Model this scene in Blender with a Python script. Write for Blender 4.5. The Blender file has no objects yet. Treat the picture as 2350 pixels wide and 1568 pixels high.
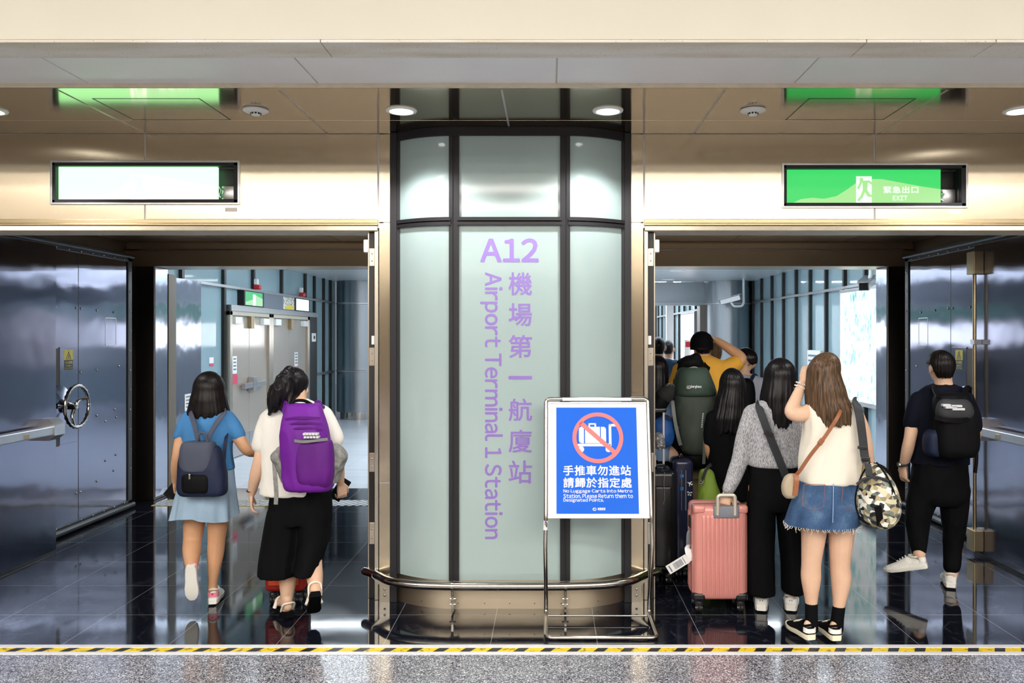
import bpy, bmesh, math, random
import numpy as np
from mathutils import Vector, Matrix, noise

random.seed(7)
C = bpy.context.scene.collection
PI = math.pi

# ------------------------------------------------------------------ camera, world, lights, exposure
F, VX, VY, CH = 1900.0, 1262.0, 771.0, 1.75      # focal length in px, vanishing point, eye height


def P(px, py, D):
    """photo pixel at distance D (metres) -> place in the hall"""
    return Vector(((px - VX) * D / F, D, CH + (VY - py) * D / F))


def XX(px, D):
    return (px - VX) * D / F


def ZZ(py, D):
    return CH + (VY - py) * D / F


cam_data = bpy.data.cameras.new('camera')
cam = bpy.data.objects.new('camera', cam_data)
C.objects.link(cam)
cam.location = (0, 0, CH)
cam.rotation_euler = (PI / 2, 0, 0)
cam_data.sensor_width = 36
cam_data.sensor_fit = 'HORIZONTAL'
cam_data.lens = F / 2350 * 36
cam_data.shift_x = -(VX - 1175) / 2350
cam_data.shift_y = (VY - 784) / 2350
cam_data.clip_end = 200
sc = bpy.context.scene
sc.camera = cam
sc.view_settings.view_transform = 'Standard'
sc.view_settings.look = 'None'
sc.view_settings.gamma = 1
sc.view_settings.exposure = 0.1
sc.view_settings.use_curve_mapping = False
sc.cycles.use_denoising = True
sc.cycles.max_bounces = 10
sc.cycles.sample_clamp_indirect = 6.0
sc.cycles.caustics_reflective = True
world = bpy.data.worlds.new('world')
sc.world = world
world.use_nodes = True
world.node_tree.nodes['Background'].inputs[0].default_value = (0.75, 0.82, 0.95, 1)
world.node_tree.nodes['Background'].inputs[1].default_value = 0.25

HALL_LIGHT = ((1.0, 0.94, 0.86), 18.5)      # colour, strength of the hall's ceiling luminaires
LOBBY_LIGHT = ((0.82, 0.92, 1.0), 37.0)     # cool luminaires of the station lobby
SPOT_POWER = 54.0                            # recessed downlights under the soffit
GREEN = (0.03, 0.85, 0.16)


# ------------------------------------------------------------------ mesh helpers
class MB:
    def __init__(self):
        self.v, self.f, self.m = [], [], []

    def add(self, vs, fs, mi=0):
        o = len(self.v)
        self.v += [tuple(a) for a in vs]
        self.f += [tuple(i + o for i in f) for f in fs]
        self.m += [mi] * len(fs)
        return self

    def box(self, x0, x1, y0, y1, z0, z1, bev=0.0, mi=0, mat=None, seg=2):
        bm = bmesh.new()
        bmesh.ops.create_cube(bm, size=1)
        for v in bm.verts:
            v.co = Vector(((x0 + x1) / 2 + v.co.x * (x1 - x0), (y0 + y1) / 2 + v.co.y * (y1 - y0), (z0 + z1) / 2 + v.co.z * (z1 - z0)))
        if bev > 0:
            bmesh.ops.bevel(bm, geom=bm.edges[:], offset=bev, segments=seg, profile=0.5, affect='EDGES')
        if mat is not None:
            bm.transform(mat)
        bm.verts.index_update()
        self.add([v.co for v in bm.verts], [[v.index for v in f.verts] for f in bm.faces], mi)
        bm.free()
        return self

    def loft(self, rings, cap=True, closed=True, mi=0):
        n = len(rings[0])
        vs = [p for r in rings for p in r]
        fs = []
        for i in range(len(rings) - 1):
            for j in range(n if closed else n - 1):
                k = (j + 1) % n
                fs.append((i * n + j, i * n + k, (i + 1) * n + k, (i + 1) * n + j))
        if cap and closed:
            fs.append(tuple(range(n))[::-1])
            fs.append(tuple((len(rings) - 1) * n + j for j in range(n)))
        return self.add(vs, fs, mi)

    def tube(self, pts, r, n=12, round_cap=False, mi=0, flat=None):
        """swept round tube; r = number or list; flat = (axis, factor) squashes the section along axis"""
        pts = [Vector(p) for p in pts]
        rs = list(r) if hasattr(r, '__len__') else [r] * len(pts)
        tang = []
        for i in range(len(pts)):
            a = pts[max(0, i - 1)]
            b = pts[min(len(pts) - 1, i + 1)]
            t = (b - a)
            tang.append(t.normalized() if t.length > 1e-9 else Vector((0, 0, 1)))
        up = Vector((0, 0, 1)) if abs(tang[0].z) < 0.9 else Vector((0, 1, 0))
        nrm = (up - tang[0] * up.dot(tang[0])).normalized()
        rings = []
        P2, R2, T2 = list(pts), list(rs), list(tang)
        if round_cap:
            k = 4
            pre = [(pts[0] - tang[0] * rs[0] * math.sin(a), rs[0] * math.cos(a), tang[0]) for a in [PI / 2 * (k - i) / k * 0.97 for i in range(k)]]
            post = [(pts[-1] + tang[-1] * rs[-1] * math.sin(a), rs[-1] * math.cos(a), tang[-1]) for a in [PI / 2 * (i + 1) / k * 0.97 for i in range(k)]]
            P2 = [p[0] for p in pre] + pts + [p[0] for p in post]
            R2 = [p[1] for p in pre] + rs + [p[1] for p in post]
            T2 = [p[2] for p in pre] + tang + [p[2] for p in post]
        for p, rr, t in zip(P2, R2, T2):
            nrm = (nrm - t * nrm.dot(t))
            nrm = nrm.normalized() if nrm.length > 1e-6 else t.orthogonal().normalized()
            bn = t.cross(nrm)
            ring = []
            for j in range(n):
                a = 2 * PI * j / n
                d = nrm * (rr * math.cos(a)) + bn * (rr * math.sin(a))
                if flat:
                    ax = Vector(flat[0])
                    d = d - ax * (d.dot(ax) * (1 - flat[1]))
                ring.append(p + d)
            rings.append(ring)
        return self.loft(rings, True, True, mi)

    def cyl(self, p, q, r, n=20, mi=0):
        return self.tube([p, q], r, n, mi=mi)

    def lathe(self, prof, c=(0, 0, 0), axis='z', n=28, mi=0):
        rings = []
        for r, h in prof:
            ring = []
            for j in range(n):
                a = 2 * PI * j / n
                u, v = r * math.cos(a), r * math.sin(a)
                q = {'z': (u, v, h), 'y': (u, h, v), 'x': (h, u, v)}[axis]
                ring.append(Vector(q) + Vector(c))
            rings.append(ring)
        return self.loft(rings, True, True, mi)

    def prism(self, poly, plane, a, b, mi=0):
        """2-D outline extruded; plane 'xz' -> along y, 'xy' -> along z, 'yz' -> along x"""
        def mk(p, h):
            return {'xz': (p[0], h, p[1]), 'xy': (p[0], p[1], h), 'yz': (h, p[0], p[1])}[plane]
        return self.loft([[mk(p, a) for p in poly], [mk(p, b) for p in poly]], True, True, mi)

    def sphere(self, c, r, n=14, m=8, mi=0):
        rx, ry, rz = r if hasattr(r, '__len__') else (r, r, r)
        rings = []
        for i in range(m + 1):
            t = -PI / 2 + PI * i / m
            cc = max(math.cos(t), 0.02)
            rings.append([(c[0] + rx * cc * math.cos(2 * PI * j / n), c[1] + ry * cc * math.sin(2 * PI * j / n), c[2] + rz * math.sin(t)) for j in range(n)])
        return self.loft(rings, True, True, mi)


WM = {}


def world_of(o):
    return WM.get(o.name, Matrix())


def obj(name, mb, mat, parent=None, smooth=False, angle=40):
    """link one mesh object (vertices given in hall coordinates) under parent"""
    me = bpy.data.meshes.new(name)
    if isinstance(mb, MB):
        me.from_pydata(mb.v, [], mb.f)
        bm = bmesh.new()
        bm.from_mesh(me)
        bmesh.ops.recalc_face_normals(bm, faces=bm.faces[:])
        bm.to_mesh(me)
        bm.free()
        if any(mb.m):
            me.polygons.foreach_set('material_index', mb.m)
    else:
        me = mb
        me.name = name
    for m in (mat if isinstance(mat, (list, tuple)) else [mat]):
        me.materials.append(m)
    if smooth:
        me.polygons.foreach_set('use_smooth', [True] * len(me.polygons))
        if angle < 180:
            me.set_sharp_from_angle(angle=math.radians(angle))
    o = bpy.data.objects.new(name, me)
    C.objects.link(o)
    if parent is not None:
        w = world_of(parent)
        me.transform(w.inverted())
        o.parent = parent
        WM[o.name] = w
    else:
        WM[o.name] = Matrix()
    return o


def thing(name, label, cat, loc=(0, 0, 0), group=None, kind=None):
    o = bpy.data.objects.new(name, None)
    o.empty_display_size = 0.1
    C.objects.link(o)
    o.location = loc
    WM[o.name] = Matrix.Translation(loc)
    tag(o, label, cat, group, kind)
    return o


def tag(o, label=None, cat=None, group=None, kind=None):
    if label: o['label'] = label
    if cat: o['category'] = cat
    if group: o['group'] = group
    if kind: o['kind'] = kind
    return o


def struct(name, mb, mat, label, cat, parent=None, smooth=False):
    return tag(obj(name, mb, mat, parent, smooth), label, cat, kind='structure')


def smooth_path(pts, k=6):
    """Catmull-Rom through points"""
    pts = [Vector(p) for p in pts]
    if len(pts) < 3:
        return pts
    ex = [pts[0] * 2 - pts[1]] + pts + [pts[-1] * 2 - pts[-2]]
    out = []
    for i in range(1, len(ex) - 2):
        p0, p1, p2, p3 = ex[i - 1:i + 3]
        for s in range(k):
            t = s / k
            out.append(0.5 * ((2 * p1) + (p2 - p0) * t + (2 * p0 - 5 * p1 + 4 * p2 - p3) * t * t + (3 * p1 - p0 - 3 * p2 + p3) * t ** 3))
    out.append(pts[-1])
    return out


def fillet(pts, rad, k=5):
    """polyline with rounded corners"""
    pts = [Vector(p) for p in pts]
    out = [pts[0]]
    for i in range(1, len(pts) - 1):
        a, b, c = pts[i - 1], pts[i], pts[i + 1]
        d1, d2 = (a - b), (c - b)
        r = min(rad, d1.length * 0.45, d2.length * 0.45)
        s, e = b + d1.normalized() * r, b + d2.normalized() * r
        for j in range(k + 1):
            t = j / k
            out.append(s * (1 - t) ** 2 + b * (2 * t * (1 - t)) + e * t ** 2)
    out.append(pts[-1])
    return out


# ------------------------------------------------------------------ lettering
def glyph_mesh(ch, size):
    cu = bpy.data.curves.new('lettering', 'FONT')
    cu.body = ch
    cu.size = size
    cu.resolution_u = 3
    cu.extrude = size * 0.004
    t = bpy.data.objects.new('lettering', cu)
    C.objects.link(t)
    me = bpy.data.meshes.new_from_object(t.evaluated_get(bpy.context.evaluated_depsgraph_get()))
    bpy.data.objects.remove(t)
    bpy.data.curves.remove(cu)
    co = np.array([v.co[:] for v in me.vertices]) if len(me.vertices) else np.zeros((0, 3))
    fs = [tuple(f.vertices) for f in me.polygons]
    bpy.data.meshes.remove(me)
    return co, fs


GLYPHS = {}


def text_mesh(body, size, bold=0.0, gap=0.09):
    """a line of letters set one by one; strokes are fattened by overlaid shifted copies"""
    V, Fc, x = [], [], 0.0
    for ch in body:
        if ch == ' ':
            x += 0.26 * size
            continue
        full = chr(ord(ch) + 0xFEE0) if 33 <= ord(ch) <= 126 else ch
        if full not in GLYPHS:
            GLYPHS[full] = glyph_mesh(full, 1.0)
        co, fs = GLYPHS[full]
        if not len(co):
            continue
        cjk = ord(ch) > 255
        lo, hi = co[:, 0].min(), co[:, 0].max()
        off = x if cjk else x - lo * size
        shifts = [(0, 0)] if not bold else [(bold * math.cos(a), bold * math.sin(a)) for a in [2 * PI * i / 8 for i in range(8)]]
        for k_, (dx, dy) in enumerate(shifts):
            o = len(V)
            V += [(p[0] * size + off + dx, p[1] * size + dy, p[2] * size + k_ * 1e-5) for p in co]
            Fc += [tuple(i + o for i in f) for f in fs]
        x += size * 1.04 if cjk else (hi - lo + gap) * size
    me = bpy.data.meshes.new('lettering')
    me.from_pydata(V, [], Fc)
    return me


def text_obj(name, body, frame, size, mat, parent, bold=0.0, fit=None):
    """frame = 4x4 with x along the line, y up the letters, z out of the surface; fit=(w,h) stretches the ink box"""
    me = text_mesh(body, size, bold)
    co = np.array([v.co[:] for v in me.vertices])
    if fit:
        lo, hi = co.min(0), co.max(0)
        sx, sy = fit[0] / (hi[0] - lo[0]), fit[1] / (hi[1] - lo[1])
        me.transform(Matrix.Diagonal((sx, sy, 1, 1)) @ Matrix.Translation((-lo[0], -lo[1], 0)))
    me.transform(frame)
    return obj(name, me, mat, parent)


def frame_at(origin, xdir, ydir):
    x, y = Vector(xdir).normalized(), Vector(ydir).normalized()
    z = x.cross(y)
    m = Matrix((x, y, z)).transposed().to_4x4()
    m.translation = Vector(origin)
    return m


# ------------------------------------------------------------------ materials
class NT:
    def __init__(self, name):
        self.m = bpy.data.materials.new(name)
        self.m.use_nodes = True
        self.t = self.m.node_tree
        self.b = self.t.nodes['Principled BSDF']

    def n(self, typ, **kw):
        nd = self.t.nodes.new(typ)
        for k, v in kw.items():
            if k in nd.inputs.keys() and not hasattr(nd, k):
                nd.inputs[k].default_value = v
            elif hasattr(nd, k):
                setattr(nd, k, v)
            else:
                nd.inputs[k].default_value = v
        return nd

    def l(self, a, b):
        self.t.links.new(a, b)

    def coord(self, kind='Object', scale=(1, 1, 1), rot=(0, 0, 0), loc=(0, 0, 0)):
        if kind == 'World':
            g = self.n('ShaderNodeNewGeometry').outputs['Position']
        else:
            g = self.n('ShaderNodeTexCoord').outputs[kind]
        mp = self.n('ShaderNodeMapping')
        mp.inputs['Scale'].default_value = scale
        mp.inputs['Rotation'].default_value = rot
        mp.inputs['Location'].default_value = loc
        self.l(g, mp.inputs['Vector'])
        return mp.outputs[0]

    def ramp(self, src, stops, interp='LINEAR'):
        r = self.n('ShaderNodeValToRGB')
        r.color_ramp.interpolation = interp
        el = r.color_ramp.elements
        while len(el) < len(stops):
            el.new(0.5)
        for e, (p, c) in zip(el, stops):
            e.position = p
            e.color = (*c, 1) if len(c) == 3 else c
        self.l(src, r.inputs[0])
        return r.outputs[0]

    def bump(self, src, strength=0.3, dist=0.01, chain=None):
        b = self.n('ShaderNodeBump')
        b.inputs['Strength'].default_value = strength
        b.inputs['Distance'].default_value = dist
        self.l(src, b.inputs['Height'])
        if chain is not None:
            self.l(chain, b.inputs['Normal'])
        return b.outputs[0]

    def set(self, **kw):
        names = {'col': 'Base Color', 'rough': 'Roughness', 'metal': 'Metallic', 'spec': 'Specular IOR Level', 'coat': 'Coat Weight', 'emis': 'Emission Color', 'estr': 'Emission Strength',
                 'aniso': 'Anisotropic', 'normal': 'Normal', 'tan': 'Tangent', 'sheen': 'Sheen Weight', 'alpha': 'Alpha', 'sss': 'Subsurface Weight', 'coatr': 'Coat Roughness'}
        for k, v in kw.items():
            i = self.b.inputs[names[k]]
            if hasattr(v, 'is_linked') or isinstance(v, bpy.types.NodeSocket):
                self.l(v, i)
            elif k in ('col', 'emis'):
                i.default_value = (*v, 1)
            else:
                i.default_value = v
        return self


def plain(name, col, rough=0.5, metal=0.0, spec=0.5, var=0.0, vscale=6.0, bump=0.0, bscale=60.0, **kw):
    t = NT(name)
    t.set(col=col, rough=rough, metal=metal, spec=spec, **kw)
    if var:
        nz = t.n('ShaderNodeTexNoise')
        nz.inputs['Scale'].default_value = vscale
        nz.inputs['Detail'].default_value = 5
        t.l(t.coord(), nz.inputs['Vector'])
        t.set(col=t.ramp(nz.outputs[0], [(0.3, tuple(c * (1 - var) for c in col)), (0.7, tuple(min(1, c * (1 + var)) for c in col))]))
    if bump:
        nb = t.n('ShaderNodeTexNoise')
        nb.inputs['Scale'].default_value = bscale
        nb.inputs['Detail'].default_value = 4
        t.l(t.coord(), nb.inputs['Vector'])
        t.set(normal=t.bump(nb.outputs[0], bump, 0.004))
    return t.m


def emit(name, col, s):
    t = NT(name)
    t.set(col=(0.03, 0.03, 0.03), emis=col, estr=s, rough=0.4)
    return t.m


def steel(name, col, rough, aniso, tangent, wave=0.0, wscale=(1, 1, 1), wdist=0.05, brush=(0, 0, 0), bstr=0.02, rvar=0.0):
    t = NT(name)
    t.set(col=col, metal=1.0, rough=rough, aniso=aniso)
    cx = t.n('ShaderNodeCombineXYZ')
    for i in range(3):
        cx.inputs[i].default_value = tangent[i]
    t.set(tan=cx.outputs[0])
    nrm = None
    if wave:
        nz = t.n('ShaderNodeTexNoise')
        nz.inputs['Scale'].default_value = 1.0
        nz.inputs['Detail'].default_value = 2.0
        t.l(t.coord('World', wscale), nz.inputs['Vector'])
        nrm = t.bump(nz.outputs[0], wave, wdist)
    if any(brush):
        nz = t.n('ShaderNodeTexNoise')
        nz.inputs['Scale'].default_value = 1.0
        nz.inputs['Detail'].default_value = 3.0
        t.l(t.coord('World', brush), nz.inputs['Vector'])
        nrm = t.bump(nz.outputs[0], bstr, 0.002, nrm)
        if rvar:
            t.set(rough=t.ramp(nz.outputs[0], [(0.3, (rough * (1 - rvar),) * 3), (0.7, (rough * (1 + rvar),) * 3)]))
    if nrm is not None:
        t.set(normal=nrm)
    return t.m


M = {}
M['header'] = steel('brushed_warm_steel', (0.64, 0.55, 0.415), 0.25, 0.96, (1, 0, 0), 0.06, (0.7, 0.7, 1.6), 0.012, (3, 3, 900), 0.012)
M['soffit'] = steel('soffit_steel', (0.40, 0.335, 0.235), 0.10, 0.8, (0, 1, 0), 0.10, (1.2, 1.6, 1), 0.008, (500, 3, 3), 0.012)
M['jamb'] = steel('jamb_steel', (0.64, 0.58, 0.49), 0.33, 0.6, (1, 0, 0), 0, brush=(160, 160, 2), bstr=0.05)
M['leaf'] = steel('door_leaf_steel', (0.225, 0.235, 0.31), 0.115, 0.96, (0, 1, 0), 0.45, (1.2, 1.7, 2.0), 0.012, (3, 3, 700), 0.012)
M['lobby_steel'] = steel('lobby_steel', (0.36, 0.385, 0.41), 0.34, 0.6, (0, 0, 1), 0.2, (1.5, 1.5, 0.6), 0.02)
M['reveal'] = steel('reveal_steel', (0.34, 0.37, 0.45), 0.13, 0.7, (0, 1, 0), 0.5, (2.0, 3.0, 2.2), 0.016)
M['bronze'] = steel('dark_bronze_steel', (0.40, 0.32, 0.22), 0.34, 0.6, (1, 0, 0), 0, brush=(2, 2, 150), bstr=0.05)
M['post'] = steel('post_steel', (0.20, 0.17, 0.15), 0.36, 0.5, (0, 0, 1), 0, brush=(100, 100, 2), bstr=0.04)
M['chrome'] = plain('polished_steel', (0.50, 0.475, 0.44), 0.16, 1.0, bump=0.02, bscale=30)
M['satin'] = plain('satin_steel', (0.55, 0.55, 0.56), 0.32, 1.0, bump=0.03, bscale=120)
M['brass'] = plain('aged_brass_steel', (0.45, 0.36, 0.22), 0.35, 1.0, bump=0.03, bscale=120)
M['base'] = steel('kick_plate_steel', (0.66, 0.56, 0.42), 0.40, 0.5, (0, 0, 1), 0.08, (3, 3, 1), 0.01)
M['alu'] = plain('aluminium_profile', (0.80, 0.79, 0.81), 0.42, 0.15, var=0.05, vscale=20, bump=0.05, bscale=150)
M['mullion'] = plain('dark_aluminium', (0.020, 0.019, 0.022), 0.45, 0.0, 0.25, bump=0.04, bscale=200)
M['black'] = plain('black_rubber', (0.008, 0.008, 0.009), 0.45, bump=0.1, bscale=80)
M['darkgap'] = plain('dark_recess', (0.012, 0.010, 0.009), 0.6, bump=0.05)
M['cream'] = plain('cream_paint', (0.68, 0.645, 0.545), 0.65, var=0.02, vscale=1.5, bump=0.05, bscale=40)
M['cream_trim'] = plain('cream_trim', (0.66, 0.58, 0.44), 0.5, 0.0, var=0.08, vscale=14, bump=0.05)
M['hallwall'] = plain('hall_paint', (0.80, 0.76, 0.68), 0.7, var=0.03, vscale=2, bump=0.05)
M['stone'] = plain('added_dark_stone', (0.13, 0.115, 0.10), 0.35, var=0.15, vscale=3, bump=0.03)
M['white_panel'] = plain('white_panel', (0.86, 0.85, 0.86), 0.45, var=0.02, vscale=3, bump=0.03)
M['white'] = plain('white_plastic', (0.86, 0.86, 0.84), 0.4, bump=0.02)
M['offwhite'] = plain('offwhite_plastic', (0.70, 0.67, 0.58), 0.4, bump=0.02)
M['groove'] = plain('joint_profile', (0.52, 0.50, 0.49), 0.45, 0.3, bump=0.03)
M['lamp'] = emit('downlight_lens', (1.0, 0.98, 0.94), 9.0)


def m_tile():
    t = NT('mineral_ceiling_tile')
    v = t.n('ShaderNodeTexVoronoi')
    v.inputs['Scale'].default_value = 55
    t.l(t.coord('World'), v.inputs['Vector'])
    nz = t.n('ShaderNodeTexNoise')
    nz.inputs['Scale'].default_value = 1.6
    nz.inputs['Detail'].default_value = 3
    t.l(t.coord('World', (1, 5, 1)), nz.inputs['Vector'])
    a = t.ramp(v.outputs['Distance'], [(0.10, (0.45, 0.42, 0.36)), (0.17, (0.80, 0.77, 0.71))])
    mx = t.n('ShaderNodeMix', data_type='RGBA', blend_type='MULTIPLY')
    mx.inputs[0].default_value = 1
    t.l(a, mx.inputs[6])
    t.l(t.ramp(nz.outputs[0], [(0.35, (0.86, 0.82, 0.74)), (0.6, (1, 1, 1))]), mx.inputs[7])
    t.set(col=mx.outputs[2], rough=0.9, normal=t.bump(v.outputs['Distance'], 0.15, 0.004))
    return t.m


M['tile'] = m_tile()


def m_granite():
    """polished black floor slabs with thin pale joints"""
    t = NT('polished_black_granite')
    br = t.n('ShaderNodeTexBrick')
    br.offset = 0.0
    br.inputs['Color1'].default_value = (1, 1, 1, 1)
    br.inputs['Color2'].default_value = (0.8, 0.85, 0.95, 1)
    br.inputs['Mortar'].default_value = (0, 0, 0, 1)
    br.inputs['Scale'].default_value = 1.0
    br.inputs['Mortar Size'].default_value = 0.0022
    br.inputs['Mortar Smooth'].default_value = 0.2
    br.inputs['Brick Width'].default_value = 0.607
    br.inputs['Row Height'].default_value = 0.607
    t.l(t.coord('World', loc=(0.337, -5.19 + 0.607 * 12, 0)), br.inputs['Vector'])
    nz = t.n('ShaderNodeTexNoise')
    nz.inputs['Scale'].default_value = 240
    nz.inputs['Detail'].default_value = 2
    t.l(t.coord('World'), nz.inputs['Vector'])
    vein = t.n('ShaderNodeTexNoise')
    vein.inputs['Scale'].default_value = 2.2
    vein.inputs['Detail'].default_value = 8
    vein.inputs['Distortion'].default_value = 1.6
    t.l(t.coord('World'), vein.inputs['Vector'])
    spk = t.ramp(nz.outputs[0], [(0.62, (0.005, 0.006, 0.011)), (0.76, (0.05, 0.055, 0.075))])
    vv = t.ramp(vein.outputs[0], [(0.488, (0, 0, 0)), (0.5, (0.020, 0.024, 0.032)), (0.512, (0, 0, 0))])
    ad = t.n('ShaderNodeMix', data_type='RGBA', blend_type='ADD')
    ad.inputs[0].default_value = 1
    t.l(spk, ad.inputs[6])
    t.l(vv, ad.inputs[7])
    mx = t.n('ShaderNodeMix', data_type='RGBA')
    t.l(br.outputs['Fac'], mx.inputs[0])
    t.l(ad.outputs[2], mx.inputs[6])
    mx.inputs[7].default_value = (0.22, 0.22, 0.23, 1)
    rn = t.n('ShaderNodeTexNoise')
    rn.inputs['Scale'].default_value = 3.0
    rn.inputs['Detail'].default_value = 6
    t.l(t.coord('World'), rn.inputs['Vector'])
    t.set(col=mx.outputs[2], rough=t.ramp(rn.outputs[0], [(0.35, (0.04,) * 3), (0.7, (0.09,) * 3)]), spec=0.36)
    return t.m


def m_terrazzo():
    t = NT('grey_terrazzo')
    v = t.n('ShaderNodeTexVoronoi')
    v.inputs['Scale'].default_value = 190
    t.l(t.coord('World'), v.inputs['Vector'])
    sep = t.n('ShaderNodeSeparateColor')
    t.l(v.outputs['Color'], sep.inputs[0])
    chips = t.ramp(sep.outputs[0], [(0.0, (0.045, 0.045, 0.055)), (0.25, (0.14, 0.145, 0.165)), (0.45, (0.25, 0.26, 0.30)), (0.68, (0.41, 0.42, 0.47)), (0.88, (0.75, 0.75, 0.79))], 'CONSTANT')
    nz = t.n('ShaderNodeTexNoise')
    nz.inputs['Scale'].default_value = 2.5
    nz.inputs['Detail'].default_value = 4
    t.l(t.coord('World'), nz.inputs['Vector'])
    mx = t.n('ShaderNodeMix', data_type='RGBA', blend_type='MULTIPLY')
    mx.inputs[0].default_value = 1
    t.l(chips, mx.inputs[6])
    t.l(t.ramp(nz.outputs[0], [(0.3, (0.8, 0.8, 0.8)), (0.7, (1.1, 1.1, 1.1))]), mx.inputs[7])
    br = t.n('ShaderNodeTexBrick')
    br.offset = 0.0
    br.inputs['Scale'].default_value = 1.0
    br.inputs['Mortar Size'].default_value = 0.0022
    br.inputs['Brick Width'].default_value = 0.607
    br.inputs['Row Height'].default_value = 1.2
    t.l(t.coord('World', loc=(0.337 + 0.2, 20.1, 0)), br.inputs['Vector'])
    m2 = t.n('ShaderNodeMix', data_type='RGBA')
    t.l(br.outputs['Fac'], m2.inputs[0])
    t.l(mx.outputs[2], m2.inputs[6])
    m2.inputs[7].default_value = (0.35, 0.34, 0.33, 1)
    t.set(col=m2.outputs[2], rough=0.16, spec=0.6)
    return t.m


def m_lobbyfloor():
    t = NT('pale_lobby_floor')
    br = t.n('ShaderNodeTexBrick')
    br.offset = 0.0
    br.inputs['Color1'].default_value = (0.62, 0.65, 0.70, 1)
    br.inputs['Color2'].default_value = (0.66, 0.69, 0.73, 1)
    br.inputs['Mortar'].default_value = (0.42, 0.45, 0.50, 1)
    br.inputs['Scale'].default_value = 1.0
    br.inputs['Mortar Size'].default_value = 0.003
    br.inputs['Brick Width'].default_value = 0.9
    br.inputs['Row Height'].default_value = 0.6
    t.l(t.coord('World'), br.inputs['Vector'])
    nz = t.n('ShaderNodeTexNoise')
    nz.inputs['Scale'].default_value = 1.0
    nz.inputs['Detail'].default_value = 6
    t.l(t.coord('World', (1.0, 9, 1)), nz.inputs['Vector'])
    mx = t.n('ShaderNodeMix', data_type='RGBA', blend_type='MULTIPLY')
    mx.inputs[0].default_value = 1
    t.l(br.outputs[0], mx.inputs[6])
    t.l(t.ramp(nz.outputs[0], [(0.3, (0.84, 0.85, 0.88)), (0.7, (1.05, 1.05, 1.05))]), mx.inputs[7])
    t.set(col=mx.outputs[2], rough=0.28, spec=0.5)
    return t.m


def m_stripes(name, c1, c2, pitch, slant, duty, y0):
    """slanting bars along x"""
    t = NT(name)
    sp = t.n('ShaderNodeSeparateXYZ')
    t.l(t.n('ShaderNodeNewGeometry').outputs['Position'], sp.inputs[0])
    a = t.n('ShaderNodeMath', operation='MULTIPLY_ADD')
    t.l(sp.outputs['Y'], a.inputs[0])
    a.inputs[1].default_value = -slant
    t.l(sp.outputs['X'], a.inputs[2])
    d = t.n('ShaderNodeMath', operation='DIVIDE')
    t.l(a.outputs[0], d.inputs[0])
    d.inputs[1].default_value = pitch
    fr = t.n('ShaderNodeMath', operation='FRACT')
    t.l(d.outputs[0], fr.inputs[0])
    nz = t.n('ShaderNodeTexNoise')
    nz.inputs['Scale'].default_value = 30
    nz.inputs['Detail'].default_value = 5
    t.l(t.coord('World'), nz.inputs['Vector'])
    col = t.ramp(fr.outputs[0], [(0.0, c1), (duty, c2)], 'CONSTANT')
    mx = t.n('ShaderNodeMix', data_type='RGBA', blend_type='MULTIPLY')
    mx.inputs[0].default_value = 1
    t.l(col, mx.inputs[6])
    t.l(t.ramp(nz.outputs[0], [(0.36, (0.35, 0.33, 0.30)), (0.46, (1, 1, 1))]), mx.inputs[7])
    t.set(col=mx.outputs[2], rough=0.4)
    return t.m


def m_slats():
    t = NT('white_slat_ceiling')
    w = t.n('ShaderNodeTexWave')
    w.bands_direction = 'Y'
    w.inputs['Scale'].default_value = 1.6
    w.inputs['Distortion'].default_value = 0
    t.l(t.coord('World'), w.inputs['Vector'])
    t.set(col=t.ramp(w.outputs[0], [(0.02, (0.25, 0.27, 0.29)), (0.10, (0.70, 0.73, 0.74))]), rough=0.3, metal=0.25, normal=t.bump(w.outputs[0], 0.2, 0.01))
    return t.m


def m_glass(name, col, rough=0.06, spec=0.42):
    """back-painted cladding glass: even colour under a clear glossy face"""
    t = NT(name)
    nz = t.n('ShaderNodeTexNoise')
    nz.inputs['Scale'].default_value = 1.4
    nz.inputs['Detail'].default_value = 3
    t.l(t.coord('World', (1, 1, 0.4)), nz.inputs['Vector'])
    t.set(col=t.ramp(nz.outputs[0], [(0.3, tuple(c * 0.96 for c in col)), (0.7, tuple(min(1, c * 1.03) for c in col))]), rough=rough, spec=spec)
    return t.m


def m_ad():
    t = NT('advert_light_box_film')
    nz = t.n('ShaderNodeTexNoise')
    nz.inputs['Scale'].default_value = 1
    nz.inputs['Detail'].default_value = 5
    t.l(t.coord('World', (1, 22, 9)), nz.inputs['Vector'])
    n2 = t.n('ShaderNodeTexNoise')
    n2.inputs['Scale'].default_value = 1
    n2.inputs['Detail'].default_value = 3
    t.l(t.coord('World', (1, 3.2, 3.5)), n2.inputs['Vector'])
    ad = t.n('ShaderNodeMath', operation='MULTIPLY_ADD')
    t.l(n2.outputs[0], ad.inputs[0])
    ad.inputs[1].default_value = 0.8
    t.l(nz.outputs[0], ad.inputs[2])
    col = t.ramp(ad.outputs[0], [(0.68, (0.12, 0.42, 0.45)), (0.78, (0.40, 0.74, 0.74)), (0.86, (0.72, 0.92, 0.82)), (0.94, (0.95, 1.0, 0.97)), (1.0, (1, 1, 1))])
    t.set(col=(0.1, 0.1, 0.1), emis=col, estr=1.15, rough=0.2)
    return t.m


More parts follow.
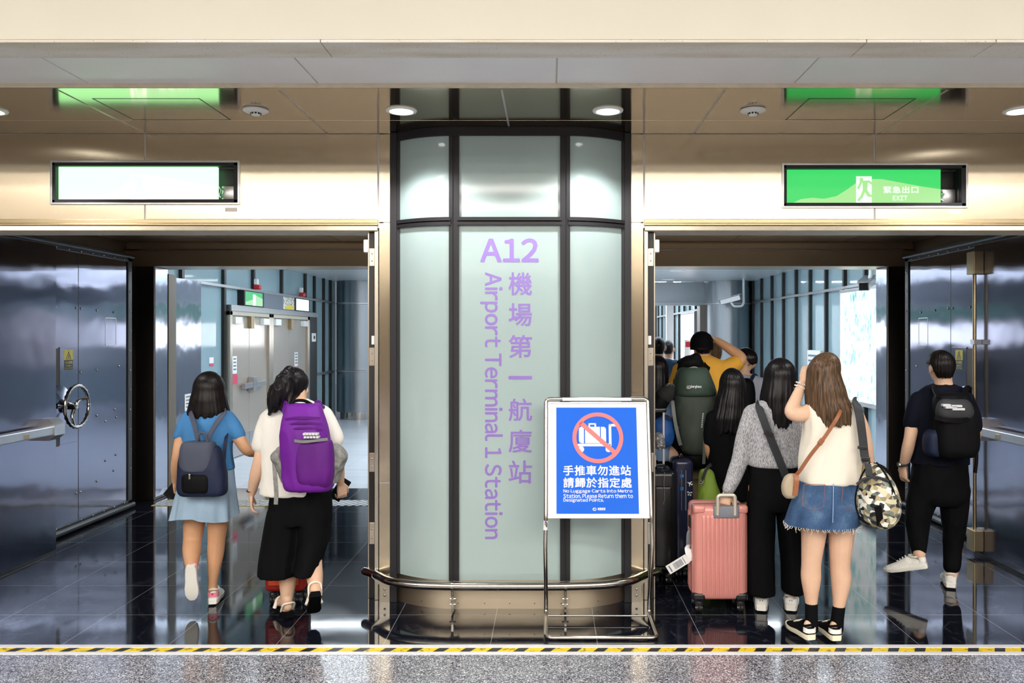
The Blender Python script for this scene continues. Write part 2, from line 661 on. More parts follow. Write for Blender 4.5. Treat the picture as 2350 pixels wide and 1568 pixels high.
M['granite'] = m_granite()
M['terrazzo'] = m_terrazzo()
M['lobbyfloor'] = m_lobbyfloor()
M['hazard'] = m_stripes('yellow_black_hazard_tape', (0.85, 0.62, 0.02), (0.012, 0.012, 0.015), 0.148, 0.55, 0.6, 4.6)
M['grit'] = m_stripes('white_black_grip_strip', (0.80, 0.80, 0.82), (0.05, 0.06, 0.08), 0.075, 0.6, 0.55, 8.7)
M['slats'] = m_slats()
M['glass'] = m_glass('pale_green_cladding_glass', (0.365, 0.465, 0.462))
M['lobby_glass'] = m_glass('pale_blue_cladding_glass', (0.27, 0.385, 0.425))
M['ad'] = m_ad()
M['hall_lamp'] = emit('hall_luminaire', *HALL_LIGHT)
M['lobby_lamp_soft'] = emit('lobby_luminaire_soft', (0.82, 0.92, 1.0), 14.0)
M['corridor_lamp'] = emit('corridor_luminaire', (0.85, 0.92, 1.0), 70.0)
M['lobby_lamp'] = emit('lobby_luminaire', *LOBBY_LIGHT)

# ------------------------------------------------------------------ setting: hall where the camera stands
b = MB().box(-11, 11, -9, 4.545, -0.2, 0)
struct('floor_hall', b, M['terrazzo'], 'speckled grey terrazzo floor in front of the threshold', 'floor')
b = MB().box(-11, 11, -9, 3.6, 4.6, 4.8)
struct('ceiling_hall', b, M['hallwall'], 'cream ceiling of the arrivals hall', 'ceiling')
b = MB().box(-11, 11, -9.2, -9, 0, 4.8)
struct('wall_back', b, M['hallwall'], 'cream rear wall of the arrivals hall', 'wall')
for s, nm in ((-1, 'left'), (1, 'right')):
    b = MB().box(min(s * 11, s * 11.2), max(s * 11, s * 11.2), -9, 5.6, 0, 4.8)
    struct('wall_hall_' + nm, b, M['hallwall'], 'cream %s wall of the arrivals hall' % nm, 'wall')
b = MB().box(-11, 11, -9, -8.96, 0, 3.2)  # added behind the camera so the steel mirrors a darker lower hall
struct('wall_back_added_cladding', b, M['stone'], 'unseen dark stone cladding added on the rear wall to darken steel reflections', 'wall')
for s, nm in ((-1, 'left'), (1, 'right')):
    b = MB().box(min(s * 10.96, s * 11), max(s * 10.96, s * 11), -9, 4.4, 0, 3.2)  # side walls get the same added dark cladding, to dim steel reflections
    struct('wall_added_cladding_' + nm, b, M['stone'], 'unseen dark stone cladding added on the %s wall to darken steel reflections' % nm, 'wall')
for i, yy in enumerate((-7.4, -5.2, -3.0, -0.8)):
    for j, x0 in enumerate((-8.5, -3.0, 2.5)):
        t = thing('ceiling_luminaire', 'long white luminaire in the hall ceiling', 'light', (x0 + 3, yy, 4.55), 'luminaires of the arrivals hall')
        obj('diffuser', MB().box(x0 + 0.4, x0 + 5.6, yy - 0.34, yy + 0.34, 4.55, 4.565), M['hall_lamp'], t)
        obj('frame', MB().box(x0 + 0.37, x0 + 5.63, yy - 0.37, yy + 0.37, 4.566, 4.6, 0.004), M['white'], t)

# dropped beam above the entrance, its underside clad in mineral tile and white panels
b = MB().box(-11, 11, 3.80, 4.44, 3.112, 4.8)
struct('wall_fascia', b, M['cream'], 'smooth cream painted beam across the top of the picture', 'beam')
b = MB()
xj = [-11, -6.2, -2.95, -1.054, 1.455, 2.05, 11]
for a, c in zip(xj, xj[1:]):
    b.box(a + 0.002, c - 0.002, 3.802, 4.016, 3.098, 3.112, 0.002)
struct('trim_1', b, M['tile'], 'speckled mineral tiles under the cream beam', 'ceiling tile')
b = MB()
xj = [-11, -6.2, -4.9, -3.70, -2.475, -1.245, 0.035, 1.31, 2.6, 3.9, 5.2, 11]
for a, c in zip(xj, xj[1:]):
    b.box(a + 0.004, c - 0.004, 4.02, 4.436, 3.104, 3.112, 0.002)
struct('trim_2', b, M['white_panel'], 'white metal panels under the beam beside the steel soffit', 'ceiling panel')
struct('trim_3', MB().box(-11, 11, 4.436, 4.458, 3.082, 3.112, 0.004), M['cream_trim'], 'stained cream edge trim along the steel soffit', 'trim')

# ------------------------------------------------------------------ brushed soffit over the entrance
SZ = 3.085
COLX = -0.258
xs = [-11, -6.27, -5.07, -3.87, -2.67, -1.47, -0.262, 0.95, 2.16, 3.36, 4.56, 11]
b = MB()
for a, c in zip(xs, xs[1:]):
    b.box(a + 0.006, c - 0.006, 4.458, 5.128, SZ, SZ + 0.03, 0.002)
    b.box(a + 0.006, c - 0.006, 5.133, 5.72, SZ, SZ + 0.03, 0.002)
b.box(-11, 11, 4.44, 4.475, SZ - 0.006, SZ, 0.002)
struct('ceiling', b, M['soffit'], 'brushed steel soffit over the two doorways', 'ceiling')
struct('ceiling_backing', MB().box(-11, 11, 4.44, 5.75, SZ + 0.003, SZ + 0.2), M['groove'], 'pale joint backing above the steel soffit', 'ceiling')
for (x0, x1, nm) in ((-2.575, -1.97, 'left'), (1.455, 2.06, 'right')):
    b = MB()
    for (a, c, d, e) in ((x0, x1, 4.655, 4.661), (x0, x0 + 0.006, 4.655, 5.12), (x1 - 0.006, x1, 4.655, 5.12), (x0, x1, 5.114, 5.12)):
        b.box(a, c, d, e, SZ - 0.0012, SZ)
    struct('trim_hatch_' + nm, b, M['black'], 'thin dark outline of the access hatch in the %s part of the steel soffit' % nm, 'access hatch')


def downlight(x, label):
    y = 4.9
    t = thing('recessed_downlight', label, 'downlight', (x, y, SZ), 'recessed downlights in the steel soffit')
    obj('rim', MB().lathe([(0.068, -0.002), (0.070, -0.010), (0.088, -0.008), (0.092, -0.001), (0.092, 0.0), (0.068, 0.0)], (x, y, SZ), 'z', 36), M['white'], t, True)
    obj('lens', MB().lathe([(0.001, -0.0045), (0.04, -0.004), (0.067, -0.002), (0.067, 0.0), (0.001, 0.0)], (x, y, SZ), 'z', 32), M['lamp'], t, True)
    la = bpy.data.lights.new('downlight_beam', 'SPOT')
    la.energy = SPOT_POWER
    la.color = (1.0, 0.98, 0.95)
    la.spot_size = math.radians(128)
    la.spot_blend = 0.35
    la.shadow_soft_size = 0.05
    lo = bpy.data.objects.new('downlight_beam', la)
    C.objects.link(lo)
    lo.parent = t
    lo.location = (0, 0, -0.06)
    return t


downlight(-0.879, 'lit round downlight in the steel soffit just left of the glass column top')
downlight(0.343, 'lit round downlight in the steel soffit just right of the glass column top')
downlight(2.78, 'lit round downlight in the soffit at the right picture edge beyond the green reflection')
downlight(-3.31, 'lit round downlight in the soffit cut by the left picture edge')


def smoke_detector(x, label):
    y = 4.88
    t = thing('smoke_detector', label, 'smoke detector', (x, y, SZ), 'smoke detectors on the steel soffit')
    obj('housing', MB().lathe([(0.001, -0.036), (0.022, -0.036), (0.028, -0.030), (0.030, -0.022), (0.060, -0.018), (0.073, -0.010), (0.073, -0.002), (0.066, 0.0), (0.001, 0.0)], (x, y, SZ), 'z', 32), M['white'], t, True)
    b = MB()
    for k in range(10):
        a = 2 * PI * k / 10
        m = Matrix.Translation((x + 0.029 * math.cos(a), y + 0.029 * math.sin(a), SZ - 0.026)) @ Matrix.Rotation(a, 4, 'Z')
        b.box(-0.002, 0.002, -0.006, 0.006, -0.005, 0.005, mat=m)
    obj('vent_slots', b, M['black'], t)
    return t


smoke_detector(-1.734, 'round white smoke detector on the soffit over the left doorway')
smoke_detector(1.197, 'round white smoke detector on the soffit over the right doorway')

# ------------------------------------------------------------------ front wall: steel cladding panels, jambs, heads
HY = 5.47            # front face of the cladding
HB = 2.444           # underside of the door heads


def panel_run(b, xs, z0, z1, y0=HY, y1=HY + 0.03, g=0.006, holes=()):
    for a, c in zip(xs, xs[1:]):
        segs = [(z0, z1, a + g, c - g)]
        for (hx0, hx1, hz0, hz1) in holes:
            new = []
            for (s0, s1, q0, q1) in segs:
                if hx1 <= q0 or hx0 >= q1 or hz1 <= s0 or hz0 >= s1:
                    new.append((s0, s1, q0, q1))
                    continue
                if hz1 < s1: new.append((hz1, s1, q0, q1))
                if hz0 > s0: new.append((s0, hz0, q0, q1))
                if hx0 > q0: new.append((max(s0, hz0), min(s1, hz1), q0, hx0))
                if hx1 < q1: new.append((max(s0, hz0), min(s1, hz1), hx1, q1))
            segs = new
        for (s0, s1, q0, q1) in segs:
            b.box(q0, q1, y0, y1, s0, s1, 0)


SIGN_L = (XX(121, HY), XX(547, HY), ZZ(466, HY), ZZ(373, HY))
SIGN_R = (XX(1798, HY), XX(2216, HY), ZZ(474, HY), ZZ(379, HY))
b = MB()
panel_run(b, [-11, -5.2, -3.96, -2.675, -1.134], 2.52, SZ - 0.004, holes=[SIGN_L])
panel_run(b, [-1.134, COLX - 0.72], ZZ(511, HY) + 0.004, SZ - 0.004)
panel_run(b, [-1.134, COLX - 0.72], ZZ(1108, HY) + 0.004, ZZ(511, HY) - 0.004)
panel_run(b, [-1.134, COLX - 0.72], 0.0, ZZ(1108, HY) - 0.004)
struct('wall_front_left', b, M['header'], 'brushed steel cladding over and beside the left doorway', 'wall')
b = MB()
panel_run(b, [0.622, 2.145, 3.4, 4.6, 11], 2.52, SZ - 0.004, holes=[SIGN_R])
panel_run(b, [COLX + 0.72, 0.622], ZZ(511, HY) + 0.004, SZ - 0.004)
panel_run(b, [COLX + 0.72, 0.622], ZZ(1108, HY) + 0.004, ZZ(511, HY) - 0.004)
panel_run(b, [COLX + 0.72, 0.622], 0.0, ZZ(1108, HY) - 0.004)
struct('wall_front_right', b, M['header'], 'brushed steel cladding over and beside the right doorway', 'wall')
# backing behind the joints; pockets are left for the sign boxes
b = MB()
for a, c, d, e in ((-11, -1.10, HB + 0.02, SZ), (0.60, 11, HB + 0.02, SZ)):
    hs = SIGN_L if a < 0 and c < 0 else SIGN_R
    b.box(a, hs[0], HY + 0.004, 5.75, d, e)
    b.box(hs[1], c, HY + 0.004, 5.75, d, e)
    b.box(hs[0], hs[1], HY + 0.004, 5.75, d, hs[2])
    b.box(hs[0], hs[1], HY + 0.004, 5.75, hs[3], e)
struct('wall_front_backing', b, M['groove'], 'backing behind the joints of the steel cladding over the doorways', 'wall')
struct('wall_core', MB().box(-1.128, 0.617, HY + 0.004, 9.0, 0, SZ), M['groove'], 'core wall between the two doorways behind the cladding', 'wall')

# profiles under the cladding
for (x0, x1, nm) in ((-11, -1.134, 'left'), (0.622, 11, 'right')):
    b = MB()
    b.box(x0, x1, HY - 0.012, HY + 0.05, 2.492, 2.52, 0.003)
    b.box(x0, x1, HY - 0.02, HY + 0.05, 2.478, 2.492, 0.003)
    struct('trim_head_' + nm, b, M['brass'], 'brownish steel profile over the %s doorway' % nm, 'trim')
    b = MB().box(x0 + 0.005, x1 - 0.005, HY - 0.016, HY + 0.25, HB, 2.474, 0.004)
    struct('trim_lintel_' + nm, b, M['cream_trim'], 'cream lintel edge over the %s doorway' % nm, 'trim')

# hinge-side jamb strips
for (x, s, nm) in ((-1.134, -1, 'left'), (0.622, 1, 'right')):
    t = thing('door_frame', 'steel jamb strip with black seal and hinge plates on the column side of the %s doorway' % nm, 'door frame', (x, 5.6, 0), kind='structure')
    lo = lambda a, c: (min(x + s * a, x + s * c), max(x + s * a, x + s * c))
    obj('edge_profile', MB().box(*lo(0.002, 0.028), HY + 0.01, HY + 0.08, 0, HB, 0.003), M['jamb'], t)
    obj('seal', MB().box(*lo(0.024, 0.070), HY + 0.04, HY + 0.16, 0, HB, 0.003), M['black'], t)
    obj('edge_profile', MB().box(*lo(0.070, 0.080), HY + 0.05, HY + 0.30, 0, HB, 0.002), M['jamb'], t)
    for (p0, p1) in ((570, 611), (798, 840), (1040, 1084), (1200, 1250)):
        z1, z0 = ZZ(p0, 5.5), ZZ(p1, 5.5)
        h = obj('hinge_plate', MB().box(*lo(0.026, 0.068), HY + 0.033, HY + 0.045, z0, z1, 0.003), M['jamb'], t)
        for q in (0.3, 0.7):
            obj('screw', MB().sphere((x + s * 0.048, HY + 0.033, z0 + (z1 - z0) * q), (0.006, 0.004, 0.006), 10, 6), M['chrome'], h, True)
    obj('contact_switch', MB().box(*lo(0.075, 0.108), HY + 0.04, HY + 0.10, ZZ(579, 5.5), ZZ(549, 5.5), 0.006), M['offwhite'], t)
    obj('rating_plate', MB().box(*lo(0.03, 0.052), HY + 0.034, HY + 0.041, ZZ(791, 5.5), ZZ(771, 5.5), 0.001), M['white'], t)

# ------------------------------------------------------------------ exit signs set into the cladding
M['exit_green'] = emit('exit_green', GREEN, 0.78)
M['exit_pale'] = emit('exit_pale_green', (0.42, 0.90, 0.32), 0.85)
M['exit_white'] = emit('exit_white', (0.86, 1.0, 0.86), 1.0)
M['exit_green_hot'] = emit('exit_green_bright', (0.42, 1.0, 0.46), 2.0)
M['exit_pale_hot'] = emit('exit_pale_bright', (0.60, 1.0, 0.62), 1.75)
M['exit_white_hot'] = emit('exit_white_bright', (0.9, 1.0, 0.9), 2.6)


def exit_sign(rect, label, hot):
    x0, x1, z0, z1 = rect
    t = thing('exit_sign', label, 'exit sign', ((x0 + x1) / 2, HY + 0.02, z0))
    suf = '_hot' if hot else ''
    g, p, w = M['exit_green' + suf], M['exit_pale' + suf], M['exit_white' + suf]
    # outer pale rim + dark frame
    fr = MB()
    for (a, c, d, e) in ((x0 - 0.012, x1 + 0.012, z1 - 0.002, z1 + 0.012), (x0 - 0.012, x1 + 0.012, z0 - 0.012, z0 + 0.002), (x0 - 0.012, x0 + 0.002, z0, z1), (x1 - 0.002, x1 + 0.012, z0, z1)):
        fr.box(a, c, HY - 0.012, HY + 0.02, d, e, 0.002)
    obj('rim', fr, M['satin'], t)
    f2 = MB()
    w1 = 0.03
    for (a, c, d, e) in ((x0, x1, z1 - 0.024, z1), (x0, x1, z0, z0 + 0.024), (x0, x0 + w1 * 0.7, z0, z1), (x1 - w1, x1, z0, z1)):
        f2.box(a, c, HY - 0.008, HY + 0.05, d, e, 0.004)
    obj('frame', f2, M['mullion'], t)
    ix0, ix1, iz0, iz1 = x0 + 0.021, x1 - 0.03, z0 + 0.024, z1 - 0.024
    W = ix1 - ix0
    fx1 = ix1 - W * 0.105
    obj('recess', MB().box(ix0, ix1, HY + 0.10, HY + 0.12, iz0, iz1).box(ix1 - 0.002, ix1, HY + 0.02, HY + 0.1, iz0, iz1), M['black'], t)
    obj('lit_panel', MB().box(ix0, fx1, HY + 0.03, HY + 0.06, iz0, iz1), g, t)
    H = iz1 - iz0
    FW = fx1 - ix0
    # light shape: rising slope, plateau and falling edge
    yy = HY + 0.0295
    u = lambda a, c: (ix0 + FW * a, iz0 + H * c)
    poly = [u(0.04, 0.0), u(0.10, 0.13), u(0.17, 0.17), u(0.25, 0.14), u(0.33, 0.22), u(0.40, 0.42), u(0.46, 0.62), u(0.56, 0.72), u(0.62, 0.72), u(0.74, 0.62), u(0.88, 0.50), u(1.0, 0.42), u(1.0, 0.0)]
    obj('pale_field', MB().prism(poly, 'xz', yy - 0.001, yy), p, t)
    # doorway and running figure
    d0 = MB().prism([u(0.455, 0.0), u(0.455, 0.80), u(0.555, 0.80), u(0.555, 0.0)], 'xz', yy - 0.003, yy - 0.001)
    obj('doorway_symbol', d0, w, t)
    rf = MB()
    cx, cz = u(0.488, 0.70)
    rf.lathe([(0.001, -0.001), (0.0125, -0.001), (0.0125, 0.0), (0.001, 0.0)], (cx, yy - 0.0035, cz), 'y', 16)
    for pl in ([(0.475, 0.60), (0.53, 0.62), (0.575, 0.50), (0.585, 0.54), (0.535, 0.68), (0.48, 0.66)],
               [(0.495, 0.62), (0.53, 0.62), (0.525, 0.38), (0.498, 0.36)],
               [(0.50, 0.40), (0.525, 0.40), (0.545, 0.26), (0.575, 0.24), (0.575, 0.18), (0.53, 0.20)],
               [(0.498, 0.40), (0.515, 0.38), (0.497, 0.18), (0.472, 0.06), (0.462, 0.10), (0.482, 0.22)],
               [(0.46, 0.44), (0.478, 0.62), (0.49, 0.60), (0.474, 0.42)]):
        rf.prism([u(*q) for q in pl], 'xz', yy - 0.0045, yy - 0.003)
    obj('running_figure', rf, p if not hot else g, t)
    q = u(0.63, 0.30)
    text_obj('lettering', '緊急出口', frame_at((q[0], yy - 0.004, q[1]), (1, 0, 0), (0, 0, 1)), 0.05, w, t, bold=0.0012, fit=(FW * 0.225, H * 0.21))
    q = u(0.69, 0.09)
    text_obj('lettering', 'EXIT', frame_at((q[0], yy - 0.004, q[1]), (1, 0, 0), (0, 0, 1)), 0.04, w, t, bold=0.001, fit=(FW * 0.095, H * 0.14))
    # control gear seen in the open end
    gx = fx1 + 0.006
    k = MB().box(gx + 0.012, ix1 - 0.004, HY + 0.06, HY + 0.10, iz0 + 0.008, iz0 + H * 0.45, 0.006)
    k.tube(smooth_path([(gx, HY + 0.05, iz0 + H * 0.42), (gx + 0.02, HY + 0.04, iz0 + H * 0.3), (gx + 0.005, HY + 0.05, iz0 + H * 0.15), (gx + 0.02, HY + 0.045, iz0 + 0.02)]), 0.006, 8)
    obj('control_gear', k, M['satin'], t, True)
    return t


exit_sign(SIGN_L, 'overexposed glowing exit sign above the left doorway', True)
exit_sign(SIGN_R, 'bright green exit sign above the right doorway', False)
for (px0, px1, py0, py1, nm) in ((517, 544, 477, 486, 'left'), (2178, 2207, 481, 490, 'right')):
    o = obj('maker_plate', MB().box(XX(px0, HY), XX(px1, HY), HY - 0.002, HY - 0.0002, ZZ(py1, HY), ZZ(py0, HY)), M['offwhite'])
    tag(o, 'tiny pale label stuck under the end of the %s exit sign' % nm, 'label')
# ------------------------------------------------------------------ glass-clad column between the doorways
def col_y(x, off=0.0):
    """front line of the column in plan: flat middle, rounded flanks"""
    a = abs(x - COLX)
    return 5.29 + off + (0 if a <= 0.355 else 0.18 * ((a - 0.355) / 0.415) ** 2.1)


def curved_band(b, x0, x1, z0, z1, front=0.0, thick=0.02, n=14, mi=0):
    rings = []
    for i in range(n + 1):
        x = x0 + (x1 - x0) * i / n
        y = col_y(x, front)
        rings.append([(x, y, z0), (x, y + thick, z0), (x, y + thick, z1), (x, y, z1)])
    b.loft(rings, True, True, mi)


col = thing('column', 'round-fronted pale glass column with purple station lettering between the doorways', 'column', (COLX, 5.5, 0), kind='structure')
HW, MU = 0.77, 0.355
TZ0, TZ1 = ZZ(517, 5.29), ZZ(499, 5.29)
GB = 0.185
for (a, c) in ((COLX - HW, COLX - MU), (COLX - MU, COLX + MU), (COLX + MU, COLX + HW)):
    for (z0, z1) in ((GB, TZ0), (TZ1, 3.03)):
        b = MB()
        curved_band(b, a + 0.02, c - 0.02, z0, z1, 0.012, 0.012, 24)
        obj('glass_panel', b, M['glass'], col, True, 30)
obj('core', MB().prism([(COLX - HW + 0.01, 5.52), (COLX - MU, 5.34), (COLX + MU, 5.34), (COLX + HW - 0.01, 5.52)], 'xy', 0, 3.08), M['darkgap'], col)
for x in (COLX - MU, COLX + MU):
    b = MB()
    curved_band(b, x - 0.032, x - 0.008, GB, 3.05, -0.008, 0.04, 2)
    curved_band(b, x + 0.008, x + 0.032, GB, 3.05, -0.008, 0.04, 2)
    curved_band(b, x - 0.012, x + 0.012, GB, 3.05, 0.000, 0.03, 2)
    obj('mullion', b, M['mullion'], col)
for s in (-1, 1):
    x = COLX + s * HW
    b = MB().box(x - 0.022, x + 0.022, 5.43, 5.52, 0, SZ - 0.002, 0.003)
    b.box(x - s * 0.03 - 0.012, x - s * 0.03 + 0.012, col_y(x - s * 0.03) - 0.004, 5.52, GB, SZ - 0.002, 0.002)
    obj('edge_post', b, M['mullion'], col)
for (a, c) in ((COLX - HW, COLX - MU - 0.02), (COLX - MU + 0.02, COLX + MU - 0.02), (COLX + MU + 0.02, COLX + HW)):
    b = MB()
    curved_band(b, a, c, TZ0 + 0.028, TZ1, -0.022, 0.05, 20)
    curved_band(b, a, c, TZ0, TZ0 + 0.022, -0.016, 0.05, 20)
    obj('transom', b, M['mullion'], col, True, 30)
b = MB()
curved_band(b, COLX - HW, COLX + HW, 3.03, SZ - 0.001, -0.012, 0.06, 60)
obj('head_rail', b, M['mullion'], col, True, 30)
b = MB()
curved_band(b, COLX - HW - 0.02, COLX + HW + 0.02, 0.0, GB, 0.016, 0.03, 60)
obj('kick_plate', b, M['base'], col, True, 30)
b = MB()
for x in (-0.33, -0.16, 0.0, 0.16, 0.33, -0.30 * 1.9, 0.57):
    for z in (0.035, 0.165):
        b.sphere((COLX + x, col_y(COLX + x, 0.014), z), (0.0035, 0.003, 0.0035), 8, 4)
obj('rivets', b, M['black'], col, True)

# purple vinyl letters on the middle glass
M['purple'] = plain('lilac_vinyl_letters', (0.255, 0.165, 0.50), 0.35, var=0.03, vscale=4, bump=0.01)
GY = 5.29 + 0.0115


def glass_frame(px, py):
    return frame_at((XX(px, GY), GY, ZZ(py, GY)), (1, 0, 0), (0, 0, 1))


k = GY / F
text_obj('lettering', 'A12', glass_frame(1102, 602), 0.2, M['purple'], col, bold=0.005, fit=(134 * k, 55 * k))
for ch, (y0, y1) in zip('機場第一航廈站', ((625, 678), (696, 749), (769, 822), (863, 871), (915, 967), (986, 1039), (1057, 1110))):
    text_obj('lettering', ch, glass_frame(1167, y1), 0.16, M['purple'], col, bold=0.0022, fit=(54 * k, (y1 - y0) * k))
fr = frame_at((XX(1114, GY), GY, ZZ(625, GY)), (0, 0, -1), (1, 0, 0))
# the line reads downwards, letters turned a quarter turn; descender depth is kept in the fit box
me = text_mesh('Airport Terminal 1 Station', 0.12, bold=0.0024)
co = np.array([v.co[:] for v in me.vertices])
sx = (1238 - 625) * k / (co[:, 0].max() - co[:, 0].min())
sy = 40 * k / (co[:, 1].max() - 0.0)
me.transform(Matrix.Diagonal((sx, sy, 1, 1)) @ Matrix.Translation((-co[:, 0].min(), 0, 0)))
me.transform(fr)
obj('lettering', me, M['purple'], col)

# bumper rail round the column foot
t = thing('bumper_rail', 'polished steel bumper rail curving round the foot of the glass column', 'bumper rail', (COLX, 5.2, 0))
RZ = 0.176
pts = [(-1.237, 5.535), (-1.133, 5.44), (-1.03, 5.315), (-0.86, 5.235), (-0.62, 5.205), (-0.45, 5.2)]
pts = pts + [(2 * COLX - a, c) for a, c in pts[::-1]]
obj('rail', MB().tube(smooth_path([(a, c, RZ) for a, c in pts], 6), 0.027, 16, True), M['chrome'], t, True)
for x in (COLX - MU, COLX + MU):
    b = MB().box(x - 0.007, x + 0.007, 5.20, col_y(x, 0.016), 0.012, 0.125, 0.002)
    b.tube([(x, 5.205, 0.11), (x, 5.20, 0.15)], 0.008, 10)
    b.lathe([(0.028, -0.006), (0.0305, -0.006), (0.0305, 0.006), (0.028, 0.006)], (x, 5.2, RZ), 'x', 20)
    br = obj('bracket', b, M['chrome'], t, True)
    for z in (0.055, 0.09):
        obj('bolt', MB().tube([(x - 0.018, 5.225, z), (x + 0.018, 5.225, z)], 0.005, 8, True), M['chrome'], br, True)
for s, x in ((-1, -1.085), (1, 2 * COLX + 1.085)):
    b = MB().prism([(x - 0.032, 0.0), (x + 0.032, 0.0), (x + 0.032, 0.11), (x + s * 0.075 + 0.012, 0.165), (x + s * 0.085, 0.185), (x + s * 0.065, 0.165), (x - 0.032 if s > 0 else x - 0.032, 0.11)] if s > 0 else
                   [(x + 0.032, 0.0), (x + 0.032, 0.11), (x - 0.065, 0.165), (x - 0.085, 0.185), (x - 0.087, 0.165), (x - 0.032, 0.11), (x - 0.032, 0.0)], 'xz', 5.438, 5.448)
    br = obj('bracket', b, M['jamb'], t)
    for z in (0.045, 0.085):
        obj('bolt', MB().sphere((x, 5.437, z), (0.008, 0.005, 0.008), 10, 6), M['chrome'], br, True)

# ------------------------------------------------------------------ threshold
b = MB().box(-11, 11, 4.637, 4.682, -0.02, 0.004, 0.002).box(-11, 11, 4.542, 4.578, -0.02, 0.004, 0.002).box(-11, 11, 4.575, 4.64, -0.02, 0.0015)
th = struct('trim_threshold', b, M['alu'], 'aluminium threshold strip across both doorways', 'threshold')
obj('hazard_tape', MB().box(-11, 11, 4.580, 4.635, 0.0015, 0.003), M['hazard'], th)
struct('floor', MB().box(-8, 8, 4.682, 9.5, -0.2, 0), M['granite'], 'polished black floor tiles under the doorways', 'floor')
struct('floor_lobby', MB().box(-8, 8, 9.5, 30, -0.2, 0), M['lobbyfloor'], 'pale grey floor of the station lobby', 'floor')
b = MB().box(-4.1, 4.2, 8.52, 8.80, 0, 0.004)
st = obj('trim_grip_strip', b, M['grit'])
tag(st, 'white and black slanted grip strip across the inner doorways', 'floor strip', kind='structure')
M['yellow'] = plain('yellow_line', (0.80, 0.62, 0.05), 0.5, var=0.1, vscale=9)
obj('edge_line', MB().box(-4.1, -2.3, 8.51, 8.525, 0.0, 0.005).box(-4.1, -2.3, 8.795, 8.81, 0.0, 0.005), M['yellow'], st)

# ------------------------------------------------------------------ blast-door passages
struct('wall_passage_left', MB().box(-4.75, -4.5, 5.75, 8.86, 0, 2.8), M['post'], 'dark side wall behind the left open door leaves', 'wall')
struct('wall_passage_right', MB().box(3.86, 4.1, 5.75, 8.86, 0, 2.8), M['post'], 'dark side wall behind the right open door leaves', 'wall')
b = MB()
for a, c in ((-4.6, -3.4), (-3.4, -2.2), (-2.2, -1.13), (0.617, 1.9), (1.9, 3.1), (3.1, 4.0)):
    b.box(a + 0.004, c - 0.004, 5.72, 8.78, 2.75, 2.80)
struct('ceiling_passage', b, M['bronze'], 'dark steel ceiling inside the doorways', 'ceiling')
b = MB()
for x0, x1 in ((-4.6, -1.13), (0.617, 4.0)):
    b.box(x0, x1, 8.76, 9.2, 2.486, 2.655, 0.004)
    b.box(x0, x1, 8.80, 9.2, 2.67, 2.735, 0.004)
    b.box(x0, x1, 8.82, 9.2, 2.735, 2.95)
struct('wall_inner_head', b, M['bronze'], 'dark bronze steel heads over the inner doorways', 'wall')
b = MB()
b.box(-4.40, -4.205, 8.80, 9.1, 0, 2.486, 0.006).box(-8, -4.40, 8.85, 9.2, 0, 3.0)
p = struct('wall_inner_post_left', b, M['post'], 'dark steel post beside the left blast door', 'post')
obj('reveal_cladding', MB().box(-4.206, -4.198, 8.81, 9.095, 0.03, 2.48, 0.002), M['reveal'], p)
b = MB()
b.box(3.59, 3.79, 8.80, 9.1, 0, 2.486, 0.006).box(3.79, 8, 8.85, 9.2, 0, 3.0)
p = struct('wall_inner_post_right', b, M['post'], 'dark steel post beside the right blast door', 'post')
obj('reveal_cladding', MB().box(3.582, 3.591, 8.81, 9.095, 0.03, 2.48, 0.002), M['reveal'], p)
M['floodsteel'] = M['leaf']


def sticker(t, x, s, y0, y1, z0, z1):
    """warning sticker on a door side; s = direction the face looks along x"""
    zm = z0 + (z1 - z0) * 0.5
    a = lambda d: (min(x, x + s * d), max(x, x + s * d))
    st = obj('warning_sticker', MB().box(*a(0.001), y0, y1, zm, z1), M['sticker_yellow'], t)
    tag(st, 'yellow and black warning sticker')
    obj('black_field', MB().box(*a(0.001), y0, y1, z0, zm), M['sticker_black'], st)
    w, h = y1 - y0, z1 - zm
    yc = (y0 + y1) / 2
    tri = MB()
    o3 = [(yc - w * 0.3, zm + h * 0.08), (yc + w * 0.3, zm + h * 0.08), (yc, zm + h * 0.92)]
    i3 = [(yc - w * 0.22, zm + h * 0.13), (yc + w * 0.22, zm + h * 0.13), (yc, zm + h * 0.75)]
    for i in range(3):
        j = (i + 1) % 3
        tri.prism([o3[i], o3[j], i3[j], i3[i]], 'yz', x + s * 0.001, x + s * 0.0018)
    tri.sphere((x + s * 0.0014, yc, zm + h * 0.5), (0.0006, w * 0.05, h * 0.06), 8, 5)
    tri.prism([(yc - w * 0.07, zm + h * 0.2), (yc + w * 0.02, zm + h * 0.2), (yc + w * 0.09, zm + h * 0.42), (yc, zm + h * 0.44)], 'yz', x + s * 0.001, x + s * 0.0018)
    obj('triangle', tri, M['sticker_black'], st)
    xd = (0, 1, 0) if s > 0 else (0, -1, 0)
    yl = y0 if s > 0 else y1
    hh = zm - z0
    sg = 1 if s > 0 else -1
    for body, q, fh, fw in (('小心碰撞', 0.60, 0.30, 0.84), ('WARNING', 0.34, 0.13, 0.62), ('Beware of Collision', 0.12, 0.11, 0.84)):
        text_obj('lettering', body, frame_at((x + s * 0.0016, yl + sg * w * (1 - fw) / 2, z0 + hh * q), xd, (0, 0, 1)), 0.03, M['sticker_yellow'], st, bold=0.0005, fit=(w * fw, hh * fh))


M['sticker_yellow'] = plain('sticker_yellow', (0.86, 0.72, 0.03), 0.4, bump=0.01)
M['sticker_black'] = plain('sticker_black', (0.012, 0.012, 0.012), 0.4, bump=0.01)


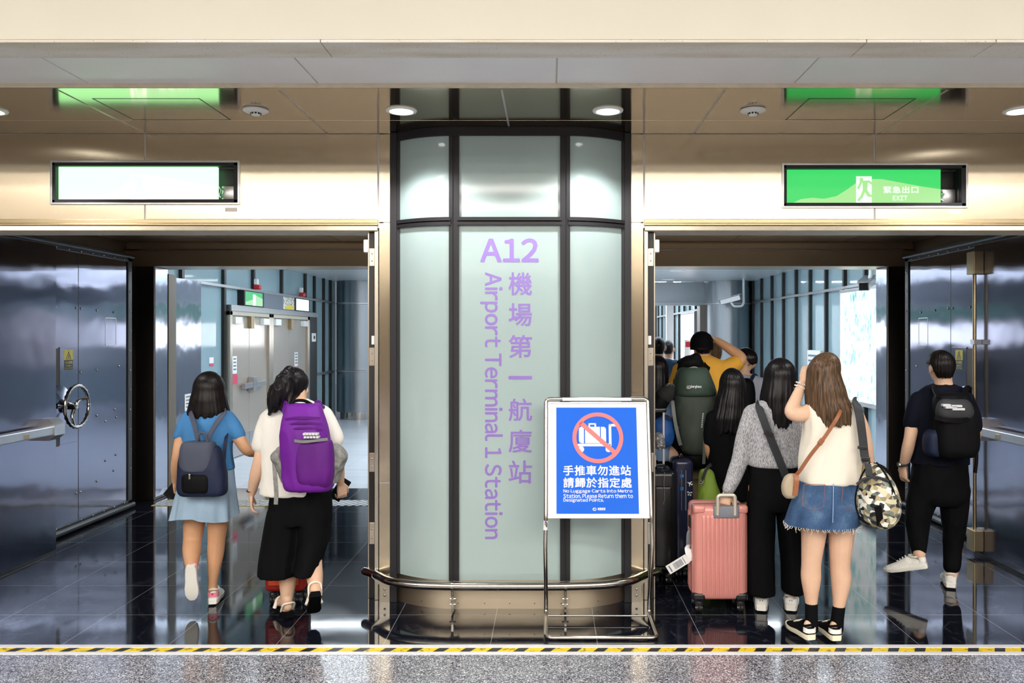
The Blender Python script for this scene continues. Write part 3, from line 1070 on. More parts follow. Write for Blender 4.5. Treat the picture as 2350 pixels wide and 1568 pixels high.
def blast_door(name, label, xf, s):
    """thick steel leaf folded back against the passage wall; xf = visible face, s = way it looks"""
    A = lambda a, c: (min(xf - s * a, xf - s * c), max(xf - s * a, xf - s * c))
    t = thing(name, label, 'door', (xf, 7.2, 0), kind='structure')
    obj('leaf', MB().box(*A(0, 0.18), 5.9, 7.495, 0.06, 2.52, 0.003).box(*A(0, 0.18), 7.5, 8.36, 0.06, 2.52, 0.003), M['leaf'], t)
    sl = MB().box(*A(-0.012, 0.17), 5.9, 8.44, 2.50, 2.55, 0.006).box(*A(-0.012, 0.17), 5.9, 8.44, 0.03, 0.085, 0.006).box(*A(-0.012, 0.17), 8.36, 8.44, 0.03, 2.55, 0.006)
    sl.tube([(xf + s * 0.02, 5.9, 0.035), (xf + s * 0.02, 8.44, 0.035)], 0.028, 10)
    sl.tube([(xf + s * 0.02, 5.9, 2.555), (xf + s * 0.02, 8.44, 2.555)], 0.022, 10)
    obj('rubber_seal', sl, M['black'], t)
    bb = MB()
    for k in range(13):
        y = 6.0 + k * 0.19
        for z in (0.075, 2.52):
            bb.sphere((xf + s * 0.013, y, z), (0.006, 0.01, 0.01), 8, 5)
    for k in range(12):
        bb.sphere((xf + s * 0.013, 8.40, 0.2 + k * 0.2), (0.006, 0.01, 0.01), 8, 5)
    obj('seal_bolts', bb, M['chrome'], t, True)
    pb = MB()
    for (y, z) in ((7.46, 2.0), (7.54, 2.0), (7.15, 2.0), (7.80, 1.99), (8.10, 1.98), (8.2, 1.45), (7.8, 1.43), (7.46, 1.42), (7.53, 1.42), (7.8, 1.0), (7.95, 0.93), (8.12, 1.03), (8.15, 0.95), (7.95, 0.55), (8.14, 0.58), (8.1, 0.43), (7.80, 0.38), (7.46, 0.33), (7.53, 0.33), (7.1, 0.31)):
        pb.sphere((xf + s * 0.002, y, z), (0.007, 0.011, 0.011), 8, 5)
    obj('face_bolts', pb, M['chrome'], t, True)
    # inspection plate outline
    ip = MB()
    for (a, c, d, e) in ((7.95, 8.15, 1.92, 1.926), (7.95, 8.15, 1.66, 1.666), (7.95, 7.956, 1.66, 1.926), (8.144, 8.15, 1.66, 1.926)):
        ip.box(*A(-0.002, 0.0), a, c, d, e)
    obj('inspection_plate', ip, M['satin'], t)
    obj('latch_recess', MB().box(*A(-0.006, 0.0), 6.72, 7.20, 0.79, 1.64, 0.001), M['latch_brown'], t)
    obj('lock_plate', MB().box(*A(-0.008, 0.0), 7.20, 7.46, 0.80, 1.65, 0.002), M['leaf'], t)
    sticker(t, xf + s * 0.008, s, 7.265, 7.395, 1.45, 1.625)
    # hand wheel on a dished boss
    wx, wy, wz = xf + s * 0.17, 7.18, 1.14
    obj('wheel_boss', MB().lathe([(0.18, 0.0), (0.178, s * 0.012), (0.06, s * 0.03), (0.045, s * 0.05), (0.03, s * 0.05), (0.028, s * 0.16), (0.001, s * 0.16)], (xf + s * 0.008, wy, wz), 'x', 32), M['leaf'], t, True)
    w = obj('hand_wheel', MB().tube([(wx, wy + 0.18 * math.cos(a), wz + 0.18 * math.sin(a)) for a in [2 * PI * i / 48 for i in range(49)]], [0.015 + 0.003 * math.cos(i * PI / 1.0) for i in range(49)], 12), M['chrome'], t, True)
    sp = MB()
    for a in (0.35, 2.6, 4.45):
        sp.tube(smooth_path([(wx - s * 0.02, wy + 0.02 * math.cos(a), wz + 0.02 * math.sin(a)), (wx - s * 0.035, wy + 0.09 * math.cos(a + 0.12), wz + 0.09 * math.sin(a + 0.12)), (wx, wy + 0.175 * math.cos(a), wz + 0.175 * math.sin(a))]), [0.016] * 7 + [0.012] * 6, 10)
    sp.lathe([(0.001, s * 0.012), (0.02, s * 0.012), (0.034, s * 0.004), (0.034, -s * 0.03), (0.001, -s * 0.03)], (wx - s * 0.01, wy, wz), 'x', 20)
    obj('spokes', sp, M['chrome'], w, True)
    return t


M['latch_brown'] = plain('latch_recess_brown', (0.06, 0.042, 0.028), 0.35, 0.7, bump=0.03)
blast_door('door_1', 'thick steel blast door with hand wheel folded back in the left doorway', -4.27, 1)
blast_door('door_2', 'thick steel blast door behind the walking man in the right doorway', 3.63, -1)


def push_leaf(name, label, xf, s, rod):
    A = lambda a, c: (min(xf - s * a, xf - s * c), max(xf - s * a, xf - s * c))
    t = thing(name, label, 'door', (xf, 6.2, 0), kind='structure')
    obj('leaf', MB().box(*A(0, 0.06), 5.62, 6.69, 0.02, 2.48, 0.002), M['leaf'], t)
    obj('kick_strip', MB().box(*A(-0.001, 0.06), 5.62, 6.692, 0.0, 0.022), M['black'], t)
    p = obj('push_bar', MB().box(*A(-0.115, -0.06), 5.66, 6.56, 0.975, 1.045, 0.008), M['satin'], t)
    bk = MB()
    poly = [(0.0, 0.93), (0.0, 1.10), (0.075, 1.10), (0.125, 1.05), (0.125, 0.97), (0.075, 0.93)]
    bk.prism([(xf + s * a, z) for a, z in poly], 'xz', 6.46, 6.60)
    obj('end_bracket', bk, M['satin'], p)
    obj('strip_plate', MB().box(*A(-0.062, -0.0), 5.66, 6.56, 0.99, 1.03).box(*A(-0.12, -0.1), 6.10, 6.16, 0.985, 1.02, 0.003), M['brass'], p)
    if rod:
        rx = xf + s * 0.045
        r = obj('bolt_rod', MB().tube([(rx, 6.60, 0.2), (rx, 6.60, 2.40)], 0.014, 12), M['brass'], t, True)
        obj('rod_box', MB().box(*A(-0.08, 0.0), 6.54, 6.66, 2.24, 2.42, 0.006), M['brass'], t)
        obj('rod_box', MB().box(*A(-0.08, 0.0), 6.54, 6.66, 0.04, 0.21, 0.006), M['brass'], t)
        obj('rod_guide', MB().box(*A(-0.065, 0.0), 6.57, 6.63, 1.68, 1.72, 0.003), M['satin'], t)
    return t


push_leaf('door_3', 'steel fire door leaf with push bar at the left picture edge', -3.99, 1, False)
push_leaf('door_4', 'steel fire door leaf with vertical bolt rod and push bar at the right picture edge', 3.43, -1, True)

# ------------------------------------------------------------------ station lobby behind the doorways
LZ = 2.90
struct('ceiling_lobby', MB().box(-5, 5, 8.9, 17.6, LZ, LZ + 0.1), M['slats'], 'white slatted ceiling of the station lobby', 'ceiling')
for yy in (9.7, 10.9, 12.2, 13.3, 14.0, 14.8, 15.8, 17.0):
    for (x0, x1) in (((-3.9, -0.6), (0.1, 3.7)) if yy < 13.5 else ((-2.3, 1.6),)):
        t = thing('lobby_luminaire', 'slim white line of light in the slatted lobby ceiling', 'light', ((x0 + x1) / 2, yy, LZ), 'line lights in the lobby ceiling')
        obj('diffuser', MB().box(x0, x1, yy - 0.04, yy + 0.04, LZ - 0.012, LZ - 0.004), M['lobby_lamp'] if yy < 13.5 else M['lobby_lamp_soft'], t)
        obj('frame', MB().box(x0 - 0.02, x1 + 0.02, yy - 0.06, yy + 0.06, LZ - 0.006, LZ, 0.001), M['white'], t)
for (x, y, lab) in ((2.25, 14.6, 'round lobby downlight nearest the top of the right doorway'), (2.42, 16.9, 'round lobby downlight above the opening behind the queue')):
    t = thing('lobby_downlight', lab, 'downlight', (x, y, LZ), 'round downlights in the lobby ceiling')
    obj('lens', MB().lathe([(0.001, -0.012), (0.10, -0.010), (0.11, 0.0), (0.001, 0.0)], (x, y, LZ), 'z', 24), M['lobby_lamp'], t)
    obj('rim', MB().lathe([(0.11, -0.014), (0.135, -0.010), (0.14, 0.0), (0.11, 0.0)], (x, y, LZ), 'z', 24), M['white'], t, True)

# steel-lined reveals just past the posts
b = MB().box(-4.6, -4.19, 9.10, 9.285, 0, 2.43, 0.003)
struct('trim_reveal', b, plain('brown_painted_strip', (0.15, 0.12, 0.085), 0.5, bump=0.03), 'brown vertical steel strip in the left reveal', 'trim')
b = MB().box(-4.5, -4.30, 9.29, 10.21, 0, 2.42, 0.004)
struct('wall_reveal_panel', b, M['reveal'], 'wide brushed steel panel in the left of the lobby', 'wall')
b = MB().box(3.72, 4.0, 9.1, 9.45, 0, 2.65, 0.01)
struct('wall_reveal_right', b, M['reveal'], 'mirror-like steel reveal past the right post', 'wall')

WL, WR = -4.56, 4.27
lw = struct('wall_lobby_left', MB().box(WL - 0.2, WL, 8.9, 17.6, 0, LZ), M['lobby_glass'], 'pale blue glass wall on the left of the lobby', 'wall')
for y in (10.2, 11.52, 12.66, 14.0, 15.35, 15.95, 16.6, 17.1):
    z0 = 2.44 if 11.6 < y < 15.9 else 0
    obj('mullion', MB().box(WL, WL + 0.045, y - 0.035, y + 0.035, z0, LZ), M['sticker_black'], lw)
obj('rail', MB().box(WL, WL + 0.06, 10.2, 17.3, 2.42, 2.46, 0.004), M['satin'], lw)
obj('rail', MB().box(WL, WL + 0.05, 16.0, 17.3, 0.98, 1.03, 0.004), M['satin'], lw)
obj('dark_pier', MB().box(WL, WL + 0.08, 15.40, 15.93, 0, 2.17), M['sticker_black'], lw)
obj('head_band', MB().box(WL, WL + 0.10, 11.6, 15.93, 2.10, 2.19, 0.006), M['satin'], lw)
obj('skirting', MB().box(WL, WL + 0.03, 10.2, 17.3, 0, 0.12), M['satin'], lw)
M['door_cream'] = plain('glossy_cream_door', (0.42, 0.365, 0.31), 0.13, 0.25, bump=0.02, bscale=3)


def double_door(name, label, y0, y1, bar):
    t = thing(name, label, 'door', (WL, (y0 + y1) / 2, 0), kind='structure')
    x = WL
    obj('frame', MB().box(x, x + 0.10, y0, y0 + 0.09, 0, 2.10, 0.004).box(x, x + 0.10, y1 - 0.12, y1, 0, 2.10, 0.004).box(x, x + 0.10, y0, y1, 2.04, 2.10, 0.004), M['jamb'], t)
    ym = (y0 + y1) / 2 - 0.03
    for k, (a, c) in enumerate(((y0 + 0.09, ym - 0.004), (ym + 0.004, y1 - 0.12))):
        lf = obj('door_leaf', MB().box(x, x + 0.06, a, c, 0.01, 2.04, 0.004), M['door_cream'], t)
        obj('kick_plate', MB().box(x + 0.06, x + 0.064, a + 0.01, c - 0.01, 0.02, 0.32), M['satin'], lf)
        obj('door_closer', MB().box(x + 0.06, x + 0.13, c - 0.32 if k else a + 0.04, c - 0.06 if k else a + 0.30, 1.92, 2.02, 0.006), M['white'], lf)
        e = c - 0.06 if k == 0 else a + 0.0
        obj('bolt_case', MB().box(x + 0.06, x + 0.12, e, e + 0.06, 1.86, 2.04, 0.006), M['brass'], lf)
        if bar or k == 1:
            obj('push_bar', MB().box(x + 0.10, x + 0.15, a + (0.35 if k == 0 else 0.05), c - (0.03 if k == 0 else 0.25), 0.98, 1.06, 0.006).box(x + 0.06, x + 0.16, e, e + 0.07, 0.92, 1.14, 0.01), M['satin'], lf)
    return t


double_door('door_5', 'cream double fire door in the left lobby wall beside the bob-haired walker', 11.55, 13.28, True)
double_door('door_6', 'cream double fire door in the left lobby wall behind the woman with the purple pack', 13.28, 15.38, True)

# signs over the lobby doors
M['panel_grey'] = plain('grey_sign_panel', (0.13, 0.15, 0.19), 0.4, bump=0.02)
M['exit_soft'] = emit('exit_soft_white', (0.8, 1.0, 0.86), 1.4)
M['exit_dim'] = emit('exit_dim_green', (0.05, 0.62, 0.2), 0.8)
M['exit_dim2'] = emit('exit_dim_pale', (0.45, 0.9, 0.5), 0.8)
x = WL + 0.02
t = thing('lobby_exit_sign', 'green lit exit sign box over the left lobby doors', 'exit sign', (x, 12.5, 2.2))
obj('case', MB().box(WL, x + 0.08, 12.08, 12.92, 2.19, 2.42, 0.006), M['mullion'], t)
obj('lit_panel', MB().box(x + 0.08, x + 0.084, 12.12, 12.84, 2.205, 2.405), M['exit_dim'], t)
obj('pale_field', MB().prism([(12.12, 2.205), (12.12, 2.25), (12.40, 2.29), (12.56, 2.36), (12.84, 2.32), (12.84, 2.205)], 'yz', x + 0.084, x + 0.086), M['exit_dim2'], t)
obj('doorway_symbol', MB().box(x + 0.086, x + 0.088, 12.42, 12.53, 2.205, 2.37), M['exit_soft'], t)
t = thing('lobby_exit_sign', 'white glowing exit sign box over the right lobby doors', 'exit sign', (x, 14.9, 2.2))
obj('case', MB().box(WL, x + 0.08, 14.50, 15.36, 2.19, 2.42, 0.006), M['mullion'], t)
obj('lit_panel', MB().box(x + 0.08, x + 0.084, 14.56, 15.30, 2.205, 2.405), M['exit_soft'], t)
t = thing('sign_panel', 'dark grey panel with a small yellow picture between the lobby exit signs', 'sign', (x, 13.7, 2.2))
obj('panel', MB().box(WL, x + 0.07, 12.93, 14.49, 2.19, 2.42, 0.004), M['panel_grey'], t)


def m_pic():
    q = NT('mottled_picture')
    v = q.n('ShaderNodeTexVoronoi')
    v.inputs['Scale'].default_value = 22
    q.l(q.coord('World'), v.inputs['Vector'])
    q.set(col=q.ramp(v.outputs['Distance'], [(0.2, (0.05, 0.05, 0.05)), (0.35, (0.55, 0.5, 0.42)), (0.6, (0.8, 0.78, 0.7))]), rough=0.4)
    return q.m


obj('picture', MB().box(x + 0.07, x + 0.073, 13.88, 14.47, 2.20, 2.41), m_pic(), t)
obj('picture_band', MB().prism([(13.95, 2.205), (14.45, 2.205), (14.40, 2.26), (14.2, 2.29), (14.02, 2.25)], 'yz', x + 0.073, x + 0.075), M['yellow'], t)
M['red'] = plain('red_plastic', (0.55, 0.02, 0.03), 0.35, bump=0.02)
M['red2'] = plain('red_print', (0.62, 0.05, 0.12), 0.4, bump=0.01)
for y, lab in ((12.66, 'small red alarm beacon above the green lobby exit sign'), (14.95, 'small red alarm beacon above the white lobby exit sign')):
    t = thing('alarm_beacon', lab, 'alarm beacon', (WL, y, 2.46), 'red beacons on the lobby wall')
    obj('lens', MB().box(WL + 0.04, WL + 0.14, y - 0.05, y + 0.05, 2.46, 2.53, 0.015), M['red'], t)
    obj('base', MB().box(WL + 0.04, WL + 0.10, y - 0.035, y + 0.035, 2.53, 2.62, 0.01), M['white'], t)
for (y0, y1, lab) in ((11.70, 11.92, 'white and red notices on the nearest lobby door leaf'), (14.55, 14.80, 'white and red notices on the farthest lobby door leaf')):
    o = obj('notice', MB().box(WL + 0.061, WL + 0.064, y0 + 0.03, y1 - 0.03, 1.21, 1.46), M['white'])
    tag(o, lab, 'notice', 'notices on the lobby doors')
    obj('red_field', MB().box(WL + 0.061, WL + 0.064, y0, y1, 1.06, 1.20), M['red2'], o)
    b = MB()
    for z in (1.26, 1.31, 1.36, 1.41):
        b.box(WL + 0.064, WL + 0.0655, y0 + 0.06, y1 - 0.06, z, z + 0.022)
    obj('print', b, M['panel_grey'], o)
t = obj('switch_plate', MB().box(WL + 0.08, WL + 0.10, 15.55, 15.79, 1.64, 1.80, 0.006), M['white'])
tag(t, 'square white switch plate on the dark pier beside the lobby doors', 'switch')
obj('button', MB().box(WL + 0.10, WL + 0.106, 15.63, 15.71, 1.69, 1.75), M['black'], t)
t = obj('notice_plate', MB().box(-4.30, -4.294, 9.74, 9.93, 0.86, 1.06, 0.001), M['white'])
tag(t, 'small white notice on the wide steel panel behind the bob-haired walker', 'notice')
obj('print', MB().box(-4.294, -4.293, 9.77, 9.90, 0.90, 0.915).box(-4.294, -4.293, 9.77, 9.90, 0.94, 0.955).box(-4.294, -4.293, 9.77, 9.90, 0.98, 0.995).box(-4.294, -4.293, 9.77, 9.88, 1.02, 1.035), M['panel_grey'], t)
t = obj('wall_label', MB().box(WL, WL + 0.003, 11.08, 11.22, 1.38, 1.46), M['white'])
tag(t, 'small white and red label on the glass beside the lobby doors', 'label')
obj('red_field', MB().box(WL, WL + 0.0035, 11.08, 11.22, 1.34, 1.38), M['red2'], t)

rw = struct('wall_lobby_right', MB().box(WR, WR + 0.2, 8.9, 17.6, 0, LZ), M['lobby_glass'], 'pale blue glass wall with black mullions on the right of the lobby', 'wall')
for y in (9.6, 10.37, 11.14, 11.93, 12.72, 13.5, 14.27, 15.05, 15.83, 16.6, 17.3):
    obj('mullion', MB().box(WR - 0.05, WR, y - 0.03, y + 0.03, 0, LZ), M['sticker_black'], rw)
obj('rail', MB().box(WR - 0.06, WR, 8.9, 17.5, 2.42, 2.46, 0.004), M['satin'], rw)
obj('skirting', MB().box(WR - 0.03, WR, 8.9, 17.5, 0, 0.12), M['satin'], rw)

ax = 4.19
t = thing('light_box', 'tall white and teal illuminated advertising panel on the right lobby wall', 'light box', (ax, 10.9, 0.8))
obj('case', MB().box(ax, WR - 0.052, 9.75, 11.99, 0.80, 2.41, 0.008), M['satin'], t)
obj('film', MB().box(ax - 0.004, ax, 9.80, 11.94, 0.86, 2.36), M['ad'], t)
t = obj('poster_frame', MB().box(WR - 0.10, WR, 12.78, 13.42, 0.9, 1.52, 0.004), M['white'])
tag(t, 'small framed white notice on the right glass wall behind the brown-haired woman', 'notice')
obj('print', MB().box(WR - 0.104, WR - 0.10, 12.84, 13.36, 1.42, 1.45).box(WR - 0.104, WR - 0.10, 12.84, 13.36, 1.34, 1.37), M['panel_grey'], t)

# back of the lobby: steel pillars, head, opening to a brighter corridor
for cx, nm in ((-4.02, 'left'), (3.79, 'right')):
    b = MB()
    for z0, z1 in ((0.16, 1.01), (1.02, 2.42), (2.43, LZ)):
        b.lathe([(0.50, z0), (0.50, z1)], (cx, 17.6, 0), 'z', 48)
    p = struct('wall_pillar_' + nm, b, M['lobby_steel'], 'round brushed steel pillar in the %s back corner of the lobby' % nm, 'pillar', smooth=True)
    obj('base_ring', MB().lathe([(0.43, 0), (0.43, 0.17)], (cx, 17.6, 0), 'z', 40), M['chrome'], p, True)
    bd = MB()
    for z in (1.015, 2.425):
        bd.lathe([(0.502, z - 0.02), (0.512, z - 0.012), (0.512, z + 0.012), (0.502, z + 0.02)], (cx, 17.6, 0), 'z', 48)
    obj('band', bd, M['satin'], p, True)
b = MB().box(-3.5, 1.0, 17.7, 17.9, 0, LZ)
struct('wall_lobby_back', b, M['lobby_steel'], 'steel back wall of the lobby', 'wall')
t = thing('light_box', 'unseen glowing panel added behind the column to brighten the door reflections', 'light box', (-1.2, 17.6, 1.5))  # added out of view: its glow makes the bright bands mirrored in the doors
obj('case', MB().box(-3.0, 0.7, 17.60, 17.698, 1.48, 2.42, 0.01), M['satin'], t)
obj('film', MB().box(-2.95, 0.65, 17.596, 17.60, 1.53, 2.02), emit('added_glow_white', (0.88, 0.93, 1.0), 4.0), t)
obj('upper_film', MB().box(-2.95, 0.65, 17.596, 17.60, 2.12, 2.37), emit('added_glow_green', (0.16, 0.40, 0.34), 0.9), t)
b = MB().box(1.0, 3.3, 17.7, 17.9, 2.47, LZ).box(1.0, 3.35, 17.6, 17.9, 2.40, 2.47, 0.006)
struct('wall_lobby_head', b, M['lobby_steel'], 'steel head over the opening at the back of the lobby', 'wall')
b = MB().box(3.18, 3.34, 17.55, 17.9, 0, 2.40, 0.006)
struct('trim_opening', b, M['post'], 'dark post at the opening at the back of the lobby', 'trim')
cw = struct('wall_corridor', MB().box(3.3, 3.5, 17.9, 27, 0, 3.0), M['lobby_glass'], 'glass wall of the bright corridor behind the lobby', 'wall')
for k in range(11):
    y = 18.6 + k * 0.8
    obj('mullion', MB().box(3.25, 3.3, y - 0.03, y + 0.03, 0, 3.0), M['sticker_black'], cw)
obj('rail', MB().box(3.24, 3.3, 17.9, 27, 2.30, 2.34), M['satin'], cw)
t = thing('light_box', 'pinkish white illuminated poster on the corridor wall beyond the queue', 'light box', (3.2, 19.1, 1.0))
obj('case', MB().box(3.16, 3.238, 18.15, 20.0, 1.0, 2.28, 0.006), M['satin'], t)
obj('film', MB().box(3.155, 3.16, 18.2, 19.95, 1.05, 2.24), emit('poster_film', (1.0, 0.93, 0.96), 1.7), t)
struct('wall_corridor_end', MB().box(-1, 3.5, 27, 27.2, 0, 3.2), M['hallwall_cool'] if 'hallwall_cool' in M else M['white'], 'white far end of the corridor behind the lobby', 'wall')
struct('wall_corridor_left', MB().box(0.8, 1.0, 17.9, 27, 0, 3.2), M['white'], 'white side of the corridor behind the lobby', 'wall')
struct('ceiling_corridor', MB().box(0.8, 3.5, 17.9, 27, 3.0, 3.1), M['white'], 'white ceiling of the corridor behind the lobby', 'ceiling')
for yy in (19.0, 21.0, 23.0, 25.0):
    t = thing('corridor_luminaire', 'line light in the corridor ceiling', 'light', (2.1, yy, 3.0), 'line lights of the back corridor')
    obj('diffuser', MB().box(1.3, 3.0, yy - 0.08, yy + 0.08, 2.985, 2.995), M['corridor_lamp'], t)
    obj('frame', MB().box(1.27, 3.03, yy - 0.1, yy + 0.1, 2.995, 3.0), M['white'], t)
for (x, y, w, m, lab) in ((2.62, 18.6, 0.16, 'white', 'white square post at the start of the corridor'), (2.45, 20.5, 0.20, 'sticker_black', 'dark square post farther down the corridor')):
    tag(obj('post', MB().box(x, x + w, y, y + w, 0, 3.0, 0.01), M[m]), lab, 'post', kind='structure')
t = obj('fire_sign', MB().box(3.0, 3.12, 18.3, 18.31, 1.50, 1.62, 0.002), M['red'])
tag(t, 'small red square sign in the corridor behind the queue', 'sign')
obj('backing_board', MB().box(2.98, 3.14, 18.311, 18.34, 0.0, 1.66, 0.004), M['white'], t)

# cameras
def cctv(label, base, aim_deg, pipe):
    t = thing('security_camera', label, 'camera', base, 'security cameras in the lobby')
    m = Matrix.Translation(base) @ Matrix.Rotation(math.radians(aim_deg), 4, 'Z') @ Matrix.Rotation(math.radians(-14), 4, 'Y')
    obj('housing', MB().box(-0.22, 0.20, -0.065, 0.065, -0.055, 0.05, 0.012, mat=m).box(-0.25, 0.22, -0.075, 0.075, 0.05, 0.062, 0.004, mat=m), M['satin'], t)
    lens = MB()
    lens.box(-0.226, -0.218, -0.05, 0.05, -0.045, 0.042, mat=m)
    obj('lens', lens, M['black'], t)
    obj('bracket', MB().tube(fillet([Vector(base) + Vector(q) for q in pipe], 0.10), 0.024, 12), M['white'], t, True)
    return t


cctv('grey security camera on a bent pipe before the right steel pillar', P(1678, 688, 16.6), -25, [(0, 0, -0.05), (0.05, 0, -0.13), (0.25, 0, -0.13), (0.25, 0, 0.48)])
cctv('security camera hanging over the illuminated advertising panel', P(1990, 650, 10.3), 58, [(0.02, 0, 0.03), (0.05, 0, 0.10), (0.05, 0, 0.50)])
# ------------------------------------------------------------------ organic shapes: bodies, clothes, hair
def eval_mesh(mb, mods):
    me = bpy.data.meshes.new('tmp')
    me.from_pydata(mb.v, [], mb.f)
    bm = bmesh.new()
    bm.from_mesh(me)
    bmesh.ops.recalc_face_normals(bm, faces=bm.faces[:])
    bm.to_mesh(me)
    bm.free()
    o = bpy.data.objects.new('tmp', me)
    C.objects.link(o)
    for typ, kw in mods:
        m = o.modifiers.new(typ, typ)
        for k_, v_ in kw.items():
            setattr(m, k_, v_)
    out = bpy.data.meshes.new_from_object(o.evaluated_get(bpy.context.evaluated_depsgraph_get()))
    bpy.data.objects.remove(o)
    bpy.data.meshes.remove(me)
    return out


def fuse(mb, voxel=0.008, smooth=4, crease=0.0, cscale=(7, 7, 4), seed=0.0, fn=None):
    """one continuous skin grown over the overlapping pieces; optional cloth creases"""
    me = eval_mesh(mb, [('REMESH', dict(mode='VOXEL', voxel_size=voxel, adaptivity=0.0)), ('SMOOTH', dict(factor=0.5, iterations=smooth))])
    if crease:
        n = len(me.vertices)
        co = np.empty(n * 3, np.float32)
        me.vertices.foreach_get('co', co)
        no = np.empty(n * 3, np.float32)
        me.vertices.foreach_get('normal', no)
        co = co.reshape(-1, 3)
        no = no.reshape(-1, 3)
        s = np.array(cscale)
        d = np.array([noise.noise(Vector((p[0] * s[0] + seed, p[1] * s[1], p[2] * s[2] + 0.8 * math.sin(p[0] * 9 + seed)))) + 0.5 * noise.noise(Vector((p[0] * s[0] * 2.3, p[1] * s[1] * 2.3 + seed, p[2] * s[2] * 2.3))) for p in co])
        d = -np.abs(d) + 0.2
        co = co + no * (d[:, None] * crease)
        me.vertices.foreach_set('co', co.astype(np.float32).ravel())
        me.update()
    return me


def ring(cx, cy, cz, rx, ry, n=32, e=2.3, rot=0.0):
    out = []
    for j in range(n):
        a = 2 * PI * j / n
        c, s = math.cos(a), math.sin(a)
        x = rx * math.copysign(abs(c) ** (2 / e), c)
        y = ry * math.copysign(abs(s) ** (2 / e), s)
        out.append(Vector((cx + x * math.cos(rot) - y * math.sin(rot), cy + x * math.sin(rot) + y * math.cos(rot), cz)))
    return out


def trunk(mb, D, rows, e=2.3, rot=0.0, k=4):
    """rows of (px centre, py, half width px, half depth m[, dy]); interpolated loft"""
    R = []
    for r in rows:
        dy = r[4] if len(r) > 4 else 0
        p = P(r[0], r[1], D)
        R.append((p.x, D + dy, p.z, r[2] * D / F, r[3]))
    pts = []
    for i in range(len(R) - 1):
        p0, p1, p2, p3 = R[max(0, i - 1)], R[i], R[i + 1], R[min(len(R) - 1, i + 2)]
        for s in range(k):
            t = s / k
            pts.append(tuple(0.5 * (2 * b_ + (c_ - a_) * t + (2 * a_ - 5 * b_ + 4 * c_ - d_) * t * t + (3 * b_ - a_ - 3 * c_ + d_) * t ** 3) for a_, b_, c_, d_ in zip(p0, p1, p2, p3)))
    pts.append(R[-1])
    mb.loft([ring(x, y, z, max(rx, 0.003), max(ry, 0.003), 32, e, rot) for x, y, z, rx, ry in pts])
    return mb


def limb(mb, D, joints, n=16, k=5):
    """joints of (px, py, radius m[, dy])"""
    pts = [P(j[0], j[1], D + (j[3] if len(j) > 3 else 0)) for j in joints]
    rs = [j[2] for j in joints]
    if len(pts) > 2:
        path = smooth_path(pts, k)
        q = smooth_path([Vector((r, 0, 0)) for r in rs], k)
        rr = [max(v.x, 0.004) for v in q]
    else:
        path, rr = pts, rs
    mb.tube(path, rr, n, True)
    return mb


def head(mb, c, h=0.0, s=1.0, tilt=0.0, ears=True):
    """skull, jaw, nose, lips, ears; c = centre of the skull, h = heading in degrees (0 looks away, + turns right)"""
    a = math.radians(h)
    f, r, u = Vector((math.sin(a), math.cos(a), 0)), Vector((math.cos(a), -math.sin(a), 0)), Vector((0, 0, 1))
    q = Matrix.Rotation(tilt, 3, r)
    f, u = q @ f, q @ u
    c = Vector(c)

    def ell(x, y, z, rx, ry, rz):
        m = MB().sphere((0, 0, 0), (rx * s, ry * s, rz * s), 18, 10)
        o = c + r * x * s + f * y * s + u * z * s
        mb.add([o + r * v[0] + f * v[1] + u * v[2] for v in m.v], m.f)
    ell(0, -0.012, 0.012, 0.076, 0.096, 0.094)
    ell(0, 0.018, -0.045, 0.062, 0.070, 0.075)
    ell(0, 0.050, -0.088, 0.034, 0.034, 0.026)
    ell(0, 0.094, -0.028, 0.011, 0.018, 0.014)
    ell(0, 0.086, -0.010, 0.008, 0.012, 0.024)
    ell(0, 0.078, -0.062, 0.022, 0.012, 0.006)
    ell(0, 0.077, -0.072, 0.018, 0.012, 0.006)
    ell(0, 0.075, 0.014, 0.050, 0.012, 0.009)
    for sx in (-1, 1):
        if not ears:
            ell(sx * 0.070, 0.000, -0.012, 0.007, 0.016, 0.026)
            continue
        ell(sx * 0.079, -0.008, -0.012, 0.008, 0.019, 0.031)
        ell(sx * 0.083, -0.018, -0.004, 0.008, 0.012, 0.022)
    for sx in (-1, 1):
        ell(sx * 0.046, 0.050, -0.035, 0.018, 0.018, 0.018)
    return [c + r * sx * 0.030 * s + f * 0.076 * s + u * 0.000 for sx in (-1, 1)]


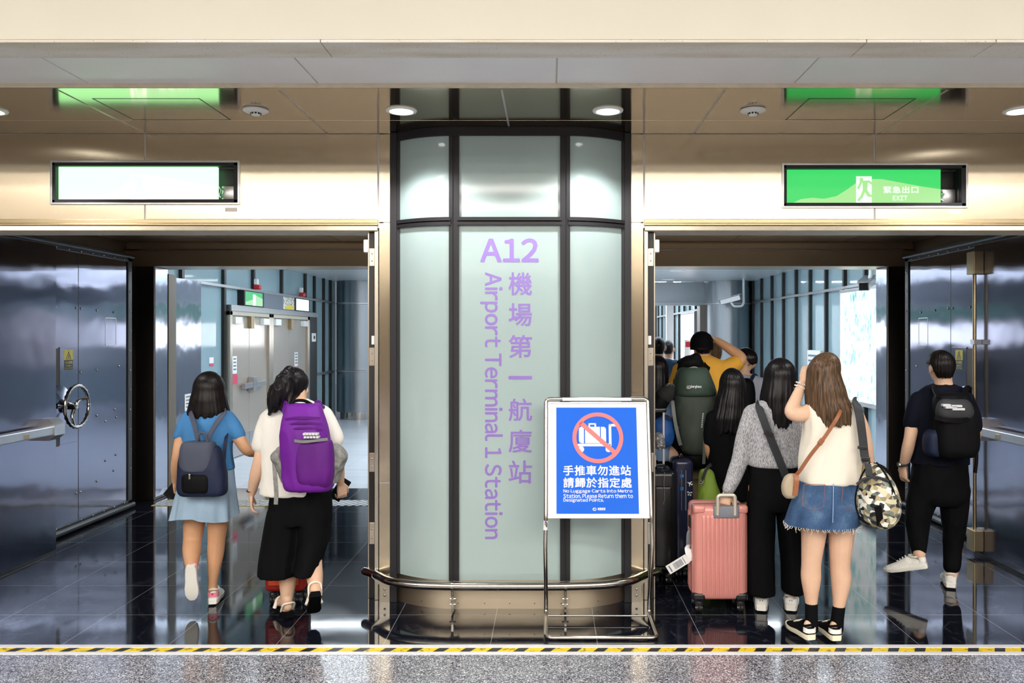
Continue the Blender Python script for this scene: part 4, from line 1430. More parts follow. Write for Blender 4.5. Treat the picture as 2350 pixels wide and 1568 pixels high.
def hand(mb, wrist, d, pn, side, curl=0.5, s=1.0, spread=7):
    """palm, four unequal bent fingers and a side thumb. d = along the hand, pn = direction the palm looks, side = +1/-1 thumb side along d x pn"""
    d, pn = Vector(d).normalized(), Vector(pn)
    pn = (pn - d * pn.dot(d)).normalized()
    w = d.cross(pn) * side
    W = Vector(wrist)
    rings = []
    for t, hw, th in ((-0.01, 0.024, 0.018), (0.015, 0.028, 0.016), (0.045, 0.037, 0.015), (0.075, 0.039, 0.013), (0.088, 0.037, 0.010)):
        o = W + d * t * s
        rings.append([o + w * (hw * s * math.cos(2 * PI * j / 16)) + pn * (th * s * math.sin(2 * PI * j / 16)) for j in range(16)])
    mb.loft(rings)
    for i, (off, L) in enumerate(((0.029, 0.070), (0.0095, 0.079), (-0.010, 0.073), (-0.029, 0.058))):
        ang = math.radians(spread * (1.5 - i) / 1.5)
        dd = (d * math.cos(ang) + w * math.sin(ang)).normalized()
        p = W + d * 0.080 * s + w * off * s
        pts, rr = [p], [0.0092 * s]
        c_ = curl * (0.75 + 0.16 * i)
        tot = 0
        for seg, fr_, r_ in ((0.45, 0.45, 0.0088), (0.31, 0.6, 0.0080), (0.24, 0.45, 0.0068)):
            tot += c_ * fr_ * 1.5
            dr = dd * math.cos(tot) + pn * math.sin(tot)
            p = p + dr * L * seg * s
            pts.append(p)
            rr.append(r_ * s)
        mb.tube(pts, rr, 10, True)
    p = W + d * 0.022 * s + w * 0.026 * s
    t1 = (d * 0.72 + w * 0.62 + pn * 0.25).normalized()
    t2 = (d * 0.90 + w * 0.18 + pn * 0.42).normalized()
    mb.tube([p - t1 * 0.01, p + t1 * 0.036 * s, p + t1 * 0.036 * s + t2 * 0.030 * s, p + t1 * 0.036 * s + t2 * 0.052 * s], [0.014 * s, 0.0115 * s, 0.0098 * s, 0.0078 * s], 10, True)


def foot(mb, m, s=1.0, bare=False):
    if not bare:
        mb.tube([m @ Vector(q) for q in ((0, 0.035, 0.075), (0, 0.045, 0.05), (0, 0.10, 0.038), (0, 0.165, 0.028), (0, 0.215, 0.022))], [0.026 * s, 0.026 * s, 0.024 * s, 0.021 * s, 0.013 * s], 12, True)
        return
    pts = [m @ Vector(q) for q in ((0, 0.035, 0.075), (0, 0.05, 0.055), (0, 0.11, 0.045), (0, 0.175, 0.03), (0, 0.225, 0.022))]
    mb.tube(pts, [0.032 * s, 0.034 * s, 0.034 * s, 0.034 * s, 0.02 * s], 12, True)
    mb.sphere(m @ Vector((0, 0.028, 0.036)), 0.030 * s, 12, 8)


def shoe(parent, m, up, sole, L=0.25, W=1.0, accent=None, aname='heel_tab', tongue=True, low=1.0):
    """trainer in its own frame: heel at the origin, toe along +y, z up"""
    def T(q):
        return m @ Vector((q[0] * W, q[1] * L / 0.25, q[2]))
    st = [(-0.004, 0.024), (0.010, 0.033), (0.05, 0.036), (0.10, 0.037), (0.16, 0.044), (0.205, 0.042), (0.235, 0.031), (0.252, 0.014)]
    rings = []
    for y, hw in st:
        z0 = 0.0 if y < 0.2 else (y - 0.2) * 0.22
        z1 = 0.030 if y < 0.12 else 0.024 + max(0, y - 0.2) * 0.12
        rings.append([T((-hw, y, z0 + 0.004)), T((-hw * 0.94, y, z0)), T((hw * 0.94, y, z0)), T((hw, y, z0 + 0.004)), T((hw * 1.02, y, z1)), T((-hw * 1.02, y, z1))])
    sh = MB().loft(rings)
    so = MB()
    for i, (y, hw, h) in enumerate(((0.000, 0.022, 0.060), (0.006, 0.030, 0.078), (0.03, 0.0345, 0.088), (0.065, 0.035, 0.086), (0.10, 0.036, 0.090), (0.13, 0.038, 0.075), (0.17, 0.041, 0.058), (0.205, 0.039, 0.050), (0.232, 0.028, 0.042), (0.247, 0.012, 0.034))):
        so.v += [T((hw * math.cos(a) if True else 0, y, 0.022 + (h * low - 0.022) * max(0, math.sin(a)) ** 0.8)) for a in [PI * j / 12 for j in range(13)]]
    n = 13
    for i in range(9):
        for j in range(n - 1):
            so.f.append((i * n + j, i * n + j + 1, (i + 1) * n + j + 1, (i + 1) * n + j))
        so.f.append((i * n + n - 1, i * n, (i + 1) * n, (i + 1) * n + n - 1))
    so.f.append(tuple(range(n)))
    so.f.append(tuple(9 * n + j for j in range(n)))
    so.m = [0] * len(so.f)
    s = obj('shoe', so, up, parent, True, 60)
    obj('sole', sh, sole, s, True, 40)
    cl = MB().tube([T((0.031 * math.cos(a), 0.045 + 0.040 * math.sin(a), 0.090 * low - 0.006 * math.cos(2 * a))) for a in [2 * PI * j / 20 for j in range(21)]], 0.0065, 8)
    obj('collar', cl, up, s, True)
    if tongue:
        lc = MB()
        for kk in range(4):
            y = 0.105 + kk * 0.018
            lc.tube([T((-0.020, y, (0.088 - kk * 0.008) * low)), T((0, y + 0.004, (0.096 - kk * 0.009) * low)), T((0.020, y, (0.088 - kk * 0.008) * low))], 0.003, 6)
        obj('laces', lc, sole, s, True)
    if accent is not None:
        ac = MB()
        r2 = []
        for y, hw, h0, h1 in ((0.028, 0.0365, 0.048, 0.078), (0.008, 0.0325, 0.046, 0.078), (-0.003, 0.020, 0.045, 0.074), (-0.005, 0.0, 0.045, 0.073)):
            r2.append((y, hw, h0, h1))
        full = [(-hw, y, h0, h1) for y, hw, h0, h1 in r2] + [(hw, y, h0, h1) for y, hw, h0, h1 in r2[::-1][1:]]
        ac.loft([[T((x, y - 0.001, h0 * low)), T((x, y - 0.001, h1 * low)), T((x * 0.92, y + 0.004, h1 * low)), T((x * 0.92, y + 0.004, h0 * low))] for x, y, h0, h1 in full])
        obj(aname, ac, accent, s, True, 50)
    return s


def place(px, py, D, yaw=0, pitch=0, roll=0, lift=0.0):
    p = P(px, py, D)
    return Matrix.Translation(p + Vector((0, 0, lift))) @ Matrix.Rotation(math.radians(-yaw), 4, 'Z') @ Matrix.Rotation(math.radians(pitch), 4, 'X') @ Matrix.Rotation(math.radians(roll), 4, 'Y')


def hair_mesh(D, top, prof, front_py, A=95, dep_front=0.10, yoff=0.0, strand=0.035, tip=0.03, freq=9.0, nu=150, nv=34, thick=0.012, soft=22, seed=0.0, side_py=None, heading=0.0):
    """hair grown from the crown: prof rows (py, px centre, half width px, depth behind m); beyond angle A from the back it ends at the hairline front_py"""
    zt = ZZ(top[1], D)
    rows = [(ZZ(r[0], D), XX(r[1], D), r[2] * D / F, r[3]) for r in prof]
    z0 = rows[0][0]
    cxt = XX(top[0], D)
    zl = rows[-1][0]
    zf = ZZ(front_py, D)
    zs = ZZ(side_py, D) if side_py else None

    def at(z):
        if z >= rows[0][0]:
            t = min(1, (z - z0) / (zt - z0))
            return rows[0][1] + (cxt - rows[0][1]) * t, rows[0][2], rows[0][3]
        for a_, b_ in zip(rows, rows[1:]):
            if z >= b_[0]:
                t = (a_[0] - z) / (a_[0] - b_[0])
                t = t * t * (3 - 2 * t) * 0.5 + t * 0.5
                return tuple(a_[i] + (b_[i] - a_[i]) * t for i in (1, 2, 3))
        return rows[-1][1:]
    hd = math.radians(heading)
    grid = []
    for i in range(nu):
        u = -PI + 2 * PI * i / nu
        ud = abs(math.degrees(u))
        n1 = noise.noise(Vector((math.cos(u) * freq * 0.6, math.sin(u) * freq * 0.6, seed)))
        n2 = noise.noise(Vector((math.cos(u) * freq * 3, math.sin(u) * freq * 3, seed + 5)))
        t = min(1, max(0, (ud - A) / soft))
        t = t * t * (3 - 2 * t)
        zb = zl + tip * (n1 + 0.6 * n2)
        if zs is not None:
            t2 = min(1, max(0, (ud - 48) / 24))
            zb = zb + (zs - zb) * t2 * t2 * (3 - 2 * t2)
            t = min(1, max(0, (ud - 108) / 34))
            t = t * t * (3 - 2 * t)
        zb = zb + (zf - zb) * t
        Rz = zt - z0
        phe = math.acos(max(-1, min(1, (zb - z0) / Rz))) if zb > z0 else PI / 2
        a1, a2 = phe * Rz, max(0.0, z0 - zb)
        col = []
        for j in range(nv):
            q = (a1 + a2) * (0.01 + 0.99 * j / (nv - 1))
            if q <= a1 + 1e-9:
                ph = q / Rz
                z = z0 + Rz * math.cos(ph)
                k_ = math.sin(ph)
            else:
                z = z0 - (q - a1)
                k_ = 1.0
            cx, hw, dp = at(z)
            fall = min(1, max(0, (z0 - z) / 0.15)) if z < z0 else 0
            nz = noise.noise(Vector((u * freq, z * 1.2, seed))) + 0.5 * noise.noise(Vector((u * freq * 3.1, z * 2.0, seed + 9)))
            rr = 1 + strand * nz * (0.5 + fall) * min(1, k_ * 1.5)
            x = hw * k_ * math.sin(u) * rr
            y = (-dp if math.cos(u) > 0 else -dep_front) * k_ * math.cos(u) * rr
            if hd:
                x, y = (x * math.cos(hd) + y * math.sin(hd), -x * math.sin(hd) + y * math.cos(hd)) 
            col.append(Vector((cx + x, D + yoff + y, z)))
        grid.append(col)
    mb = MB()
    vs = [p for c_ in grid for p in c_]
    fs = []
    for i in range(nu):
        k_ = (i + 1) % nu
        for j in range(nv - 1):
            fs.append((i * nv + j, k_ * nv + j, k_ * nv + j + 1, i * nv + j + 1))
    o = len(vs)
    vs.append(Vector((cxt, D + yoff, zt)))
    for i in range(nu):
        fs.append((i * nv, o, ((i + 1) % nu) * nv))
    mb.add(vs, fs)
    return eval_mesh(mb, [('SOLIDIFY', dict(thickness=thick, offset=-1.0))])


def m_hair(name, c1, c2, rough=0.35):
    t = NT(name)
    nz = t.n('ShaderNodeTexNoise')
    nz.inputs['Scale'].default_value = 1
    nz.inputs['Detail'].default_value = 3
    t.l(t.coord('Object', (130, 130, 3)), nz.inputs['Vector'])
    t.set(col=t.ramp(nz.outputs[0], [(0.35, c1), (0.68, c2)]), rough=rough, spec=0.2, normal=t.bump(nz.outputs[0], 0.5, 0.004), aniso=0.5)
    return t.m


def m_cloth(name, col, rough=0.85, var=0.12, weave=420, bump=0.25, vscale=5, sheen=0.0):
    t = NT(name)
    nz = t.n('ShaderNodeTexNoise')
    nz.inputs['Scale'].default_value = vscale
    nz.inputs['Detail'].default_value = 6
    t.l(t.coord(), nz.inputs['Vector'])
    wv = t.n('ShaderNodeTexNoise')
    wv.inputs['Scale'].default_value = weave
    wv.inputs['Detail'].default_value = 2
    t.l(t.coord(), wv.inputs['Vector'])
    dark = max(col) < 0.03
    a = t.ramp(nz.outputs[0], [(0.3, tuple(c * (1 - var) for c in col)), (0.7, tuple(min(1, c * (1 + var)) for c in col))])
    t.set(col=a, rough=rough, spec=0.08 if dark else 0.25, normal=t.bump(wv.outputs[0], bump, 0.002), sheen=sheen)
    return t.m


def m_heather(name, c1, c2):
    t = NT(name)
    nz = t.n('ShaderNodeTexNoise')
    nz.inputs['Scale'].default_value = 1
    nz.inputs['Detail'].default_value = 4
    t.l(t.coord('Object', (170, 170, 60)), nz.inputs['Vector'])
    t.set(col=t.ramp(nz.outputs[0], [(0.36, c1), (0.60, c2)]), rough=0.9, spec=0.2, normal=t.bump(nz.outputs[0], 0.5, 0.004))
    return t.m


def m_denim():
    t = NT('washed_denim')
    nz = t.n('ShaderNodeTexNoise')
    nz.inputs['Scale'].default_value = 7
    nz.inputs['Detail'].default_value = 7
    t.l(t.coord(), nz.inputs['Vector'])
    w = t.n('ShaderNodeTexNoise')
    w.inputs['Scale'].default_value = 1
    t.l(t.coord('Object', (500, 500, 90)), w.inputs['Vector'])
    mx = t.n('ShaderNodeMix', data_type='RGBA', blend_type='MULTIPLY')
    mx.inputs[0].default_value = 1
    t.l(t.ramp(nz.outputs[0], [(0.3, (0.022, 0.055, 0.13)), (0.55, (0.06, 0.12, 0.24)), (0.75, (0.16, 0.25, 0.40))]), mx.inputs[6])
    t.l(t.ramp(w.outputs[0], [(0.35, (0.7, 0.7, 0.7)), (0.65, (1.15, 1.15, 1.15))]), mx.inputs[7])
    t.set(col=mx.outputs[2], rough=0.85, spec=0.2, normal=t.bump(w.outputs[0], 0.4, 0.002))
    return t.m


def m_camo():
    t = NT('pale_camouflage_fabric')
    n0 = t.n('ShaderNodeTexNoise')
    n0.inputs['Scale'].default_value = 14
    t.l(t.coord(), n0.inputs['Vector'])
    mxv = t.n('ShaderNodeMix', data_type='VECTOR')
    mxv.inputs[0].default_value = 0.06
    t.l(t.coord('Object', (1, 1, 1.4)), mxv.inputs[4])
    t.l(n0.outputs['Color'], mxv.inputs[5])
    v = t.n('ShaderNodeTexVoronoi')
    v.inputs['Scale'].default_value = 34
    t.l(mxv.outputs[1], v.inputs['Vector'])
    sp = t.n('ShaderNodeSeparateColor')
    t.l(v.outputs['Color'], sp.inputs[0])
    t.set(col=t.ramp(sp.outputs[0], [(0.0, (0.016, 0.017, 0.018)), (0.15, (0.08, 0.10, 0.10)), (0.30, (0.28, 0.25, 0.15)), (0.44, (0.46, 0.36, 0.20)), (0.56, (0.62, 0.58, 0.40)), (0.70, (0.17, 0.20, 0.18)), (0.78, (0.85, 0.84, 0.76))], 'CONSTANT'), rough=0.35, spec=0.5)
    return t.m


def m_skin(name, col):
    t = NT(name)
    nz = t.n('ShaderNodeTexNoise')
    nz.inputs['Scale'].default_value = 9
    nz.inputs['Detail'].default_value = 5
    t.l(t.coord(), nz.inputs['Vector'])
    fine = t.n('ShaderNodeTexNoise')
    fine.inputs['Scale'].default_value = 260
    t.l(t.coord(), fine.inputs['Vector'])
    t.set(col=t.ramp(nz.outputs[0], [(0.3, tuple(c * 0.93 for c in col)), (0.7, tuple(min(1, c * 1.05) for c in col))]), rough=0.5, spec=0.35, sss=0.06, normal=t.bump(fine.outputs[0], 0.12, 0.001))
    t.b.inputs['Subsurface Radius'].default_value = (0.02, 0.008, 0.005)
    return t.m


M['skin'] = m_skin('light_skin', (0.68, 0.44, 0.31))
M['skin_tan'] = m_skin('tan_skin', (0.58, 0.32, 0.18))
M['hair_black'] = m_hair('black_hair', (0.003, 0.0025, 0.0035), (0.011, 0.009, 0.011), 0.32)
M['hair_dark'] = m_hair('dark_brown_hair', (0.003, 0.0025, 0.0025), (0.012, 0.008, 0.0075), 0.38)
M['hair_brown'] = m_hair('brown_hair', (0.035, 0.020, 0.011), (0.15, 0.088, 0.048), 0.36)
M['hair_tan'] = m_hair('light_brown_hair', (0.10, 0.06, 0.03), (0.24, 0.15, 0.08))
M['eye'] = plain('eye', (0.05, 0.04, 0.035), 0.15, bump=0.01)
M['c_black'] = m_cloth('black_fabric', (0.0035, 0.0035, 0.0045), 0.8)
M['c_navy'] = m_cloth('black_navy_fabric', (0.005, 0.006, 0.012), 0.8)
M['c_blue'] = m_cloth('blue_jersey', (0.055, 0.20, 0.44), 0.85)
M['c_chambray'] = m_cloth('pale_blue_chambray', (0.27, 0.38, 0.50), 0.85)
M['c_white'] = m_cloth('white_cotton', (0.80, 0.78, 0.73), 0.85, 0.03)
M['c_ivory'] = m_cloth('ivory_cotton', (0.80, 0.75, 0.65), 0.8, 0.03)
M['c_yellow'] = m_cloth('mustard_jersey', (0.72, 0.38, 0.05), 0.85, 0.06)
M['c_greyblue'] = m_cloth('grey_blue_jersey', (0.38, 0.41, 0.50), 0.85, 0.05)
M['c_polo'] = m_cloth('dark_blue_pique', (0.035, 0.11, 0.24), 0.85)
M['c_sky'] = m_cloth('light_blue_cotton', (0.25, 0.39, 0.62), 0.85)
M['c_khaki'] = m_cloth('khaki_cotton', (0.22, 0.17, 0.10), 0.85)
M['c_grey'] = m_heather('grey_marl_knit', (0.20, 0.20, 0.22), (0.48, 0.48, 0.50))
M['denim'] = m_denim()
M['camo'] = m_camo()
M['rubber_white'] = plain('white_rubber', (0.80, 0.79, 0.74), 0.5, bump=0.03, bscale=120)
M['leather_white'] = plain('white_leather', (0.82, 0.82, 0.81), 0.4, bump=0.04, bscale=150)
M['pink'] = plain('pink_leather', (0.85, 0.28, 0.36), 0.45, bump=0.03)
M['mesh_white'] = plain('white_mesh_shoe', (0.72, 0.71, 0.66), 0.6, var=0.12, vscale=40, bump=0.15, bscale=90)
M['cream_rubber'] = plain('cream_rubber', (0.78, 0.73, 0.56), 0.5, bump=0.04)
M['leather_brown'] = plain('tan_leather', (0.30, 0.11, 0.045), 0.4, var=0.1, bump=0.05, bscale=80)
M['n_black'] = m_cloth('black_nylon', (0.005, 0.005, 0.006), 0.55)
M['n_char'] = m_cloth('charcoal_nylon', (0.032, 0.034, 0.040), 0.55)
M['n_slate'] = m_cloth('slate_canvas', (0.060, 0.070, 0.105), 0.6)
M['n_ink'] = m_cloth('ink_blue_canvas', (0.010, 0.016, 0.045), 0.55)
M['n_purple'] = m_cloth('purple_nylon', (0.14, 0.012, 0.27), 0.55, 0.15)
M['n_purple2'] = m_cloth('deep_purple_nylon', (0.10, 0.008, 0.18), 0.6, 0.1)
M['n_grey'] = m_cloth('grey_mesh', (0.22, 0.22, 0.21), 0.7, 0.3, vscale=40)
M['n_green'] = m_cloth('forest_green_nylon', (0.035, 0.060, 0.045), 0.6, 0.12)
M['n_green2'] = m_cloth('grey_green_nylon', (0.055, 0.070, 0.058), 0.65, 0.1)
M['n_olive'] = m_cloth('olive_lime_nylon', (0.17, 0.26, 0.035), 0.6, 0.15)
M['n_web'] = m_cloth('grey_webbing', (0.20, 0.21, 0.20), 0.7)
M['print'] = plain('pale_print', (0.62, 0.63, 0.66), 0.5, bump=0.02)
M['buckle'] = plain('black_buckle', (0.02, 0.02, 0.022), 0.25, bump=0.02)


def person(label, foot_xy, group=None):
    return thing('person', label, 'person', (foot_xy[0], foot_xy[1], 0), group)


def finish_body(t, mb, mat, eyes, voxel):
    bd = obj('body', fuse(mb, voxel, 3), mat, t, True, 180)
    if eyes:
        for e in eyes:
            obj('eye', MB().sphere(e, 0.011, 10, 6), M['eye'], bd, True)
    return bd


def cloth(t, name, mb, mat, voxel=0.009, crease=0.010, seed=0.0, smooth=4, cscale=(7, 7, 4)):
    return obj(name, fuse(mb, voxel, smooth, crease, cscale, seed), mat, t, True, 180)


def strap(path, w, th, wdir=None, k=6, facing=(0, -1, 0)):
    """flat band along a path; width lies across the path, in the plane facing `facing`"""
    pts = smooth_path(path, k)
    fz = Vector(facing)
    rings = []
    for i, p in enumerate(pts):
        t_ = (pts[min(i + 1, len(pts) - 1)] - pts[max(0, i - 1)]).normalized()
        s_ = t_.cross(fz)
        s_ = s_.normalized() if s_.length > 1e-4 else Vector((1, 0, 0))
        n_ = s_.cross(t_).normalized()
        rings.append([p + s_ * w / 2 + n_ * th / 2, p - s_ * w / 2 + n_ * th / 2, p - s_ * w / 2 - n_ * th / 2, p + s_ * w / 2 - n_ * th / 2])
    return MB().loft(rings)


def skirt(mb, D, rows, ripple=0.0, nrip=9, e=2.1, seed=0.0, n=96, k=6):
    """open-bottomed hanging cloth with folds; rows as trunk()"""
    R = []
    for r in rows:
        p = P(r[0], r[1], D)
        R.append((p.x, D + (r[4] if len(r) > 4 else 0), p.z, r[2] * D / F, r[3]))
    full = []
    for i in range(len(R) - 1):
        for s in range(k):
            t = s / k
            full.append(tuple(a_ + (b_ - a_) * t for a_, b_ in zip(R[i], R[i + 1])))
    full.append(R[-1])
    rings = []
    N = len(full)

    def mk(x, y, z, rx, ry, am, sh=1.0, dz=0.0):
        out = []
        for j in range(n):
            a = 2 * PI * j / n
            w = 1 + am * (math.sin(a * nrip + seed) + 0.6 * math.sin(a * (nrip * 1.7) + 2 * seed + 1))
            c, s = math.cos(a), math.sin(a)
            out.append(Vector((x + sh * w * rx * math.copysign(abs(c) ** (2 / e), c), y + sh * w * ry * math.copysign(abs(s) ** (2 / e), s), z + dz + am * 0.3 * math.sin(a * 3 + seed))))
        return out
    for i, q in enumerate(full):
        rings.append(mk(*q, ripple * (i / (N - 1)) ** 1.3))
    q = full[-1]
    rings.append(mk(*q, ripple, 0.97))
    rings.append(mk(*full[max(0, N - 1 - k)], ripple * 0.8, 0.93))
    mb.loft(rings)
    return mb
# ================================================================== people
def std_legs(b, D, L, R):
    limb(b, D, L)
    limb(b, D, R)


# ---- walker with the black bob, left doorway
D = 5.40
t = person('person with a black bob, blue T-shirt and pale blue skirt walking through the left doorway', (XX(478, D), D))
b = MB()
trunk(b, D, [(478, 925, 18, 0.050), (478, 945, 42, 0.075), (477, 975, 50, 0.09), (477, 1040, 46, 0.085), (477, 1090, 52, 0.10), (476, 1140, 54, 0.105), (476, 1165, 30, 0.08)])
limb(b, D, [(479, 940, 0.05), (480, 905, 0.045)])
eyes = head(b, P(481, 894, D + 0.03), 8, ears=False)
limb(b, D, [(436, 960, 0.044), (418, 1005, 0.043), (408, 1047, 0.036, -0.03), (404, 1075, 0.034, 0.0), (402, 1102, 0.024, 0.05)])
hand(b, P(401, 1104, D + 0.055), (-0.05, 0.35, -1), (1, 0.2, 0), -1, 0.9, 0.92)
limb(b, D, [(522, 962, 0.044), (545, 1000, 0.042), (566, 1032, 0.036, 0.0), (585, 1038, 0.033, 0.10), (604, 1036, 0.024, 0.20)])
hand(b, P(606, 1036, D + 0.205), (0.5, 0.8, 0.05), (0, 0, -1), -1, 0.6, 0.92)
limb(b, D, [(451, 1120, 0.082), (447, 1185, 0.072), (442, 1236, 0.059, 0.0), (440, 1268, 0.056, -0.06), (440, 1312, 0.032, -0.16)])
limb(b, D, [(502, 1120, 0.082), (500, 1185, 0.068), (497, 1238, 0.056, 0.02), (494, 1275, 0.052, 0.02), (489, 1330, 0.031, 0.0), (488, 1352, 0.031, 0.0)])
mL = place(437, 1303, D - 0.20, -14, -76)
mR = place(488, 1387, D - 0.035, -12)
foot(b, mL, 0.9)
foot(b, mR, 0.9)
body = finish_body(t, b, M['skin_tan'], eyes, 0.0055)
b = MB()
trunk(b, D, [(478, 936, 20, 0.055), (478, 946, 46, 0.085), (477, 965, 55, 0.105), (477, 1000, 56, 0.11), (477, 1040, 56, 0.108), (477, 1078, 60, 0.115)])
limb(b, D, [(437, 960, 0.055), (424, 982, 0.054), (415, 1000, 0.050)])
limb(b, D, [(521, 960, 0.055), (535, 980, 0.054), (546, 997, 0.050)])
cloth(t, 'shirt', b, M['c_blue'], seed=1.0)
b = MB()
skirt(b, D, [(477, 1068, 57, 0.118), (475, 1110, 62, 0.145), (473, 1150, 68, 0.17), (472, 1184, 73, 0.19)], 0.05, 9, seed=0.7)
obj('skirt', b, M['c_chambray'], t, True, 60)
h = obj('hair', hair_mesh(D, (478, 852), [(893, 478, 35, 0.104), (920, 477, 41, 0.115), (946, 477, 47, 0.118), (956, 477, 45, 0.115)], 872, A=120, strand=0.03, tip=0.02, seed=1.0, dep_front=0.105, yoff=0.01), M['hair_dark'], t, True, 180)
for mm, nm in ((mL, 0), (mR, 1)):
    shoe(t, mm, M['leather_white'], M['rubber_white'], 0.235, 0.95, M['pink'])
    # three small leaf strokes on the heel tab
leafs = MB()
for a in (-0.5, 0, 0.5):
    q = mR @ Matrix.Translation((0, -0.007, 0.060)) @ Matrix.Rotation(a, 4, 'Y')
    leafs.prism([(0, 0.0), (0.0045, 0.006), (0, 0.013), (-0.0045, 0.006)], 'xz', -0.001, 0.001)
    for kk in range(len(leafs.v) - 8, len(leafs.v)):
        leafs.v[kk] = tuple(q @ Vector(leafs.v[kk]))
obj('heel_mark', leafs, M['red2'], t)


def pack_base(label, D, px, py, group=None):
    return thing('backpack', label, 'backpack', P(px, py, D), group)


# her flap backpack
Dp = D - 0.20
t = pack_base('small dark backpack with grey flap on the back of the bob-haired walker', Dp, 466, 1140)
b = MB()
trunk(b, Dp, [(462, 1022, 34, 0.03), (462, 1030, 44, 0.055), (463, 1060, 51, 0.075), (465, 1100, 55, 0.085), (466, 1128, 55, 0.08), (466, 1138, 48, 0.055)], e=3.2)
cloth(t, 'bag_body', b, M['n_ink'], 0.008, 0.008, 2.0)
b = MB()
trunk(b, Dp - 0.012, [(457, 1012, 26, 0.02), (456, 1018, 37, 0.06), (455, 1045, 40, 0.076), (455, 1068, 39, 0.080), (455, 1081, 30, 0.078)], e=3.0)
cloth(t, 'flap', b, M['n_slate'], 0.007, 0.004, 3.0)
obj('clasp', MB().box(XX(449, Dp), XX(453.5, Dp), Dp - 0.106, Dp - 0.085, ZZ(1094, Dp), ZZ(1082, Dp), 0.003), M['chrome'], t)
b = MB()
trunk(b, Dp - 0.05, [(452, 1085, 30, 0.02), (452, 1095, 33, 0.05), (452, 1125, 32, 0.05), (452, 1132, 26, 0.03)], e=3)
cloth(t, 'front_pocket', b, M['n_black'], 0.008, 0.004, 5.0)
for (x0, x1) in ((455, 437), (474, 514)):
    obj('shoulder_strap', strap([P(x0, 1013, Dp - 0.02), P((x0 + x1) / 2, 975, Dp + 0.055), P(x1, 948, Dp + 0.105), P(x1 + (2 if x1 > 460 else -2), 941, Dp + 0.20)], 0.030, 0.007), M['n_slate'], t)
obj('top_loop', MB().tube(smooth_path([P(452, 1016, Dp - 0.03), P(458, 996, Dp - 0.03), P(470, 996, Dp - 0.03), P(476, 1016, Dp - 0.03)]), 0.008, 8), M['n_slate'], t, True)
b = strap([P(513, 1080, Dp + 0.03), P(516, 1030, Dp + 0.09), P(522, 985, Dp + 0.17)], 0.02, 0.006)
obj('side_strap', b, M['n_ink'], t)
# the phone in her left hand
ph = thing('phone', 'dark phone in the left hand of the bob-haired walker', 'phone', P(400, 1118, D + 0.06))
m = Matrix.Translation(P(401, 1121, D + 0.075)) @ Matrix.Rotation(0.5, 4, 'Y') @ Matrix.Rotation(-0.7, 4, 'X')
obj('case', MB().box(-0.036, 0.036, -0.006, 0.006, -0.07, 0.07, 0.005, mat=m), M['n_black'], ph)
obj('screen', MB().box(-0.032, 0.032, 0.006, 0.0072, -0.066, 0.066, 0.0, mat=m), M['buckle'], ph)

# ---- woman with the purple backpack
D = 5.15
t = person('person with black ponytail, white shirt and black culottes pulling a red suitcase', (XX(672, D), D))
b = MB()
trunk(b, D, [(683, 920, 18, 0.05), (678, 940, 48, 0.08), (675, 975, 58, 0.10), (678, 1040, 56, 0.10), (686, 1100, 58, 0.11), (690, 1140, 56, 0.11), (690, 1170, 30, 0.08)])
limb(b, D, [(684, 935, 0.052), (684, 900, 0.047)])
eyes = head(b, P(676, 884, D + 0.03), 24)
limb(b, D, [(618, 975, 0.050), (606, 1020, 0.048), (596, 1058, 0.040, -0.02), (587, 1090, 0.038), (578, 1130, 0.027, 0.06)])
hand(b, P(577, 1132, D + 0.062), (-0.07, 0.15, -1), (1, 0.4, 0), -1, 0.45, 0.98, 9)
limb(b, D, [(744, 970, 0.050), (765, 1020, 0.046), (775, 1058, 0.038, 0.03), (779, 1085, 0.033, 0.10), (781, 1108, 0.025, 0.15)])
hand(b, P(781, 1110, D + 0.15), (0.10, 0.25, -1), (-0.6, 0.6, 0.2), 1, 1.0, 0.95, 5)
limb(b, D, [(658, 1130, 0.09), (660, 1230, 0.07), (660, 1290, 0.056, 0.0), (660, 1335, 0.052, 0.0), (658, 1385, 0.032, 0.0), (658, 1400, 0.032, 0.0)])
limb(b, D, [(716, 1130, 0.09), (716, 1230, 0.066), (718, 1290, 0.056, -0.05), (722, 1325, 0.050, -0.12), (726, 1360, 0.032, -0.20)])
mL = place(664, 1408, D - 0.045, -36)
mR = place(724, 1361, D - 0.24, -20, -42)
foot(b, mL, 1.0, True)
foot(b, mR, 1.0, True)
finish_body(t, b, M['skin'], eyes, 0.0055)
b = MB()
trunk(b, D, [(682, 916, 24, 0.06), (679, 930, 50, 0.085), (672, 955, 74, 0.115), (668, 1000, 68, 0.125), (668, 1060, 66, 0.13), (672, 1110, 72, 0.14), (674, 1134, 76, 0.145)])
limb(b, D, [(628, 965, 0.085), (612, 995, 0.078), (603, 1020, 0.070)])
limb(b, D, [(735, 958, 0.080), (752, 985, 0.074), (765, 1008, 0.066)])
cloth(t, 'shirt', b, M['c_white'], seed=4.0, crease=0.012)
b = MB()
trunk(b, D, [(690, 1112, 67, 0.125), (690, 1160, 70, 0.145), (690, 1200, 70, 0.14)], e=2.4)
trunk(b, D, [(652, 1170, 34, 0.13), (648, 1230, 42, 0.14), (643, 1290, 46, 0.15), (641, 1318, 46, 0.155)], e=2.3)
trunk(b, D, [(722, 1170, 32, 0.13), (722, 1230, 33, 0.14), (716, 1280, 28, 0.13, -0.05), (712, 1309, 26, 0.13, -0.08)], e=2.3)
cloth(t, 'culottes', b, M['c_black'], seed=5.0, crease=0.012, voxel=0.010, cscale=(9, 9, 2))
